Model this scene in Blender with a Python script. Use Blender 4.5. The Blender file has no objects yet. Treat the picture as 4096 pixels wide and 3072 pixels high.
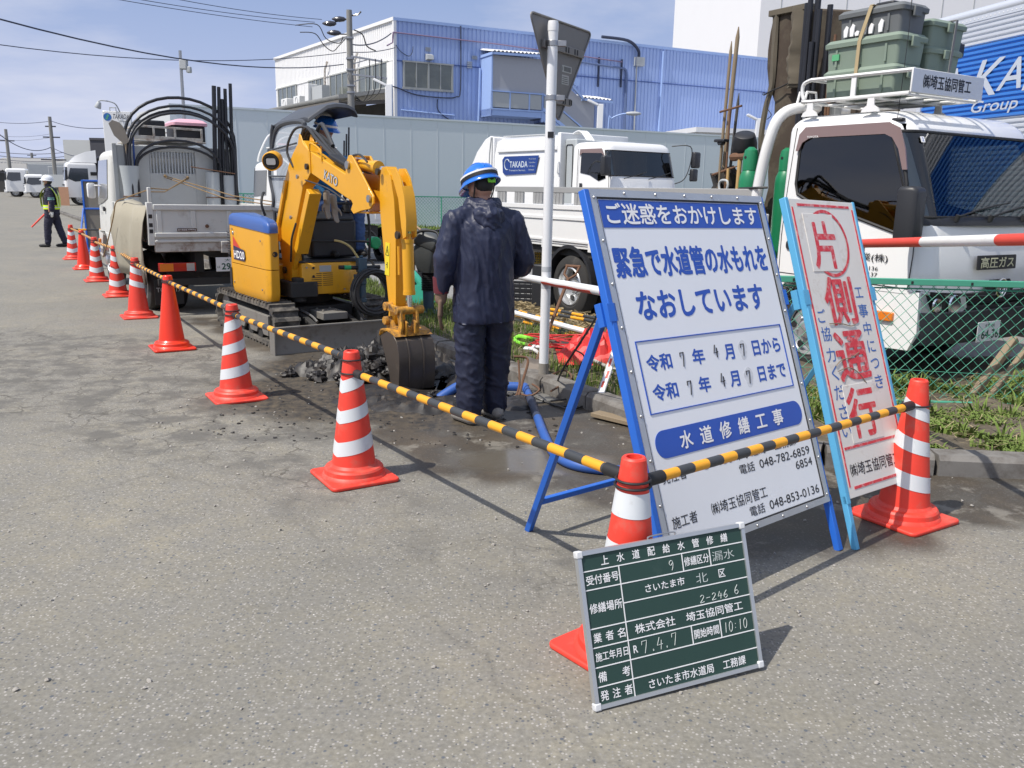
import bpy, bmesh, math, random
from mathutils import Matrix, Vector, noise
R = math.radians
random.seed(7)
sc = bpy.context.scene
col = sc.collection
pit, rol, HC = 0.222585, 0.0196774, 1.53279
F_ = Vector((0, math.cos(pit), -math.sin(pit)))
U0 = Vector((0, math.sin(pit), math.cos(pit)))
R0 = Vector((1, 0, 0))
Rv = R0 * math.cos(rol) + U0 * math.sin(rol)
Uv = -R0 * math.sin(rol) + U0 * math.cos(rol)
cam = bpy.data.cameras.new('camera')
cam.sensor_width = 36.0
cam.lens = 3400 / 4096 * 36
cam.clip_start = 0.05
cam.clip_end = 4000
camo = bpy.data.objects.new('camera', cam)
col.objects.link(camo)
camo.matrix_world = Matrix(((Rv.x, Uv.x, -F_.x, 0), (Rv.y, Uv.y, -F_.y, 0), (Rv.z, Uv.z, -F_.z, HC), (0, 0, 0, 1)))
sc.camera = camo
SUN_EL, SUN_AZ = R(57), math.atan2(-0.53, -0.85)      # azimuth of the sun as an angle from +X
sv = Vector((math.cos(SUN_EL) * math.cos(SUN_AZ), math.cos(SUN_EL) * math.sin(SUN_AZ), math.sin(SUN_EL)))
sl = bpy.data.lights.new('sun', 'SUN')
sl.energy = 4.0
sl.angle = R(0.55)
sl.color = (1.0, 0.945, 0.86)
so = bpy.data.objects.new('sun', sl)
so.rotation_euler = sv.to_track_quat('Z', 'Y').to_euler()
so.location = (-20, -10, 30)
col.objects.link(so)
sc.view_settings.view_transform = 'Standard'
sc.view_settings.look = 'None'
sc.view_settings.gamma = 1
sc.view_settings.exposure = 0.22
w = bpy.data.worlds.new('World')
sc.world = w
w.use_nodes = True
nt = w.node_tree
nt.nodes.clear()
def N(nt, t, **k):
    n = nt.nodes.new(t)
    for a, b in k.items():
        if a.startswith('i_'):
            n.inputs[int(a[2:])].default_value = b
        else:
            setattr(n, a, b)
    return n
def L(nt, a, b, i=0, o=0):
    nt.links.new(a.outputs[o] if not hasattr(a, 'is_linked') else a, b.inputs[i])
out = N(nt, 'ShaderNodeOutputWorld')
bg = N(nt, 'ShaderNodeBackground')
bg.inputs[1].default_value = 0.135
sky = N(nt, 'ShaderNodeTexSky', sky_type='NISHITA', sun_disc=False)
sky.sun_elevation = SUN_EL
sky.sun_rotation = math.atan2(sv.x, sv.y)
sky.air_density = 1.4
sky.dust_density = 2.2
sky.ozone_density = 2.0
tc = N(nt, 'ShaderNodeTexCoord')
sep = N(nt, 'ShaderNodeSeparateXYZ')
L(nt, tc, sep)
zz = N(nt, 'ShaderNodeMath', operation='MAXIMUM'); L(nt, sep, zz, 0, 2); zz.inputs[1].default_value = 0.0
za = N(nt, 'ShaderNodeMath', operation='ADD'); L(nt, zz, za); za.inputs[1].default_value = 0.16
dx = N(nt, 'ShaderNodeMath', operation='DIVIDE'); L(nt, sep, dx, 0, 0); L(nt, za, dx, 1)
dy = N(nt, 'ShaderNodeMath', operation='DIVIDE'); L(nt, sep, dy, 0, 1); L(nt, za, dy, 1)
cb = N(nt, 'ShaderNodeCombineXYZ'); L(nt, dx, cb, 0); L(nt, dy, cb, 1)
mp = N(nt, 'ShaderNodeMapping'); L(nt, cb, mp); mp.inputs['Scale'].default_value = (0.7, 0.8, 1); mp.inputs['Location'].default_value = (3.1, 1.4, 0)
n1 = N(nt, 'ShaderNodeTexNoise'); n1.inputs['Scale'].default_value = 0.9; n1.inputs['Detail'].default_value = 7; n1.inputs['Roughness'].default_value = 0.56
L(nt, mp, n1)
cr = N(nt, 'ShaderNodeValToRGB'); L(nt, n1, cr)
cr.color_ramp.elements[0].position = 0.43; cr.color_ramp.elements[0].color = (0, 0, 0, 1)
cr.color_ramp.elements[1].position = 0.68; cr.color_ramp.elements[1].color = (0.85, 0.85, 0.85, 1)
hz = N(nt, 'ShaderNodeMapRange'); L(nt, zz, hz); hz.inputs[1].default_value = 0.22; hz.inputs[2].default_value = 0.6; hz.inputs[3].default_value = 1; hz.inputs[4].default_value = 0.25
h2 = N(nt, 'ShaderNodeMapRange'); L(nt, zz, h2); h2.inputs[1].default_value = 0.0; h2.inputs[2].default_value = 0.21
low = N(nt, 'ShaderNodeMix', data_type='RGBA'); L(nt, h2, low, 0); low.inputs[6].default_value = (3.7, 4.1, 5.5, 1); low.inputs[7].default_value = (2.0, 2.7, 4.4, 1)
mh = N(nt, 'ShaderNodeMix', data_type='RGBA'); L(nt, hz, mh, 0); L(nt, sky, mh, 6); L(nt, low, mh, 7, 2)
mc = N(nt, 'ShaderNodeMix', data_type='RGBA'); L(nt, cr, mc, 0); L(nt, mh, mc, 6, 2); mc.inputs[7].default_value = (4.9, 5.0, 5.7, 1)
L(nt, mc, bg, 0, 2)
L(nt, bg, out)
MATS = {}
def mat(name, c, rough=.55, metal=0., var=.12, scale=6., bump=0., bscale=None, dirt=None, damt=.45, dscale=3., coat=0., spec=.5, stretch=None, trans=0.):
    if name in MATS: return MATS[name]
    m = bpy.data.materials.new(name); m.use_nodes = True
    t = m.node_tree; b = t.nodes['Principled BSDF']
    b.inputs['Roughness'].default_value = rough; b.inputs['Metallic'].default_value = metal
    b.inputs['Coat Weight'].default_value = coat; b.inputs['Coat Roughness'].default_value = .08
    b.inputs['Specular IOR Level'].default_value = spec
    if trans: b.inputs['Transmission Weight'].default_value = trans
    co = N(t, 'ShaderNodeTexCoord')
    mpn = N(t, 'ShaderNodeMapping'); L(t, co, mpn, 0, 3)
    if stretch: mpn.inputs['Scale'].default_value = stretch
    no = N(t, 'ShaderNodeTexNoise'); no.inputs['Scale'].default_value = scale; no.inputs['Detail'].default_value = 6; no.inputs['Roughness'].default_value = .62
    L(t, mpn, no)
    mx = N(t, 'ShaderNodeMix', data_type='RGBA'); L(t, no, mx, 0)
    mx.inputs[6].default_value = tuple(min(1, x * (1 - var)) for x in c) + (1,)
    mx.inputs[7].default_value = tuple(min(1, x * (1 + var)) for x in c) + (1,)
    last = (mx, 2)
    if dirt:
        n2 = N(t, 'ShaderNodeTexNoise'); n2.inputs['Scale'].default_value = dscale; n2.inputs['Detail'].default_value = 9; n2.inputs['Roughness'].default_value = .7
        L(t, mpn, n2)
        r2 = N(t, 'ShaderNodeValToRGB'); L(t, n2, r2)
        r2.color_ramp.elements[0].position = 1 - damt - .08; r2.color_ramp.elements[1].position = min(1, 1 - damt + .14)
        m2 = N(t, 'ShaderNodeMix', data_type='RGBA'); L(t, r2, m2, 0); L(t, mx, m2, 6, 2); m2.inputs[7].default_value = tuple(dirt) + (1,)
        last = (m2, 2)
    t.links.new(last[0].outputs[last[1]], b.inputs['Base Color'])
    if bump:
        nb = N(t, 'ShaderNodeTexNoise'); nb.inputs['Scale'].default_value = bscale or scale * 6; nb.inputs['Detail'].default_value = 5
        L(t, mpn, nb)
        bp = N(t, 'ShaderNodeBump'); bp.inputs['Strength'].default_value = bump; bp.inputs['Distance'].default_value = .01
        L(t, nb, bp, 2); L(t, bp, b, b.inputs.find('Normal'))
    MATS[name] = m
    return m
WHITE = mat('white_paint', (.78, .78, .76), .35, var=.03, dirt=(.55, .53, .48), damt=.22, dscale=2.2, coat=.35)
WHITEC = mat('clean_white_paint', (.80, .80, .79), .22, var=.02, coat=.5)
DWHITE = mat('dirty_white_paint', (.60, .60, .57), .5, var=.06, dirt=(.27, .23, .18), damt=.36, dscale=3.5)
RUSTW = mat('rusty_white_steel', (.52, .50, .46), .6, var=.1, dirt=(.19, .10, .055), damt=.44, dscale=7)
GREYP = mat('grey_paint', (.42, .44, .45), .5, var=.05, dirt=(.3, .29, .27), damt=.3)
PANELG = mat('light_grey_panel', (.40, .43, .44), .5, var=.04, dirt=(.32, .33, .33), damt=.3, dscale=1.6)
BLACK = mat('black_rubber', (.018, .018, .019), .6, var=.25)
BLKP = mat('black_plastic', (.025, .026, .03), .45, var=.15, dirt=(.09, .085, .08), damt=.25)
DARK = mat('dark_chassis', (.03, .029, .028), .8, var=.3, dirt=(.10, .075, .055), damt=.35, dscale=6)
STEEL = mat('bare_steel', (.42, .42, .42), .38, .9, var=.12, dirt=(.2, .15, .11), damt=.2)
CHROME = mat('chrome', (.82, .83, .85), .12, 1., var=.02)
RUST = mat('rusty_steel', (.16, .085, .05), .8, .2, var=.35, scale=18, bump=.3)
GLASS = mat('dark_glass', (.012, .016, .02), .05, var=.2, coat=1., spec=.8)
GLASSL = mat('daylit_glass', (.42, .55, .54), .12, var=.1, coat=1., spec=.8)  # pale colour stands in for the bright windscreen seen through the cab
ORANGE = mat('amber_lens', (.75, .2, .02), .2, var=.08, coat=.6)
REDL = mat('red_lens', (.45, .02, .015), .2, var=.1, coat=.6)
CLEARL = mat('clear_lens', (.5, .52, .55), .1, .3, var=.15, scale=20, coat=1.)
YEL = mat('machine_yellow', (.72, .35, .012), .45, var=.08, scale=3, dirt=(.36, .19, .05), damt=.33, dscale=6, coat=.15)
BLUEP = mat('blue_hood_paint', (.035, .10, .34), .4, var=.08, coat=.3, dirt=(.10, .15, .3), damt=.25)
HOSE = mat('hydraulic_hose', (.035, .035, .036), .45, var=.2, dirt=(.1, .09, .08), damt=.3)
TRACK = mat('track_rubber', (.055, .052, .048), .85, var=.2, dirt=(.20, .18, .15), damt=.5, dscale=8, bump=.4)
MUDST = mat('muddy_steel', (.23, .22, .20), .65, .3, var=.2, dirt=(.12, .10, .08), damt=.4, dscale=6, bump=.3)
WHT = mat('lettering_white', (.8, .8, .8), .5, var=.03)
BLK = mat('lettering_black', (.02, .02, .022), .5, var=.1)
SBLUE = mat('sign_blue', (.022, .085, .42), .4, var=.06)
SRED = mat('sign_red', (.62, .035, .05), .5, var=.15, dirt=(.66, .42, .40), damt=.42, dscale=30)
SBLUE2 = mat('faded_sign_blue', (.04, .13, .42), .5, var=.1, dirt=(.4, .45, .55), damt=.22, dscale=40)
CONC = mat('kerb_concrete', (.19, .18, .165), .9, var=.25, scale=9, dirt=(.075, .062, .05), damt=.5, dscale=4, bump=.6, bscale=60)
MW = {}
def tag(o, label=None, cat=None, group=None, kind=None):
    if label: o['label'] = label
    if cat: o['category'] = cat
    if group: o['group'] = group
    if kind: o['kind'] = kind
    return o
def thing(name, label, cat, loc=(0, 0, 0), rz=0., group=None, M=None):
    o = bpy.data.objects.new(name, None); col.objects.link(o)
    o.empty_display_size = .2
    M = M or (Matrix.Translation(Vector(loc)) @ Matrix.Rotation(rz, 4, 'Z'))
    o.matrix_world = M
    MW[o.name] = M.copy()
    return tag(o, label, cat, group)
def copy_tree(o, parent=None):
    c = o.copy(); col.objects.link(c)
    if parent: c.parent = parent
    for ch in list(o.children): copy_tree(ch, c)
    return c
def V(*a): return Vector(a)
def catmull(P, k=6, closed=False):
    P = [Vector(p) for p in P]; n = len(P); o = []
    for i in range(n if closed else n - 1):
        if closed: a, b, c, d = P[(i - 1) % n], P[i], P[(i + 1) % n], P[(i + 2) % n]
        else: a, b, c, d = P[max(i - 1, 0)], P[i], P[i + 1], P[min(i + 2, n - 1)]
        for j in range(k):
            t = j / k
            o.append(.5 * ((2 * b) + (c - a) * t + (2 * a - 5 * b + 4 * c - d) * t * t + (3 * b - a - 3 * c + d) * t ** 3))
    if not closed: o.append(P[-1])
    return o
FONT = {}
def glyphs(s, off):
    key = (s, off)
    if key in FONT: return FONT[key]
    c = bpy.data.curves.new('t', 'FONT'); c.body = s; c.offset = min(off, 0); c.resolution_u = 3
    o = bpy.data.objects.new('t', c)
    me = bpy.data.meshes.new_from_object(o)
    vs = [v.co.copy() for v in me.vertices]; fs = [tuple(p.vertices) for p in me.polygons]
    bpy.data.objects.remove(o); bpy.data.curves.remove(c); bpy.data.meshes.remove(me)
    FONT[key] = (vs, fs)
    return FONT[key]
class MB:
    def __init__(s, M=None): s.bm = bmesh.new(); s.M = M
    def pt(s, p):
        p = Vector(p)
        return s.M @ p if s.M else p
    def add(s, vs, fs, m=0):
        b = [s.bm.verts.new(s.pt(v)) for v in vs]
        for f in fs:
            try:
                q = s.bm.faces.new([b[i] for i in f]); q.material_index = m
            except ValueError: pass
        return s
    def box(s, x0, x1, y0, y1, z0, z1, m=0, T=None):
        v = [V(x, y, z) for z in (z0, z1) for y in (y0, y1) for x in (x0, x1)]
        if T: v = [T @ p for p in v]
        return s.add(v, [(0, 2, 3, 1), (4, 5, 7, 6), (0, 1, 5, 4), (2, 6, 7, 3), (0, 4, 6, 2), (1, 3, 7, 5)], m)
    def bar(s, p, q, w, h, up=(0, 0, 1), m=0):
        p = Vector(p); q = Vector(q); d = (q - p); l = d.length; d.normalize()
        r = d.cross(Vector(up)); r = r.normalized() if r.length > 1e-4 else V(1, 0, 0)
        u = r.cross(d)
        T = Matrix(((r.x, d.x, u.x, p.x), (r.y, d.y, u.y, p.y), (r.z, d.z, u.z, p.z), (0, 0, 0, 1)))
        return s.box(-w / 2, w / 2, 0, l, -h / 2, h / 2, m, T)
    def tube(s, P, r, n=8, m=0, closed=False, ms=None, caps=True):
        P = [Vector(p) for p in P]; k = len(P)
        rr = r if isinstance(r, (list, tuple)) else [r] * k
        t0 = (P[1] - P[0]).normalized()
        a = t0.cross(V(0, 0, 1)); a = a.normalized() if a.length > 1e-3 else V(1, 0, 0)
        rings = []
        for i in range(k):
            if closed: t = P[(i + 1) % k] - P[i - 1]
            else: t = P[min(i + 1, k - 1)] - P[max(i - 1, 0)]
            t.normalize()
            a = (a - t * a.dot(t)).normalized(); b = t.cross(a)
            rings.append([s.bm.verts.new(s.pt(P[i] + (a * math.cos(2 * math.pi * j / n) + b * math.sin(2 * math.pi * j / n)) * rr[i])) for j in range(n)])
        for i in range(k if closed else k - 1):
            A, B = rings[i], rings[(i + 1) % k]
            for j in range(n):
                f = s.bm.faces.new((A[j], A[(j + 1) % n], B[(j + 1) % n], B[j])); f.material_index = ms[i] if ms else m
        if caps and not closed:
            f = s.bm.faces.new(rings[0][::-1]); f.material_index = ms[0] if ms else m
            f = s.bm.faces.new(rings[-1]); f.material_index = ms[-1] if ms else m
        return s
    def cyl(s, p, q, r, r2=None, n=16, m=0):
        return s.tube([p, q], [r, r if r2 is None else r2], n, m)
    def ring(s, c, R1, r, ax=(0, 0, 1), n=24, k=8, m=0, a0=0., a1=None):
        ax = Vector(ax).normalized(); a = ax.cross(V(1, 0, 0)); a = a.normalized() if a.length > .1 else V(0, 1, 0); b = ax.cross(a); c = Vector(c)
        if a1 is None: return s.tube([c + (a * math.cos(2 * math.pi * i / n) + b * math.sin(2 * math.pi * i / n)) * R1 for i in range(n)], r, k, m, closed=True)
        return s.tube([c + (a * math.cos(a0 + (a1 - a0) * i / n) + b * math.sin(a0 + (a1 - a0) * i / n)) * R1 for i in range(n + 1)], r, k, m)
    def prism(s, poly, y0, y1, m=0, pl='xz', T=None):
        n = len(poly)
        f = {'xz': lambda a, b, c: V(a, c, b), 'xy': lambda a, b, c: V(a, b, c), 'yz': lambda a, b, c: V(c, a, b)}[pl]
        v = [f(a, b, y0) for a, b in poly] + [f(a, b, y1) for a, b in poly]
        if T: v = [T @ p for p in v]
        return s.add(v, [tuple(range(n - 1, -1, -1)), tuple(range(n, 2 * n))] + [(i, (i + 1) % n, n + (i + 1) % n, n + i) for i in range(n)], m)
    def lathe(s, prof, c=(0, 0, 0), n=24, m=0, ax='z', cap=True):
        c = Vector(c); rings = []
        for r, h in prof:
            q = []
            for j in range(n):
                a = 2 * math.pi * j / n
                x, y = r * math.cos(a), r * math.sin(a)
                q.append(c + (V(x, y, h) if ax == 'z' else V(x, h, y) if ax == 'y' else V(h, x, y)))
            rings.append([s.bm.verts.new(s.pt(p)) for p in q])
        for A, B in zip(rings, rings[1:]):
            for j in range(n):
                f = s.bm.faces.new((A[j], A[(j + 1) % n], B[(j + 1) % n], B[j])); f.material_index = m
        if cap:
            for q in (rings[0], rings[-1]):
                f = s.bm.faces.new(q); f.material_index = m
        return s
    def loft(s, rings, m=0, cap=True, closed=True):
        B = [[s.bm.verts.new(s.pt(p)) for p in r] for r in rings]; n = len(B[0])
        for a, b in zip(B, B[1:]):
            for j in range(n if closed else n - 1):
                f = s.bm.faces.new((a[j], a[(j + 1) % n], b[(j + 1) % n], b[j])); f.material_index = m
        if cap:
            for q in (B[0], B[-1]):
                f = s.bm.faces.new(q); f.material_index = m
        return s
    def ell(s, c, rx, ry=None, rz=None, n=16, k=10, m=0, T=None):
        ry = ry or rx; rz = rz or rx; c = Vector(c)
        vs = []; fs = []
        for i in range(k + 1):
            th = math.pi * i / k
            for j in range(n):
                ph = 2 * math.pi * j / n
                p = V(rx * math.sin(th) * math.cos(ph), ry * math.sin(th) * math.sin(ph), rz * math.cos(th))
                vs.append(c + (T @ p if T else p))
        for i in range(k):
            for j in range(n):
                fs.append((i * n + j, (i + 1) * n + j, (i + 1) * n + (j + 1) % n, i * n + (j + 1) % n))
        return s.add(vs, fs, m)
    def text(s, t, x0, x1, yc, h, m=0, off=.0, T=None, eps=.002, keep=False, vertical=False):
        vs, fs = glyphs(t, off)
        if not vs: return s
        ax = min(v.x for v in vs); bx = max(v.x for v in vs); ay = min(v.y for v in vs); by = max(v.y for v in vs)
        sx = (x1 - x0) / (bx - ax); sy = h / (by - ay)
        if keep: sy = sx
        r = abs(off) * sy * .62 if off > 0 else 0       # heavier strokes: the glyph laid down several times round a small circle
        for k_ in range(8 if r else 1):
            ox, oz = (r * math.cos(k_ * math.pi / 4), r * math.sin(k_ * math.pi / 4)) if r else (0, 0)
            o = [V(x0 + r + (v.x - ax) * sx * (1 - 2 * r / (x1 - x0)) + ox, -min(eps, .0009) - (eps > .0045) * .0025 - (eps > .1) * (eps - .0045) - k_ * .00003, yc + (v.y - (ay + by) / 2) * sy * (1 - 2 * r / h) + oz) for v in vs]
            if T: o = [T @ p for p in o]
            s.add(o, fs, m)
        return s
    def build(s, name, mats, parent=None, world=False, smooth=35, bevel=0., bseg=2, sub=0, recalc=True, **tg):
        bm = s.bm
        if world and parent is not None: bm.transform(MW[parent.name].inverted())
        bmesh.ops.remove_doubles(bm, verts=bm.verts, dist=1e-5)
        if recalc: bmesh.ops.recalc_face_normals(bm, faces=bm.faces)
        me = bpy.data.meshes.new(name); bm.to_mesh(me); bm.free()
        for x in (mats if isinstance(mats, (list, tuple)) else [mats]): me.materials.append(x)
        if smooth:
            me.polygons.foreach_set('use_smooth', [True] * len(me.polygons))
            me.set_sharp_from_angle(angle=R(smooth))
        o = bpy.data.objects.new(name, me); col.objects.link(o)
        if parent: o.parent = parent; MW[o.name] = MW.get(parent.name, Matrix.Identity(4)).copy()
        else: MW[o.name] = Matrix.Identity(4)
        if bevel:
            b = o.modifiers.new('bevel', 'BEVEL'); b.width = bevel; b.segments = bseg; b.limit_method = 'ANGLE'; b.angle_limit = R(40); b.harden_normals = False
        if sub:
            b = o.modifiers.new('sub', 'SUBSURF'); b.levels = sub; b.render_levels = sub
        tag(o, **tg)
        return o
def rod(name, m, parent, p, q, r, n=10, **k): return MB().cyl(p, q, r, n=n).build(name, m, parent, **k)
def rrect(x0, x1, y0, y1, r, k=4):
    o = []
    for cx, cy, a0 in ((x1 - r, y1 - r, 0), (x0 + r, y1 - r, 90), (x0 + r, y0 + r, 180), (x1 - r, y0 + r, 270)):
        for i in range(k + 1):
            a = R(a0 + 90 * i / k); o.append((cx + r * math.cos(a), cy + r * math.sin(a)))
    return o
RD = V(-.53, .848, 0).normalized()          # along the road, away from the camera
RN = V(.848, .53, 0).normalized()           # across it, to the right
def road(u, v, z=0): return RD * u + RN * v + V(0, 0, z)
def inpoly(x, y, P):
    c = False; j = len(P) - 1
    for i in range(len(P)):
        if (P[i][1] > y) != (P[j][1] > y) and x < (P[j][0] - P[i][0]) * (y - P[i][1]) / (P[j][1] - P[i][1]) + P[i][0]: c = not c
        j = i
    return c
def dpoly(x, y, P, closed=True):
    d = 1e9
    for i in range(len(P) if closed else len(P) - 1):
        ax, ay = P[i]; bx, by = P[(i + 1) % len(P)]
        t = max(0, min(1, ((x - ax) * (bx - ax) + (y - ay) * (by - ay)) / ((bx - ax) ** 2 + (by - ay) ** 2 + 1e-9)))
        d = min(d, math.hypot(x - ax - t * (bx - ax), y - ay - t * (by - ay)))
    return d
def nz(x, y, z=0, s=1.): return noise.noise(V(x * s, y * s, z))
def PX(x, y, Y):            # a point of the place from where it shows in a 2212 px wide photograph and its depth Y
    d = F_ + Rv * ((x * 4096 / 2212 - 2048) / 3400) - Uv * ((y * 4096 / 2212 - 1536) / 3400)
    return V(0, 0, HC) + d * (Y / d.y)
def GX(x, y, z=0.):
    d = F_ + Rv * ((x * 4096 / 2212 - 2048) / 3400) - Uv * ((y * 4096 / 2212 - 1536) / 3400)
    return V(0, 0, HC) + d * ((z - HC) / d.z)
# ================================================================= GROUND
KERB = [tuple(road(u, 3.72)[:2]) for u in (60, 40, 25, 15, 10, 8, 6.8, 5.6, 4.9)] + [(.98, 5.42), (1.35, 5.05), (1.85, 4.82), (2.5, 4.70), (3.3, 4.66), (5, 4.70), (9, 5.0), (16, 5.6)]
WET = [(-3.9, 9.9), (-2.6, 8.3), (-1.75, 7.0), (-1.35, 6.0), (-.85, 5.05), (-.5, 4.45), (.05, 4.3), (.45, 3.95), (1.05, 3.42), (1.6, 3.45), (2.15, 3.75), (3.2, 4.3), (6, 5.5), (3.5, 6), (.8, 6.3), (-.3, 7.6), (-1.5, 9.6), (-2.6, 11.6)]
CRK = [(-5.6, 9.0), (-2.6, 8.5), (-.5, 4.5), (-.7, 3.7), (.4, 3.3), (-.2, 3.3), (-1.4, 4.4), (-3.0, 5.2), (-5.0, 6.6)]
TR0, TR1 = V(-1.15, 7.15, 0), V(.02, 5.95, 0)     # the dug hole along the kerb
HOLE = [(-1.22, 7.28), (-.86, 7.52), (-.32, 6.72), (.06, 6.32), (.02, 6.02), (-.32, 5.98), (-.8, 6.3)]
def spaced(lo, hi, a, b, st):
    o = []; x = a
    while x <= b + 1e-6: o.append(x); x += st
    x, d = a, st
    while x > lo: d *= 1.35; x -= d; o.insert(0, x)
    x, d = o[-1], st
    while x < hi: d *= 1.35; x += d; o.append(x)
    return o
xs = spaced(-1500, 1500, -5.2, 3.6, .055); ys = spaced(-400, 2500, 1.6, 11.0, .055)
bm = bmesh.new()
lay = bm.loops.layers.color.new('zones') if False else None
vv = []; att = []
for y in ys:
    row = []
    for x in xs:
        z = 0.; wet = 0.; mud = 0.; crk = 0.; sand = 0.
        if -8 < x < 9 and 0 < y < 16:
            z += .006 * nz(x, y, 0, .7)
            e = .16 * nz(x, y, 3, 2.1) + .09 * nz(x, y, 8, 6)
            d = dpoly(x, y, WET); i = inpoly(x, y, WET)
            wet = max(0, min(1, .5 + ((d if i else -d) + e) / .16))
            d = dpoly(x, y, CRK); i = inpoly(x, y, CRK)
            crk = max(0, min(1, .5 + ((d if i else -d) + 2 * e) / .5))
            dm = math.hypot((x + .95) / 1.25, (y - 6.75) / 1.3)
            mud = max(0, min(1, (1.25 - dm + 1.2 * e) / .35))
            d = dpoly(x, y, HOLE); i = inpoly(x, y, HOLE)
            if i: z -= min(.42, d * 2.6) * (1 + .3 * nz(x, y, 1, 7)); mud = 1
            z += .035 * mud * max(0, nz(x, y, 5, 6) + .25 * nz(x, y, 9, 22)) * (0 if i else 1)
            sand = max(0, min(1, (1 - math.hypot((x - .15) / .55, (y - 4.72) / .28) + e * 1.5) / .35))
        row.append(bm.verts.new((x, y, z))); att.append((wet, mud, crk, sand))
    vv.append(row)
for j in range(len(ys) - 1):
    for i in range(len(xs) - 1):
        bm.faces.new((vv[j][i], vv[j][i + 1], vv[j + 1][i + 1], vv[j + 1][i])).smooth = True
me = bpy.data.meshes.new('road'); bm.to_mesh(me); bm.free()
ca = me.color_attributes.new('zones', 'FLOAT_COLOR', 'POINT')
ca.data.foreach_set('color', [c for a in att for c in a])
gro = bpy.data.objects.new('asphalt_road', me); col.objects.link(gro); tag(gro, kind='structure')
m = bpy.data.materials.new('asphalt'); m.use_nodes = True; t = m.node_tree; b = t.nodes['Principled BSDF']
co = N(t, 'ShaderNodeTexCoord')
def noisen(t, src, scale, det=4, rough=.6, o=3):
    n = N(t, 'ShaderNodeTexNoise'); n.inputs['Scale'].default_value = scale; n.inputs['Detail'].default_value = det; n.inputs['Roughness'].default_value = rough
    L(t, src, n, 0, o); return n
def ramp(t, src, p0, p1, c0=(0, 0, 0, 1), c1=(1, 1, 1, 1), o=0):
    r = N(t, 'ShaderNodeValToRGB'); L(t, src, r, 0, o); e = r.color_ramp.elements
    e[0].position = p0; e[1].position = p1; e[0].color = c0; e[1].color = c1; return r
def mixc(t, f, a, b, fo=0, ao=2, bo=2, bt='MIX'):
    x = N(t, 'ShaderNodeMix', data_type='RGBA', blend_type=bt)
    if isinstance(f, (int, float)): x.inputs[0].default_value = f
    else: L(t, f, x, 0, fo)
    for k, s_, o_ in ((6, a, ao), (7, b, bo)):
        if isinstance(s_, tuple): x.inputs[k].default_value = s_
        else: L(t, s_, x, k, o_)
    return x
def math_(t, op, a, b=None, ao=0, bo=0):
    x = N(t, 'ShaderNodeMath', operation=op)
    for k, s_, o_ in ((0, a, ao), (1, b, bo)):
        if s_ is None: continue
        if isinstance(s_, (int, float)): x.inputs[k].default_value = s_
        else: L(t, s_, x, k, o_)
    return x
big = noisen(t, co, .7, 6)
mid = noisen(t, co, 5, 5, .7)
fine = noisen(t, co, 55, 3, .7)
base = mixc(t, ramp(t, big, .35, .68), (.172, .164, .140, 1), (.272, .248, .190, 1))
base = mixc(t, ramp(t, mid, .35, .7), base, (.20, .192, .17, 1)); base.inputs[0].default_value = .3
base = mixc(t, math_(t, 'MULTIPLY', ramp(t, mid, .35, .7), .4), base, (.20, .19, .165, 1))
vo = N(t, 'ShaderNodeTexVoronoi', feature='F1'); vo.inputs['Scale'].default_value = 88; vo.inputs['Randomness'].default_value = 1.; L(t, co, vo, 0, 3)
st = N(t, 'ShaderNodeSeparateColor'); L(t, vo, st, 0, 1)
stone = mixc(t, ramp(t, st, .25, .9), (.40, .38, .35, 1), (.075, .08, .09, 1))
isst = math_(t, 'MULTIPLY', ramp(t, vo, .30, .42, (1, 1, 1, 1), (0, 0, 0, 1)), ramp(t, st, .40, .50, o=1))
base = mixc(t, math_(t, 'MULTIPLY', isst, .8), base, stone)
vo3 = N(t, 'ShaderNodeTexVoronoi', feature='F1'); vo3.inputs['Scale'].default_value = 36; L(t, co, vo3, 0, 3)
st3 = N(t, 'ShaderNodeSeparateColor'); L(t, vo3, st3, 0, 1)
peb = math_(t, 'MULTIPLY', ramp(t, vo3, .17, .26, (1, 1, 1, 1), (0, 0, 0, 1)), ramp(t, st3, .80, .85))
base = mixc(t, peb, base, (.10, .11, .125, 1))
whit = math_(t, 'MULTIPLY', ramp(t, vo3, .09, .14, (1, 1, 1, 1), (0, 0, 0, 1)), ramp(t, st3, .985, .99, o=1))
base = mixc(t, whit, base, (.62, .60, .55, 1))
base = mixc(t, .55, base, ramp(t, fine, .3, .72, (.58, .58, .58, 1), (1.36, 1.36, 1.36, 1)), bo=0, bt='MULTIPLY')
sta = noisen(t, co, 1.7, 8, .72)
base = mixc(t, math_(t, 'MULTIPLY', ramp(t, sta, .56, .68), .4), base, (.13, .125, .115, 1))
at = N(t, 'ShaderNodeAttribute', attribute_name='zones'); sa = N(t, 'ShaderNodeSeparateColor'); L(t, at, sa)
wob = N(t, 'ShaderNodeMix', data_type='VECTOR'); wob.inputs[0].default_value = .22
L(t, co, wob, 4, 3); nw = noisen(t, co, 3.2, 5); L(t, nw, wob, 5, 1)
vc = N(t, 'ShaderNodeTexVoronoi', feature='DISTANCE_TO_EDGE'); vc.inputs['Scale'].default_value = 5.5; L(t, wob, vc, 0, 1)
ck = ramp(t, vc, .006, .040, (1, 1, 1, 1), (0, 0, 0, 1))
ckb = noisen(t, co, 2.6, 3)
ckm = math_(t, 'MULTIPLY', math_(t, 'MULTIPLY', ck, ramp(t, ckb, .42, .54)), sa, bo=2)
vd = N(t, 'ShaderNodeTexVoronoi', feature='DISTANCE_TO_EDGE'); vd.inputs['Scale'].default_value = .42; L(t, wob, vd, 0, 1)
ck2 = math_(t, 'MULTIPLY', ramp(t, vd, .0012, .0045, (1, 1, 1, 1), (0, 0, 0, 1)), ramp(t, big, .42, .55))
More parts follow.
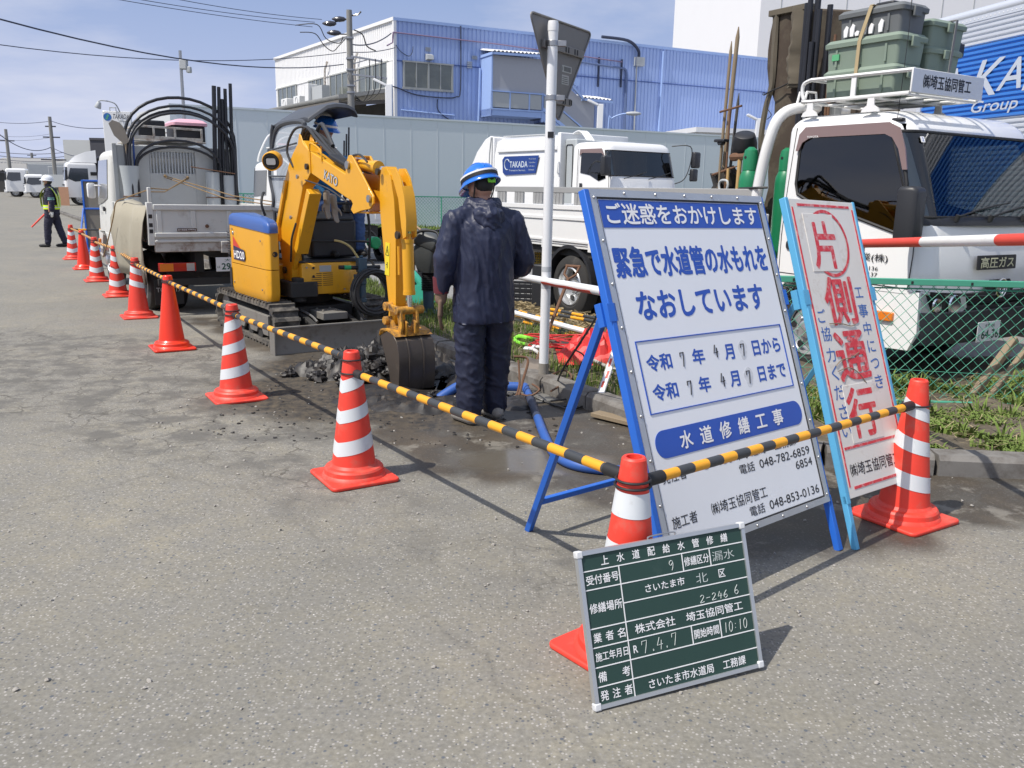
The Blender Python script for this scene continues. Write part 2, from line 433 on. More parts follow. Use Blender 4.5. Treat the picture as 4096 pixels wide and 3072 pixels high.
ckm = math_(t, 'MAXIMUM', ckm, math_(t, 'MULTIPLY', ck2, .35))
base = mixc(t, math_(t, 'MULTIPLY', ckm, .8), base, (.066, .060, .050, 1))
wor = math_(t, 'MULTIPLY', math_(t, 'MULTIPLY', ramp(t, noisen(t, co, 3.4, 7, .7), .45, .58), sa, bo=2), .8)
base = mixc(t, wor, base, (.105, .10, .09, 1))
dn = noisen(t, co, 2.4, 7, .65)
wetf = math_(t, 'MULTIPLY', sa, ramp(t, dn, .30, .50, (.6, .6, .6, 1), (1, 1, 1, 1)))
grit = noisen(t, co, 85, 3, .8)
wetc = mixc(t, ramp(t, dn, .4, .66), (.044, .038, .031, 1), (.092, .073, .050, 1))
wetc = mixc(t, math_(t, 'MULTIPLY', ramp(t, grit, .57, .66), .5), wetc, (.24, .22, .19, 1))
base = mixc(t, wetf, base, wetc)
silt = math_(t, 'MULTIPLY', math_(t, 'MULTIPLY', ramp(t, noisen(t, co, 3.1, 6, .7), .56, .63), sa), .55)
base = mixc(t, silt, base, (.27, .25, .21, 1))
mudc = mixc(t, ramp(t, noisen(t, co, 14, 6, .7), .38, .62), (.022, .021, .020, 1), (.095, .076, .052, 1))
base = mixc(t, sa, base, mudc, fo=1)
base = mixc(t, math_(t, 'MULTIPLY', at, .6, ao=3), base, (.15, .135, .11, 1))
L(t, base, b, 0, 2)
ro = N(t, 'ShaderNodeMapRange'); L(t, wetf, ro); ro.inputs[3].default_value = .92; ro.inputs[4].default_value = .55
ro2 = math_(t, 'SUBTRACT', ro, math_(t, 'MULTIPLY', at, .42, ao=3)); L(t, ro2, b, b.inputs.find('Roughness'))
hgt = math_(t, 'ADD', math_(t, 'MULTIPLY', isst, .5), math_(t, 'MULTIPLY', fine, .6))
hgt = math_(t, 'SUBTRACT', hgt, math_(t, 'MULTIPLY', ckm, 1.5))
bp = N(t, 'ShaderNodeBump'); bp.inputs['Strength'].default_value = .55; bp.inputs['Distance'].default_value = .006
L(t, hgt, bp, 2); L(t, bp, b, b.inputs.find('Normal'))
me.materials.append(m)
k = MB(); acc = 0
pts = catmull([V(x, y, 0) for x, y in KERB], 8)
seg = [pts[0]]
cum = [0]
for a, c in zip(pts, pts[1:]): cum.append(cum[-1] + (c - a).length)
def along(P, cum, s):
    for i in range(len(P) - 1):
        if cum[i + 1] >= s: return P[i].lerp(P[i + 1], (s - cum[i]) / (cum[i + 1] - cum[i] + 1e-9))
    return P[-1]
s_ = 0
while s_ < cum[-1] - .7:
    a = along(pts, cum, s_ + .008); c = along(pts, cum, s_ + .592); s_ += .6
    d = (c - a).normalized(); n = V(-d.y, d.x, 0)
    pr = [(-.085, -.1), (-.085, .09), (-.06, .118), (.07, .118), (.085, .1), (.085, -.1)]
    j = random.uniform(-.006, .006)
    A = [a + n * q + V(0, 0, z + j) for q, z in pr]; B = [c + n * q + V(0, 0, z + j) for q, z in pr]
    k.loft([A, B])
k.build('kerb', CONC, kind='structure', smooth=20)
cs = MB();
for i, (u0, u1) in enumerate(((5.1, 5.68), (5.70, 6.28), (6.30, 6.88), (6.9, 7.48))):
    a = [road(u0, 3.36), road(u1, 3.36), road(u1, 3.62), road(u0, 3.62)]
    cs.loft([[p + V(0, 0, -.12) for p in a], [p + V(0, 0, .012) for p in a]])
cs.build('gutter_slab', mat('wet_concrete', (.17, .165, .15), .6, var=.25, dirt=(.07, .06, .05), damt=.5, dscale=5, bump=.4), kind='structure', bevel=.01)
VG = [(x, y) for x, y in KERB[2:]] + [(16, 9.5), (6, 8.3), (3.7, 7.9), (2.6, 7.6)] + [tuple(road(u, 5.35)[:2]) for u in (6, 8, 11, 16, 25)]
def sheet(name, P, z, st, amp, m, x0=None, clip=None, **k):
    xs_ = [min(p[0] for p in P), max(p[0] for p in P)]; ys_ = [min(p[1] for p in P), max(p[1] for p in P)]
    bm = bmesh.new(); D = {}
    nx = int((xs_[1] - xs_[0]) / st) + 1; ny = int((ys_[1] - ys_[0]) / st) + 1
    def vt(i, j):
        if (i, j) not in D:
            x = xs_[0] + i * st; y = ys_[0] + j * st
            D[(i, j)] = bm.verts.new((x, y, z + amp * (nz(x, y, 0, 1.3) + .5 * nz(x, y, 4, 5) + .25 * nz(x, y, 4, 17))))
        return D[(i, j)]
    for j in range(ny):
        for i in range(nx):
            if inpoly(xs_[0] + (i + .5) * st, ys_[0] + (j + .5) * st, P):
                bm.faces.new((vt(i, j), vt(i + 1, j), vt(i + 1, j + 1), vt(i, j + 1))).smooth = True
    me = bpy.data.meshes.new(name); bm.to_mesh(me); bm.free(); me.materials.append(m)
    o = bpy.data.objects.new(name, me); col.objects.link(o); tag(o, kind='structure'); return o
SOIL = mat('verge_soil', (.095, .078, .055), .95, var=.5, scale=7, dirt=(.20, .17, .115), damt=.42, dscale=12, bump=.9, bscale=45)
sheet('verge', VG, .085, .09, .035, SOIL)
GRV = mat('yard_gravel', (.25, .245, .235), .95, var=.2, scale=1.2, dirt=(.14, .14, .135), damt=.46, dscale=60, bump=.8, bscale=70)
gy = MB(); Pg = [road(5.2, 5.2), V(3.2, 7.2, 0), V(7, 7.6, 0), V(30, 12, 0), V(60, 30, 0), V(60, 60, 0), V(-16, 34, 0), road(26, 5.2)]
gy.add([p + V(0, 0, .03) for p in Pg], [tuple(range(len(Pg)))])
gy.build('gravel_yard', GRV, kind='structure')
FG = [(-8, 27), (-1, 27), (9, 31), (22, 36), (22, 46), (8, 40.4), (-6, 34.3), (-9.5, 32)]
SOILG = mat('far_grass_ground', (.13, .15, .05), .95, var=.45, scale=1.1, dirt=(.22, .19, .11), damt=.38, dscale=.7, bump=.9, bscale=30)
sheet('grass_strip_ground', FG, .06, .5, .05, SOILG)
def tuft(bm, x, y, z, n, h, spread, w, lean=.6):
    for _ in range(n):
        a = random.uniform(0, 6.283); r = random.random() ** .6 * spread
        bx, by = x + r * math.cos(a), y + r * math.sin(a)
        hh = h * random.uniform(.5, 1.2); th = random.uniform(0, 6.283); ln = hh * random.uniform(.15, lean)
        dx_, dy_ = math.cos(th), math.sin(th); ww = w * random.uniform(.6, 1.3)
        px, py = -dy_ * ww, dx_ * ww
        p = [V(bx - px, by - py, z - .02), V(bx + px, by + py, z - .02), V(bx + dx_ * ln * .4 + px * .7, by + dy_ * ln * .4 + py * .7, z + hh * .6), V(bx + dx_ * ln * .4 - px * .7, by + dy_ * ln * .4 - py * .7, z + hh * .6), V(bx + dx_ * ln, by + dy_ * ln, z + hh)]
        v = [bm.verts.new(q) for q in p]
        bm.faces.new((v[0], v[1], v[2], v[3])); bm.faces.new((v[3], v[2], v[4]))
def grassobj(name, m, fn):
    bm = bmesh.new(); fn(bm); me = bpy.data.meshes.new(name); bm.to_mesh(me); bm.free(); me.materials.append(m)
    o = bpy.data.objects.new(name, me); col.objects.link(o); return o
GR = mat('grass_green', (.115, .17, .028), .7, var=.45, scale=2.5, dirt=(.23, .23, .06), damt=.35, dscale=8)
GR2 = mat('clover_green', (.13, .19, .035), .75, var=.4, scale=5)
STRAW = mat('dry_straw', (.34, .27, .15), .85, var=.35, scale=9)
def g_near(bm):
    for _ in range(4200):
        u = random.uniform(3.5, 14); v = random.uniform(3.86, 5.3); p = road(u, v)
        if nz(p.x, p.y, 2, 1.1) + .25 * random.random() < (-.15 if u > 6 else .16): continue
        tuft(bm, p.x, p.y, .09, 5, .09, .07, .0035)
def g_right(bm):
    for _ in range(9000):
        x = random.uniform(1.0, 5.2); y = random.uniform(4.7, 6.9)
        if not inpoly(x, y, VG) or dpoly(x, y, KERB, False) < .10: continue
        if nz(x, y, 6, 2.4) + .35 * nz(x, y, 9, 7) + .2 * random.random() < .12: continue
        tuft(bm, x, y, .088, 9, .026 if random.random() < .96 else .12, .05, .010, 2.0)
def g_far(bm):
    for _ in range(5200):
        x = random.uniform(-12, 10); y = random.uniform(25, 41)
        if not inpoly(x, y, FG) or nz(x, y, 1, .3) < -.12: continue
        tuft(bm, x, y, .06, 5, .18, .3, .022)
tag(grassobj('grass', GR, g_near), 'green grass tufts growing along the kerb by the hole', 'grass', kind='stuff')
tag(grassobj('weeds', GR2, g_right), 'low green weeds between the kerb and the green mesh fence', 'weeds', kind='stuff')
tag(grassobj('grass', GR, g_far), 'far strip of green grass in front of the long grey wall', 'grass', kind='stuff')
def straw(bm):
    for _ in range(2600):
        if random.random() < .5: p = road(random.uniform(3.9, 9), random.uniform(3.85, 5.4))
        else: p = V(random.uniform(1.1, 5), random.uniform(4.85, 6.9), 0)
        if not inpoly(p.x, p.y, VG): continue
        a = random.uniform(0, 6.283); l = random.uniform(.04, .16); d = V(math.cos(a), math.sin(a), random.uniform(-.1, .3)) * l; n = V(-math.sin(a), math.cos(a), 0) * .0022
        z = .1 + random.uniform(0, .03)
        q = [bm.verts.new(V(p.x, p.y, z) + s) for s in (-n, n, n + d, d - n)]; bm.faces.new(q)
tag(grassobj('dead_grass', STRAW, straw), 'dry straw coloured grass litter over the verge soil', 'dead grass', kind='stuff')
def yardlitter(bm):
    for _ in range(1600):
        p = road(random.uniform(7.2, 9.8), random.uniform(5.1, 6.2))
        a = random.uniform(0, 6.283); l = random.uniform(.06, .2); d = V(math.cos(a), math.sin(a), random.uniform(-.1, .3)) * l; n = V(-math.sin(a), math.cos(a), 0) * .003
        q = [bm.verts.new(V(p.x, p.y, .06 + random.uniform(0, .04)) + s) for s in (-n, n, n + d, d - n)]; bm.faces.new(q)
tag(grassobj('dead_grass', STRAW, yardlitter), 'pile of dry grass beside the rear wheel of the white flatbed truck', 'dead grass', kind='stuff')
MUD = mat('dug_mud', (.020, .018, .017), .5, var=.5, scale=14, dirt=(.060, .047, .034), damt=.42, dscale=9, bump=1., bscale=40)
mu = MB()
def lump(mb, c, r, flat=.7):
    T = Matrix.Rotation(random.uniform(0, 6.28), 3, 'Z'); s0 = random.uniform(0, 99)
    vs = []; fs = []; n, k = (14, 9) if r > .03 else (8, 5)
    for i in range(k + 1):
        for j in range(n):
            th = math.pi * i / k; ph = 2 * math.pi * j / n
            p = V(math.sin(th) * math.cos(ph), math.sin(th) * math.sin(ph), math.cos(th) * flat)
            q = 1 + .7 * noise.noise(p * 1.6 + V(s0, 0, 0)) + .5 * noise.noise(p * 4 + V(s0, 0, 0)) + .22 * noise.noise(p * 11 + V(s0, 0, 0))
            vs.append(Vector(c) + T @ p * r * q)
    for i in range(k):
        for j in range(n): fs.append((i * n + j, (i + 1) * n + j, (i + 1) * n + (j + 1) % n, i * n + (j + 1) % n))
    mb.add(vs, fs)
def heap(mb, cx, cy, rx, ry, h, seed, st=.022):
    nx_, ny_ = int(2.6 * rx / st), int(2.6 * ry / st); G_ = []
    for j in range(ny_ + 1):
        r = []
        for i in range(nx_ + 1):
            x = (i / nx_ - .5) * 2.6 * rx; y = (j / ny_ - .5) * 2.6 * ry; dd = math.hypot(x / rx, y / ry) + .35 * noise.noise(V(x * 4, y * 4, seed))
            f = max(0, 1 - dd) ** .6
            rg_ = .9 * abs(noise.noise(V(x * 8, y * 8, seed + 3))) + .38 * abs(noise.noise(V(x * 20, y * 20, seed + 6))) + .16 * abs(noise.noise(V(x * 45, y * 45, seed + 9)))
            r.append(V(cx + x, cy + y, -.012 + (h * f * (.55 + .9 * rg_) if f > 0 else 0)))
        G_.append(r)
    mb.loft(G_, cap=False, closed=False)
heap(mu, -1.22, 7.10, .62, .42, .30, 1); heap(mu, -.95, 6.05, .34, .22, .10, 31); heap(mu, -.55, 5.92, .48, .2, .12, 5); heap(mu, -.75, 7.25, .3, .25, .2, 21); heap(mu, -.34, 6.75, .2, .42, .17, 8); heap(mu, .02, 6.10, .15, .2, .08, 12); heap(mu, -1.0, 6.45, .3, .2, .06, 15)
for _ in range(120):
    a = random.gauss(0, 1); c = random.gauss(0, 1); lump(mu, (-1.18 + .28 * a, 7.03 + .2 * c, .03 + .16 * math.exp(-(a * a + c * c) / 1.6)), random.uniform(.02, .075), .7)
for _ in range(130):
    t_ = random.random(); i = random.randrange(len(HOLE)); a = HOLE[i]; c = HOLE[(i + 1) % len(HOLE)]
    lump(mu, (a[0] + (c[0] - a[0]) * t_ + random.gauss(0, .07), a[1] + (c[1] - a[1]) * t_ + random.gauss(0, .07), .006), random.uniform(.01, .035), .6)
for _ in range(520):
    p = V(random.uniform(-2.0, .3), random.uniform(5.0, 8.2), 0); lump(mu, (p.x, p.y, .002), random.uniform(.004, .014), .6)
tag(mu.build('mud', MUD, smooth=25), 'dark wet clods of dug earth piled round the hole by the excavator bucket', 'mud', kind='stuff')
gr = MB()
for _ in range(420):
    p = V(random.uniform(-3, 2.6), random.uniform(2.2, 7), 0); lump(gr, (p.x, p.y, .003), random.uniform(.003, .009))
tag(gr.build('grit', mat('grit', (.33, .31, .28), .9, var=.4, scale=3), smooth=60), 'small stones scattered over the road', 'grit', kind='stuff')
# ================================================================= SIGNS
def signM(c, yaw, lean, g=0., sc_=1.):
    return Matrix.Translation(Vector(c)) @ Matrix.Rotation(R(yaw), 4, 'Z') @ Matrix.Rotation(R(lean), 4, 'X') @ Matrix.Rotation(R(g), 4, 'Y')
FRB = mat('blue_frame_paint', (.02, .13, .55), .4, var=.1, dirt=(.16, .22, .34), damt=.24, dscale=9)
FRL = mat('light_blue_frame_paint', (.10, .38, .62), .5, var=.1, dirt=(.30, .25, .20), damt=.22, dscale=12)
PAN = mat('sign_face_white', (.74, .76, .79), .35, var=.03, dirt=(.5, .5, .5), damt=.14, dscale=3)
OLD = mat('weathered_sign_face', (.68, .66, .62), .55, var=.06, dirt=(.40, .33, .25), damt=.34, dscale=6, bump=.2)
ALU = mat('aluminium_edge', (.50, .52, .54), .4, .6, var=.1, dirt=(.3, .3, .28), damt=.25, dscale=12)
def leg_pt(M, u, z):            # point on the sign plane (local x=u) extended down to world height z
    a = M @ V(u, 0, 0); b = M @ V(u, 0, -1); t = (a.z - z) / (a.z - b.z); return a + (b - a) * t
STK = {'7': [[(.0, .70), (.02, .98), (.95, 1.0), (.80, .55), (.55, 0)]], '4': [[(.45, 1.0), (.05, .38), (1.0, .42)], [(.78, .75), (.66, 0)]], '1': [[(.5, 1.0), (.42, 0)]], '0': [[(.5, 1.), (.1, .75), (.05, .3), (.4, .0), (.85, .2), (.95, .7), (.55, 1.)]],
  '.': [[(.3, .08), (.5, .0), (.55, .12), (.35, .14)]], ':': [[(.4, .72), (.45, .64)], [(.38, .30), (.42, .22)]], '9': [[(.85, .8), (.5, 1.), (.1, .75), (.4, .5), (.85, .75), (.8, .3), (.6, 0)]], '2': [[(.05, .8), (.4, 1.), (.85, .8), (.5, .4), (.0, .0), (.95, .06)]], '-': [[(.0, .48), (.9, .52)]],
  '6': [[(.7, 1.), (.2, .6), (.05, .25), (.4, .0), (.85, .2), (.6, .45), (.15, .35)]]}
def pen(mb, s, x0, x1, yc, h, r, slant=.12):
    n = len(s); w = (x1 - x0) / n
    for i, c in enumerate(s):
        for st_ in STK.get(c, []):
            P = [V(x0 + w * (i + .12 + .70 * a) + slant * (b - .5) * h * .5, -.0012, yc + (b - .5) * h * (1 + .06 * math.sin(i * 2.3))) for a, b in st_]
            P = catmull(P, 4) if len(P) > 2 and c not in '74' else P
            mb.tube(P, r, 5)
M = signM((.847, 3.425, .881), 40.595, -20.771, .877)
Wd, Hd = 1.1, 1.4
T = M @ Matrix.Translation(V(-Wd / 2, 0, -Hd / 2))          # local (u, 0, v) from the lower left corner
base = leg_pt(M, 0, 0)
root = thing('construction_sign', 'large white notice with blue writing on a blue stand between the two near cones', 'sign', base, R(40.6))
MB(T).box(.0, 1.1, .0, .006, 0, 1.4).build('panel', PAN, root, world=True, bevel=.002)
e = MB(T)
e.box(-.004, .024, -.006, .012, -.004, 1.404); e.box(1.076, 1.104, -.006, .012, -.004, 1.404); e.box(.024, 1.076, -.006, .012, -.004, .022); e.box(.024, 1.076, -.006, .012, 1.374, 1.404)
e.build('edge_trim', ALU, root, world=True, bevel=.002)
rv = MB(T)
for i in range(9):
    for x in (.012, 1.088): rv.ell((x, -.008, .03 + i * 1.34 / 8), .006, .004, .006, 8, 5)
for i in range(1, 6):
    for z in (.008, 1.39): rv.ell((i * 1.1 / 6, -.008, z), .006, .004, .006, 8, 5)
rv.build('rivets', STEEL, root, world=True)
def border(mb, x0, x1, z0, z1, w, e_=.003, m=0):
    mb.box(x0, x1, -e_, 0, z0, z0 + w, m); mb.box(x0, x1, -e_, 0, z1 - w, z1, m); mb.box(x0, x0 + w, -e_, 0, z0 + w, z1 - w, m); mb.box(x1 - w, x1, -e_, 0, z0 + w, z1 - w, m)
bl = MB(T)
bl.box(.036, 1.064, -.0018, 0, 1.255, 1.364)
border(bl, .07, 1.03, .530, .812, .0045)
bl.prism(rrect(.062, 1.045, .360, .466, .052, 8), -.0018, 0)
bl.build('blue_fields', SBLUE, root, world=True)
border2 = MB(T); border(border2, .024, 1.076, .022, 1.374, .007, .0022); border2.build('black_border', BLK, root, world=True)
tx = MB(T)
for s, x0, x1, y, h in (('緊急で水道管の水もれを', .05, 1.045, 1.118, .125), ('なおしています', .125, .955, .945, .115),
        ('令和', .108, .255, .722, .066), ('年', .382, .460, .722, .066), ('月', .592, .658, .722, .066), ('日から', .79, .997, .722, .068),
        ('令和', .108, .255, .608, .066), ('年', .384, .459, .608, .066), ('月', .589, .656, .608, .066), ('日まで', .79, .997, .608, .068)):
    tx.text(s, x0, x1, y, h, off=.045, eps=.003)
tx.build('blue_lettering', SBLUE, root, world=True, smooth=0, recalc=False)
tx = MB(T); tx.text('ご迷惑をおかけします', .062, 1.04, 1.310, .086, off=.03, eps=.005)
for i, c in enumerate('水道修繕工事'): tx.text(c, .200 + i * .124, .200 + i * .124 + .075, .413, .07 if c != '工' else .056, off=.03, eps=.005)
tx.build('white_lettering', WHT, root, world=True, smooth=0, recalc=False)
tx = MB(T)
for s, x0, x1, y, h, o in (('発注者', .057, .199, .290, .042, .006), ('さいたま市水道局', .302, .721, .300, .042, .006), ('工務課', .789, .95, .298, .042, .006), ('電話', .522, .625, .241, .039, .006), ('048-782-6859', .661, 1.039, .241, .036, .008), ('6854', .912, 1.04, .191, .036, .008),
        ('施工者', .062, .208, .122, .045, .008), ('㈱埼玉協同管工', .298, .669, .126, .047, .006), ('電話', .53, .632, .067, .040, .006), ('048-853-0136', .668, 1.046, .067, .037, .008)):
    tx.text(s, x0, x1, y, h, off=o, eps=.003)
for d_, x0, x1, y, h in (('7', .305, .337, .719, .056), ('4', .518, .558, .733, .052), ('7', .703, .738, .722, .050), ('7', .312, .345, .604, .055), ('4', .522, .562, .612, .055), ('7', .703, .737, .604, .054)): pen(tx, d_, x0, x1, y, h, .0026)
tx.build('black_lettering', BLK, root, world=True, smooth=0, recalc=False)
sm = MB(T)
SMU = mat('smudge', (.56, .58, .61), .6, var=.15, scale=30, dirt=(.70, .72, .75), damt=.5, dscale=25)
for x, z in ((.722, .722), (.722, .604)):
    n = 26; sm.prism([(x + .030 * math.cos(a) * (1 + .15 * math.sin(3 * a)), z + .042 * math.sin(a) * (1 + .1 * math.sin(2 * a))) for a in [6.283 * i / n for i in range(n)]], -.0005, 0)
sm.build('smudge', SMU, root, world=True)
def stand(root, T, w, h, fr, rear_l, hinge_h, cross=.16, th=.03, spread=None):
    e = MB(T)
    e.box(-.03, -.0045, -.004, .03, -.02, h + .004); e.box(w + .0045, w + .024, .0, .03, -.02, h + .004); e.box(-.004, w + .004, .0125, .03, h - .03, h); e.box(-.004, w + .004, .0125, .03, 0, .03)
    e.build('frame', fr, root, world=True, bevel=.003)
    side = (T.to_3x3() @ V(1, 0, 0)).normalized()
    dn = (T.to_3x3() @ V(0, 0, -1)).normalized(); bk = (T.to_3x3() @ V(0, 1, 0)).normalized()
    feet = []
    for u in (-.016, w + .014):
        a = T @ V(u, .015, .02); t_ = a.z / -dn.z
        MB().bar(a, a + dn * t_, th, th, up=bk).build('leg', fr, root, world=True, bevel=.003)
        hp = T @ V(u, .045, hinge_h)
        f = Vector(rear_l) + side * (u + .016)
        MB().bar(hp, f, th, th, up=bk).build('leg', fr, root, world=True, bevel=.003)
        MB().box(u - .03, u + .022, -.006, .06, hinge_h - .05, hinge_h + .05).build('hinge', fr, root, bevel=.003) if False else None
        hb = MB(T); hb.box(u - .022, u + .022, .031, .062, hinge_h - .045, hinge_h + .045); hb.box(u - .026, u + .02, -.006, -.0042, hinge_h - .035, hinge_h + .035); hb.build('hinge', fr, root, world=True, bevel=.002)
        feet.append((hp, f))
    p = feet[0][1].lerp(feet[0][0], cross); q = feet[1][1].lerp(feet[1][0], cross)
    MB().bar(p, q, th * .9, th * .9).build('crossbar', fr, root, world=True, bevel=.003)
stand(root, T, 1.1, 1.4, FRB, (.09, 3.70, 0), .93)
M = signM((1.607, 3.99, .863), 39.444, -20.251, 4.576 * .4)
T = M @ Matrix.Translation(V(-.275, 0, -.7))
root = thing('traffic_sign', 'narrow weathered notice with big red characters on a light blue stand', 'sign', leg_pt(M, 0, 0), R(39.4))
MB(T).box(0, .55, 0, .008, 0, 1.4).build('panel', OLD, root, world=True, bevel=.002)
stand(root, T, .55, 1.4, FRL, (1.10, 4.72, 0), .93, th=.028)
tx = MB(T)
tx.box(.06, .507, -.002, 0, 1.366, 1.378); tx.box(.036, .526, -.002, 0, .216, .228); tx.box(.052, .49, -.002, 0, .035, .048)
tx.box(.012, .022, -.002, 0, .05, 1.36); tx.box(.528, .538, -.002, 0, .05, 1.36)
for (s, x0, x1, y, h) in (('片', .112, .325, 1.178, .235), ('側', .125, .382, .906, .235), ('通', .122, .398, .640, .240), ('行', .122, .372, .372, .240)):
    tx.text(s, x0, x1, y, h, off=.033, eps=.0046)
n = 40
ca_, cb_ = .155, .150
for k_ in range(n):
    a0, a1 = 6.283 * k_ / n, 6.283 * (k_ + 1) / n
    if -.35 < math.cos((a0 + a1) / 2) < -.0 and False: continue
    cx, cz = .262, 1.187
    w0 = .016
    q = [V(cx + (ca_ + s_) * math.cos(a) * 1.0, -.002, cz + (cb_ + s_) * math.sin(a)) for a, s_ in ((a0, 0), (a1, 0), (a1, w0), (a0, w0))]
    tx.add(q, [(0, 1, 2, 3)])
tx.build('red_lettering', SRED, root, world=True, smooth=0, recalc=False)
pp = MB(T); pp.box(.085, .335, -.0028, 0, 1.05, 1.330); pp.build('pasted_patch', OLD, root, world=True, bevel=.001); pp = MB(T); pp.box(.118, .388, -.0028, 0, .235, .505); pp.build('pasted_patch', OLD, root, world=True, bevel=.001)
tx = MB(T)
for i, (s, x0, x1, y, h) in enumerate((('工', .402, .471, .941, .050), ('事', .400, .484, .850, .066), ('中', .412, .482, .761, .066), ('に', .414, .484, .672, .060), ('つ', .412, .487, .586, .050), ('き', .415, .487, .497, .066),
        ('ご', .041, .107, .840, .064), ('協', .042, .120, .754, .068), ('力', .048, .120, .655, .066), ('く', .060, .112, .569, .070), ('だ', .050, .124, .478, .068), ('さ', .056, .122, .388, .068), ('い', .046, .122, .300, .055))):
    tx.text(s, x0, x1, y, h, off=.01, eps=.003)
tx.build('blue_lettering', SBLUE2, root, world=True, smooth=0, recalc=False)
tx = MB(T); tx.text('㈱埼玉協同管工', .046, .487, .120, .060, off=.012, eps=.003); tx.build('black_lettering', BLK, root, world=True, smooth=0, recalc=False)
kn = MB(T)
for pth in ([(.12, .80), (.22, .795), (.30, .78), (.34, .785)], [(.10, .60), (.16, .625), (.24, .63), (.32, .65)], [(.11, .575), (.2, .585), (.27, .56), (.33, .5)]):
    kn.tube(catmull([V(x, -.004, z) for x, z in pth], 4), .0022, 5)
kn.build('twine', mat('old_twine', (.22, .17, .12), .9), root, world=True)
M = Matrix.Translation(V(.5275, 2.486, .2360)) @ Matrix.Rotation(R(23.998), 4, 'Z') @ Matrix.Rotation(R(-18.628), 4, 'X') @ Matrix.Rotation(R(-.544), 4, 'Y')
S = 1.0555
T = M @ Matrix.Scale(S, 4) @ Matrix.Translation(V(-.3, 0, -.225))
root = thing('information_board', 'small dark green board with white writing and a silver frame leaning on the nearest cone', 'board', (.563, 2.42, 0), R(24))
GRN = mat('board_green', (.018, .052, .042), .55, var=.12, dirt=(.045, .08, .07), damt=.3, dscale=9)
SIL = mat('silver_frame', (.55, .57, .58), .35, .7, var=.06, dirt=(.4, .4, .38), damt=.2, dscale=15)
MB(T).box(.008, .592, 0, .010, .008, .442).build('panel', GRN, root, world=True)
e = MB(T)
for a in ((0, .6, .438, .45), (0, .6, 0, .012), (0, .013, .012, .438), (.587, .6, .012, .438)): e.box(a[0], a[1], -.005, .014, a[2], a[3])
e.build('frame', SIL, root, world=True, bevel=.003)
e = MB(T)
for x, z in ((-.003, -.003), (-.003, .431), (.581, -.003), (.581, .431)): e.box(x, x + .022, -.0075, .0155, z, z + .022)
e.build('corner_caps', mat('corner_cap', (.62, .63, .64), .5, var=.03), root, world=True, bevel=.004)
MB(T).tube(catmull([V(.25, .004, .449), V(.255, .004, .458), V(.34, .004, .459), V(.345, .004, .449)], 4), .0025, 6).build('handle', STEEL, root, world=True)
ln = MB(T)
def hl(z, x0, x1, w=.003): ln.box(x0, x1, -.0012, 0, z - w / 2, z + w / 2)
def vl(x, z0, z1, w=.003): ln.box(x - w / 2, x + w / 2, -.0013, 0, z0, z1)
for z in (.391, .337, .226, .172, .116, .061): hl(z, .013, .587)
hl(.281, .134, .587)
vl(.134, .012, .391); vl(.357, .337, .391); vl(.459, .337, .391); vl(.357, .116, .172); vl(.463, .116, .172)
ln.build('rule_lines', WHT, root, world=True)
tx = MB(T)
for i, c in enumerate('上水道配給水管修繕'): tx.text(c, .077 + i * .0537, .077 + i * .0537 + .026, .415, .027, off=.02, eps=.0018)
for s, x0, x1, y, h in (('受付番号', .021, .130, .364, .028), ('修繕区分', .362, .454, .364, .028), ('さいたま市', .214, .355, .309, .025), ('区', .482, .507, .309, .025), ('修繕場所', .021, .130, .283, .029),
        ('業', .022, .049, .199, .028), ('者', .062, .089, .199, .028), ('名', .102, .128, .199, .028), ('株式会社', .162, .303, .199, .028), ('埼玉協同管工', .343, .555, .199, .028), ('施工年月日', .021, .130, .145, .026), ('R', .148, .163, .143, .022),
        ('開始時間', .364, .456, .144, .028), ('備', .022, .050, .088, .029), ('考', .102, .129, .088, .029), ('発', .022, .049, .035, .029), ('注', .062, .088, .035, .029), ('者', .102, .129, .035, .029), ('さいたま市水道局', .185, .418, .034, .028), ('工務課', .453, .539, .034, .028)):
    tx.text(s, x0, x1, y, h, off=.018, eps=.0018)
tx.build('printed_lettering', WHT, root, world=True, smooth=0, recalc=False)
tx = MB(T)
CHALK = mat('chalk_writing', (.55, .6, .58), .8, var=.15, scale=60)
for s, x0, x1, y, h in (('漏水', .467, .55, .363, .030), ('北', .397, .440, .307, .030), ):
    tx.text(s, x0, x1, y, h, off=-.008, eps=.0018)
for d_, x0, x1, y, h in (('9', .303, .328, .362, .030), ('2-246', .400, .510, .244, .022), ('6', .530, .553, .250, .028), ('7', .174, .200, .143, .036), ('.', .210, .224, .143, .034), ('4', .226, .255, .143, .036), ('.', .258, .272, .143, .034), ('7', .280, .303, .145, .036), ('10:10', .474, .566, .143, .030)): pen(tx, d_, x0, x1, y, h, .0010)
tx.build('chalk_lettering', CHALK, root, world=True, smooth=0, recalc=False)
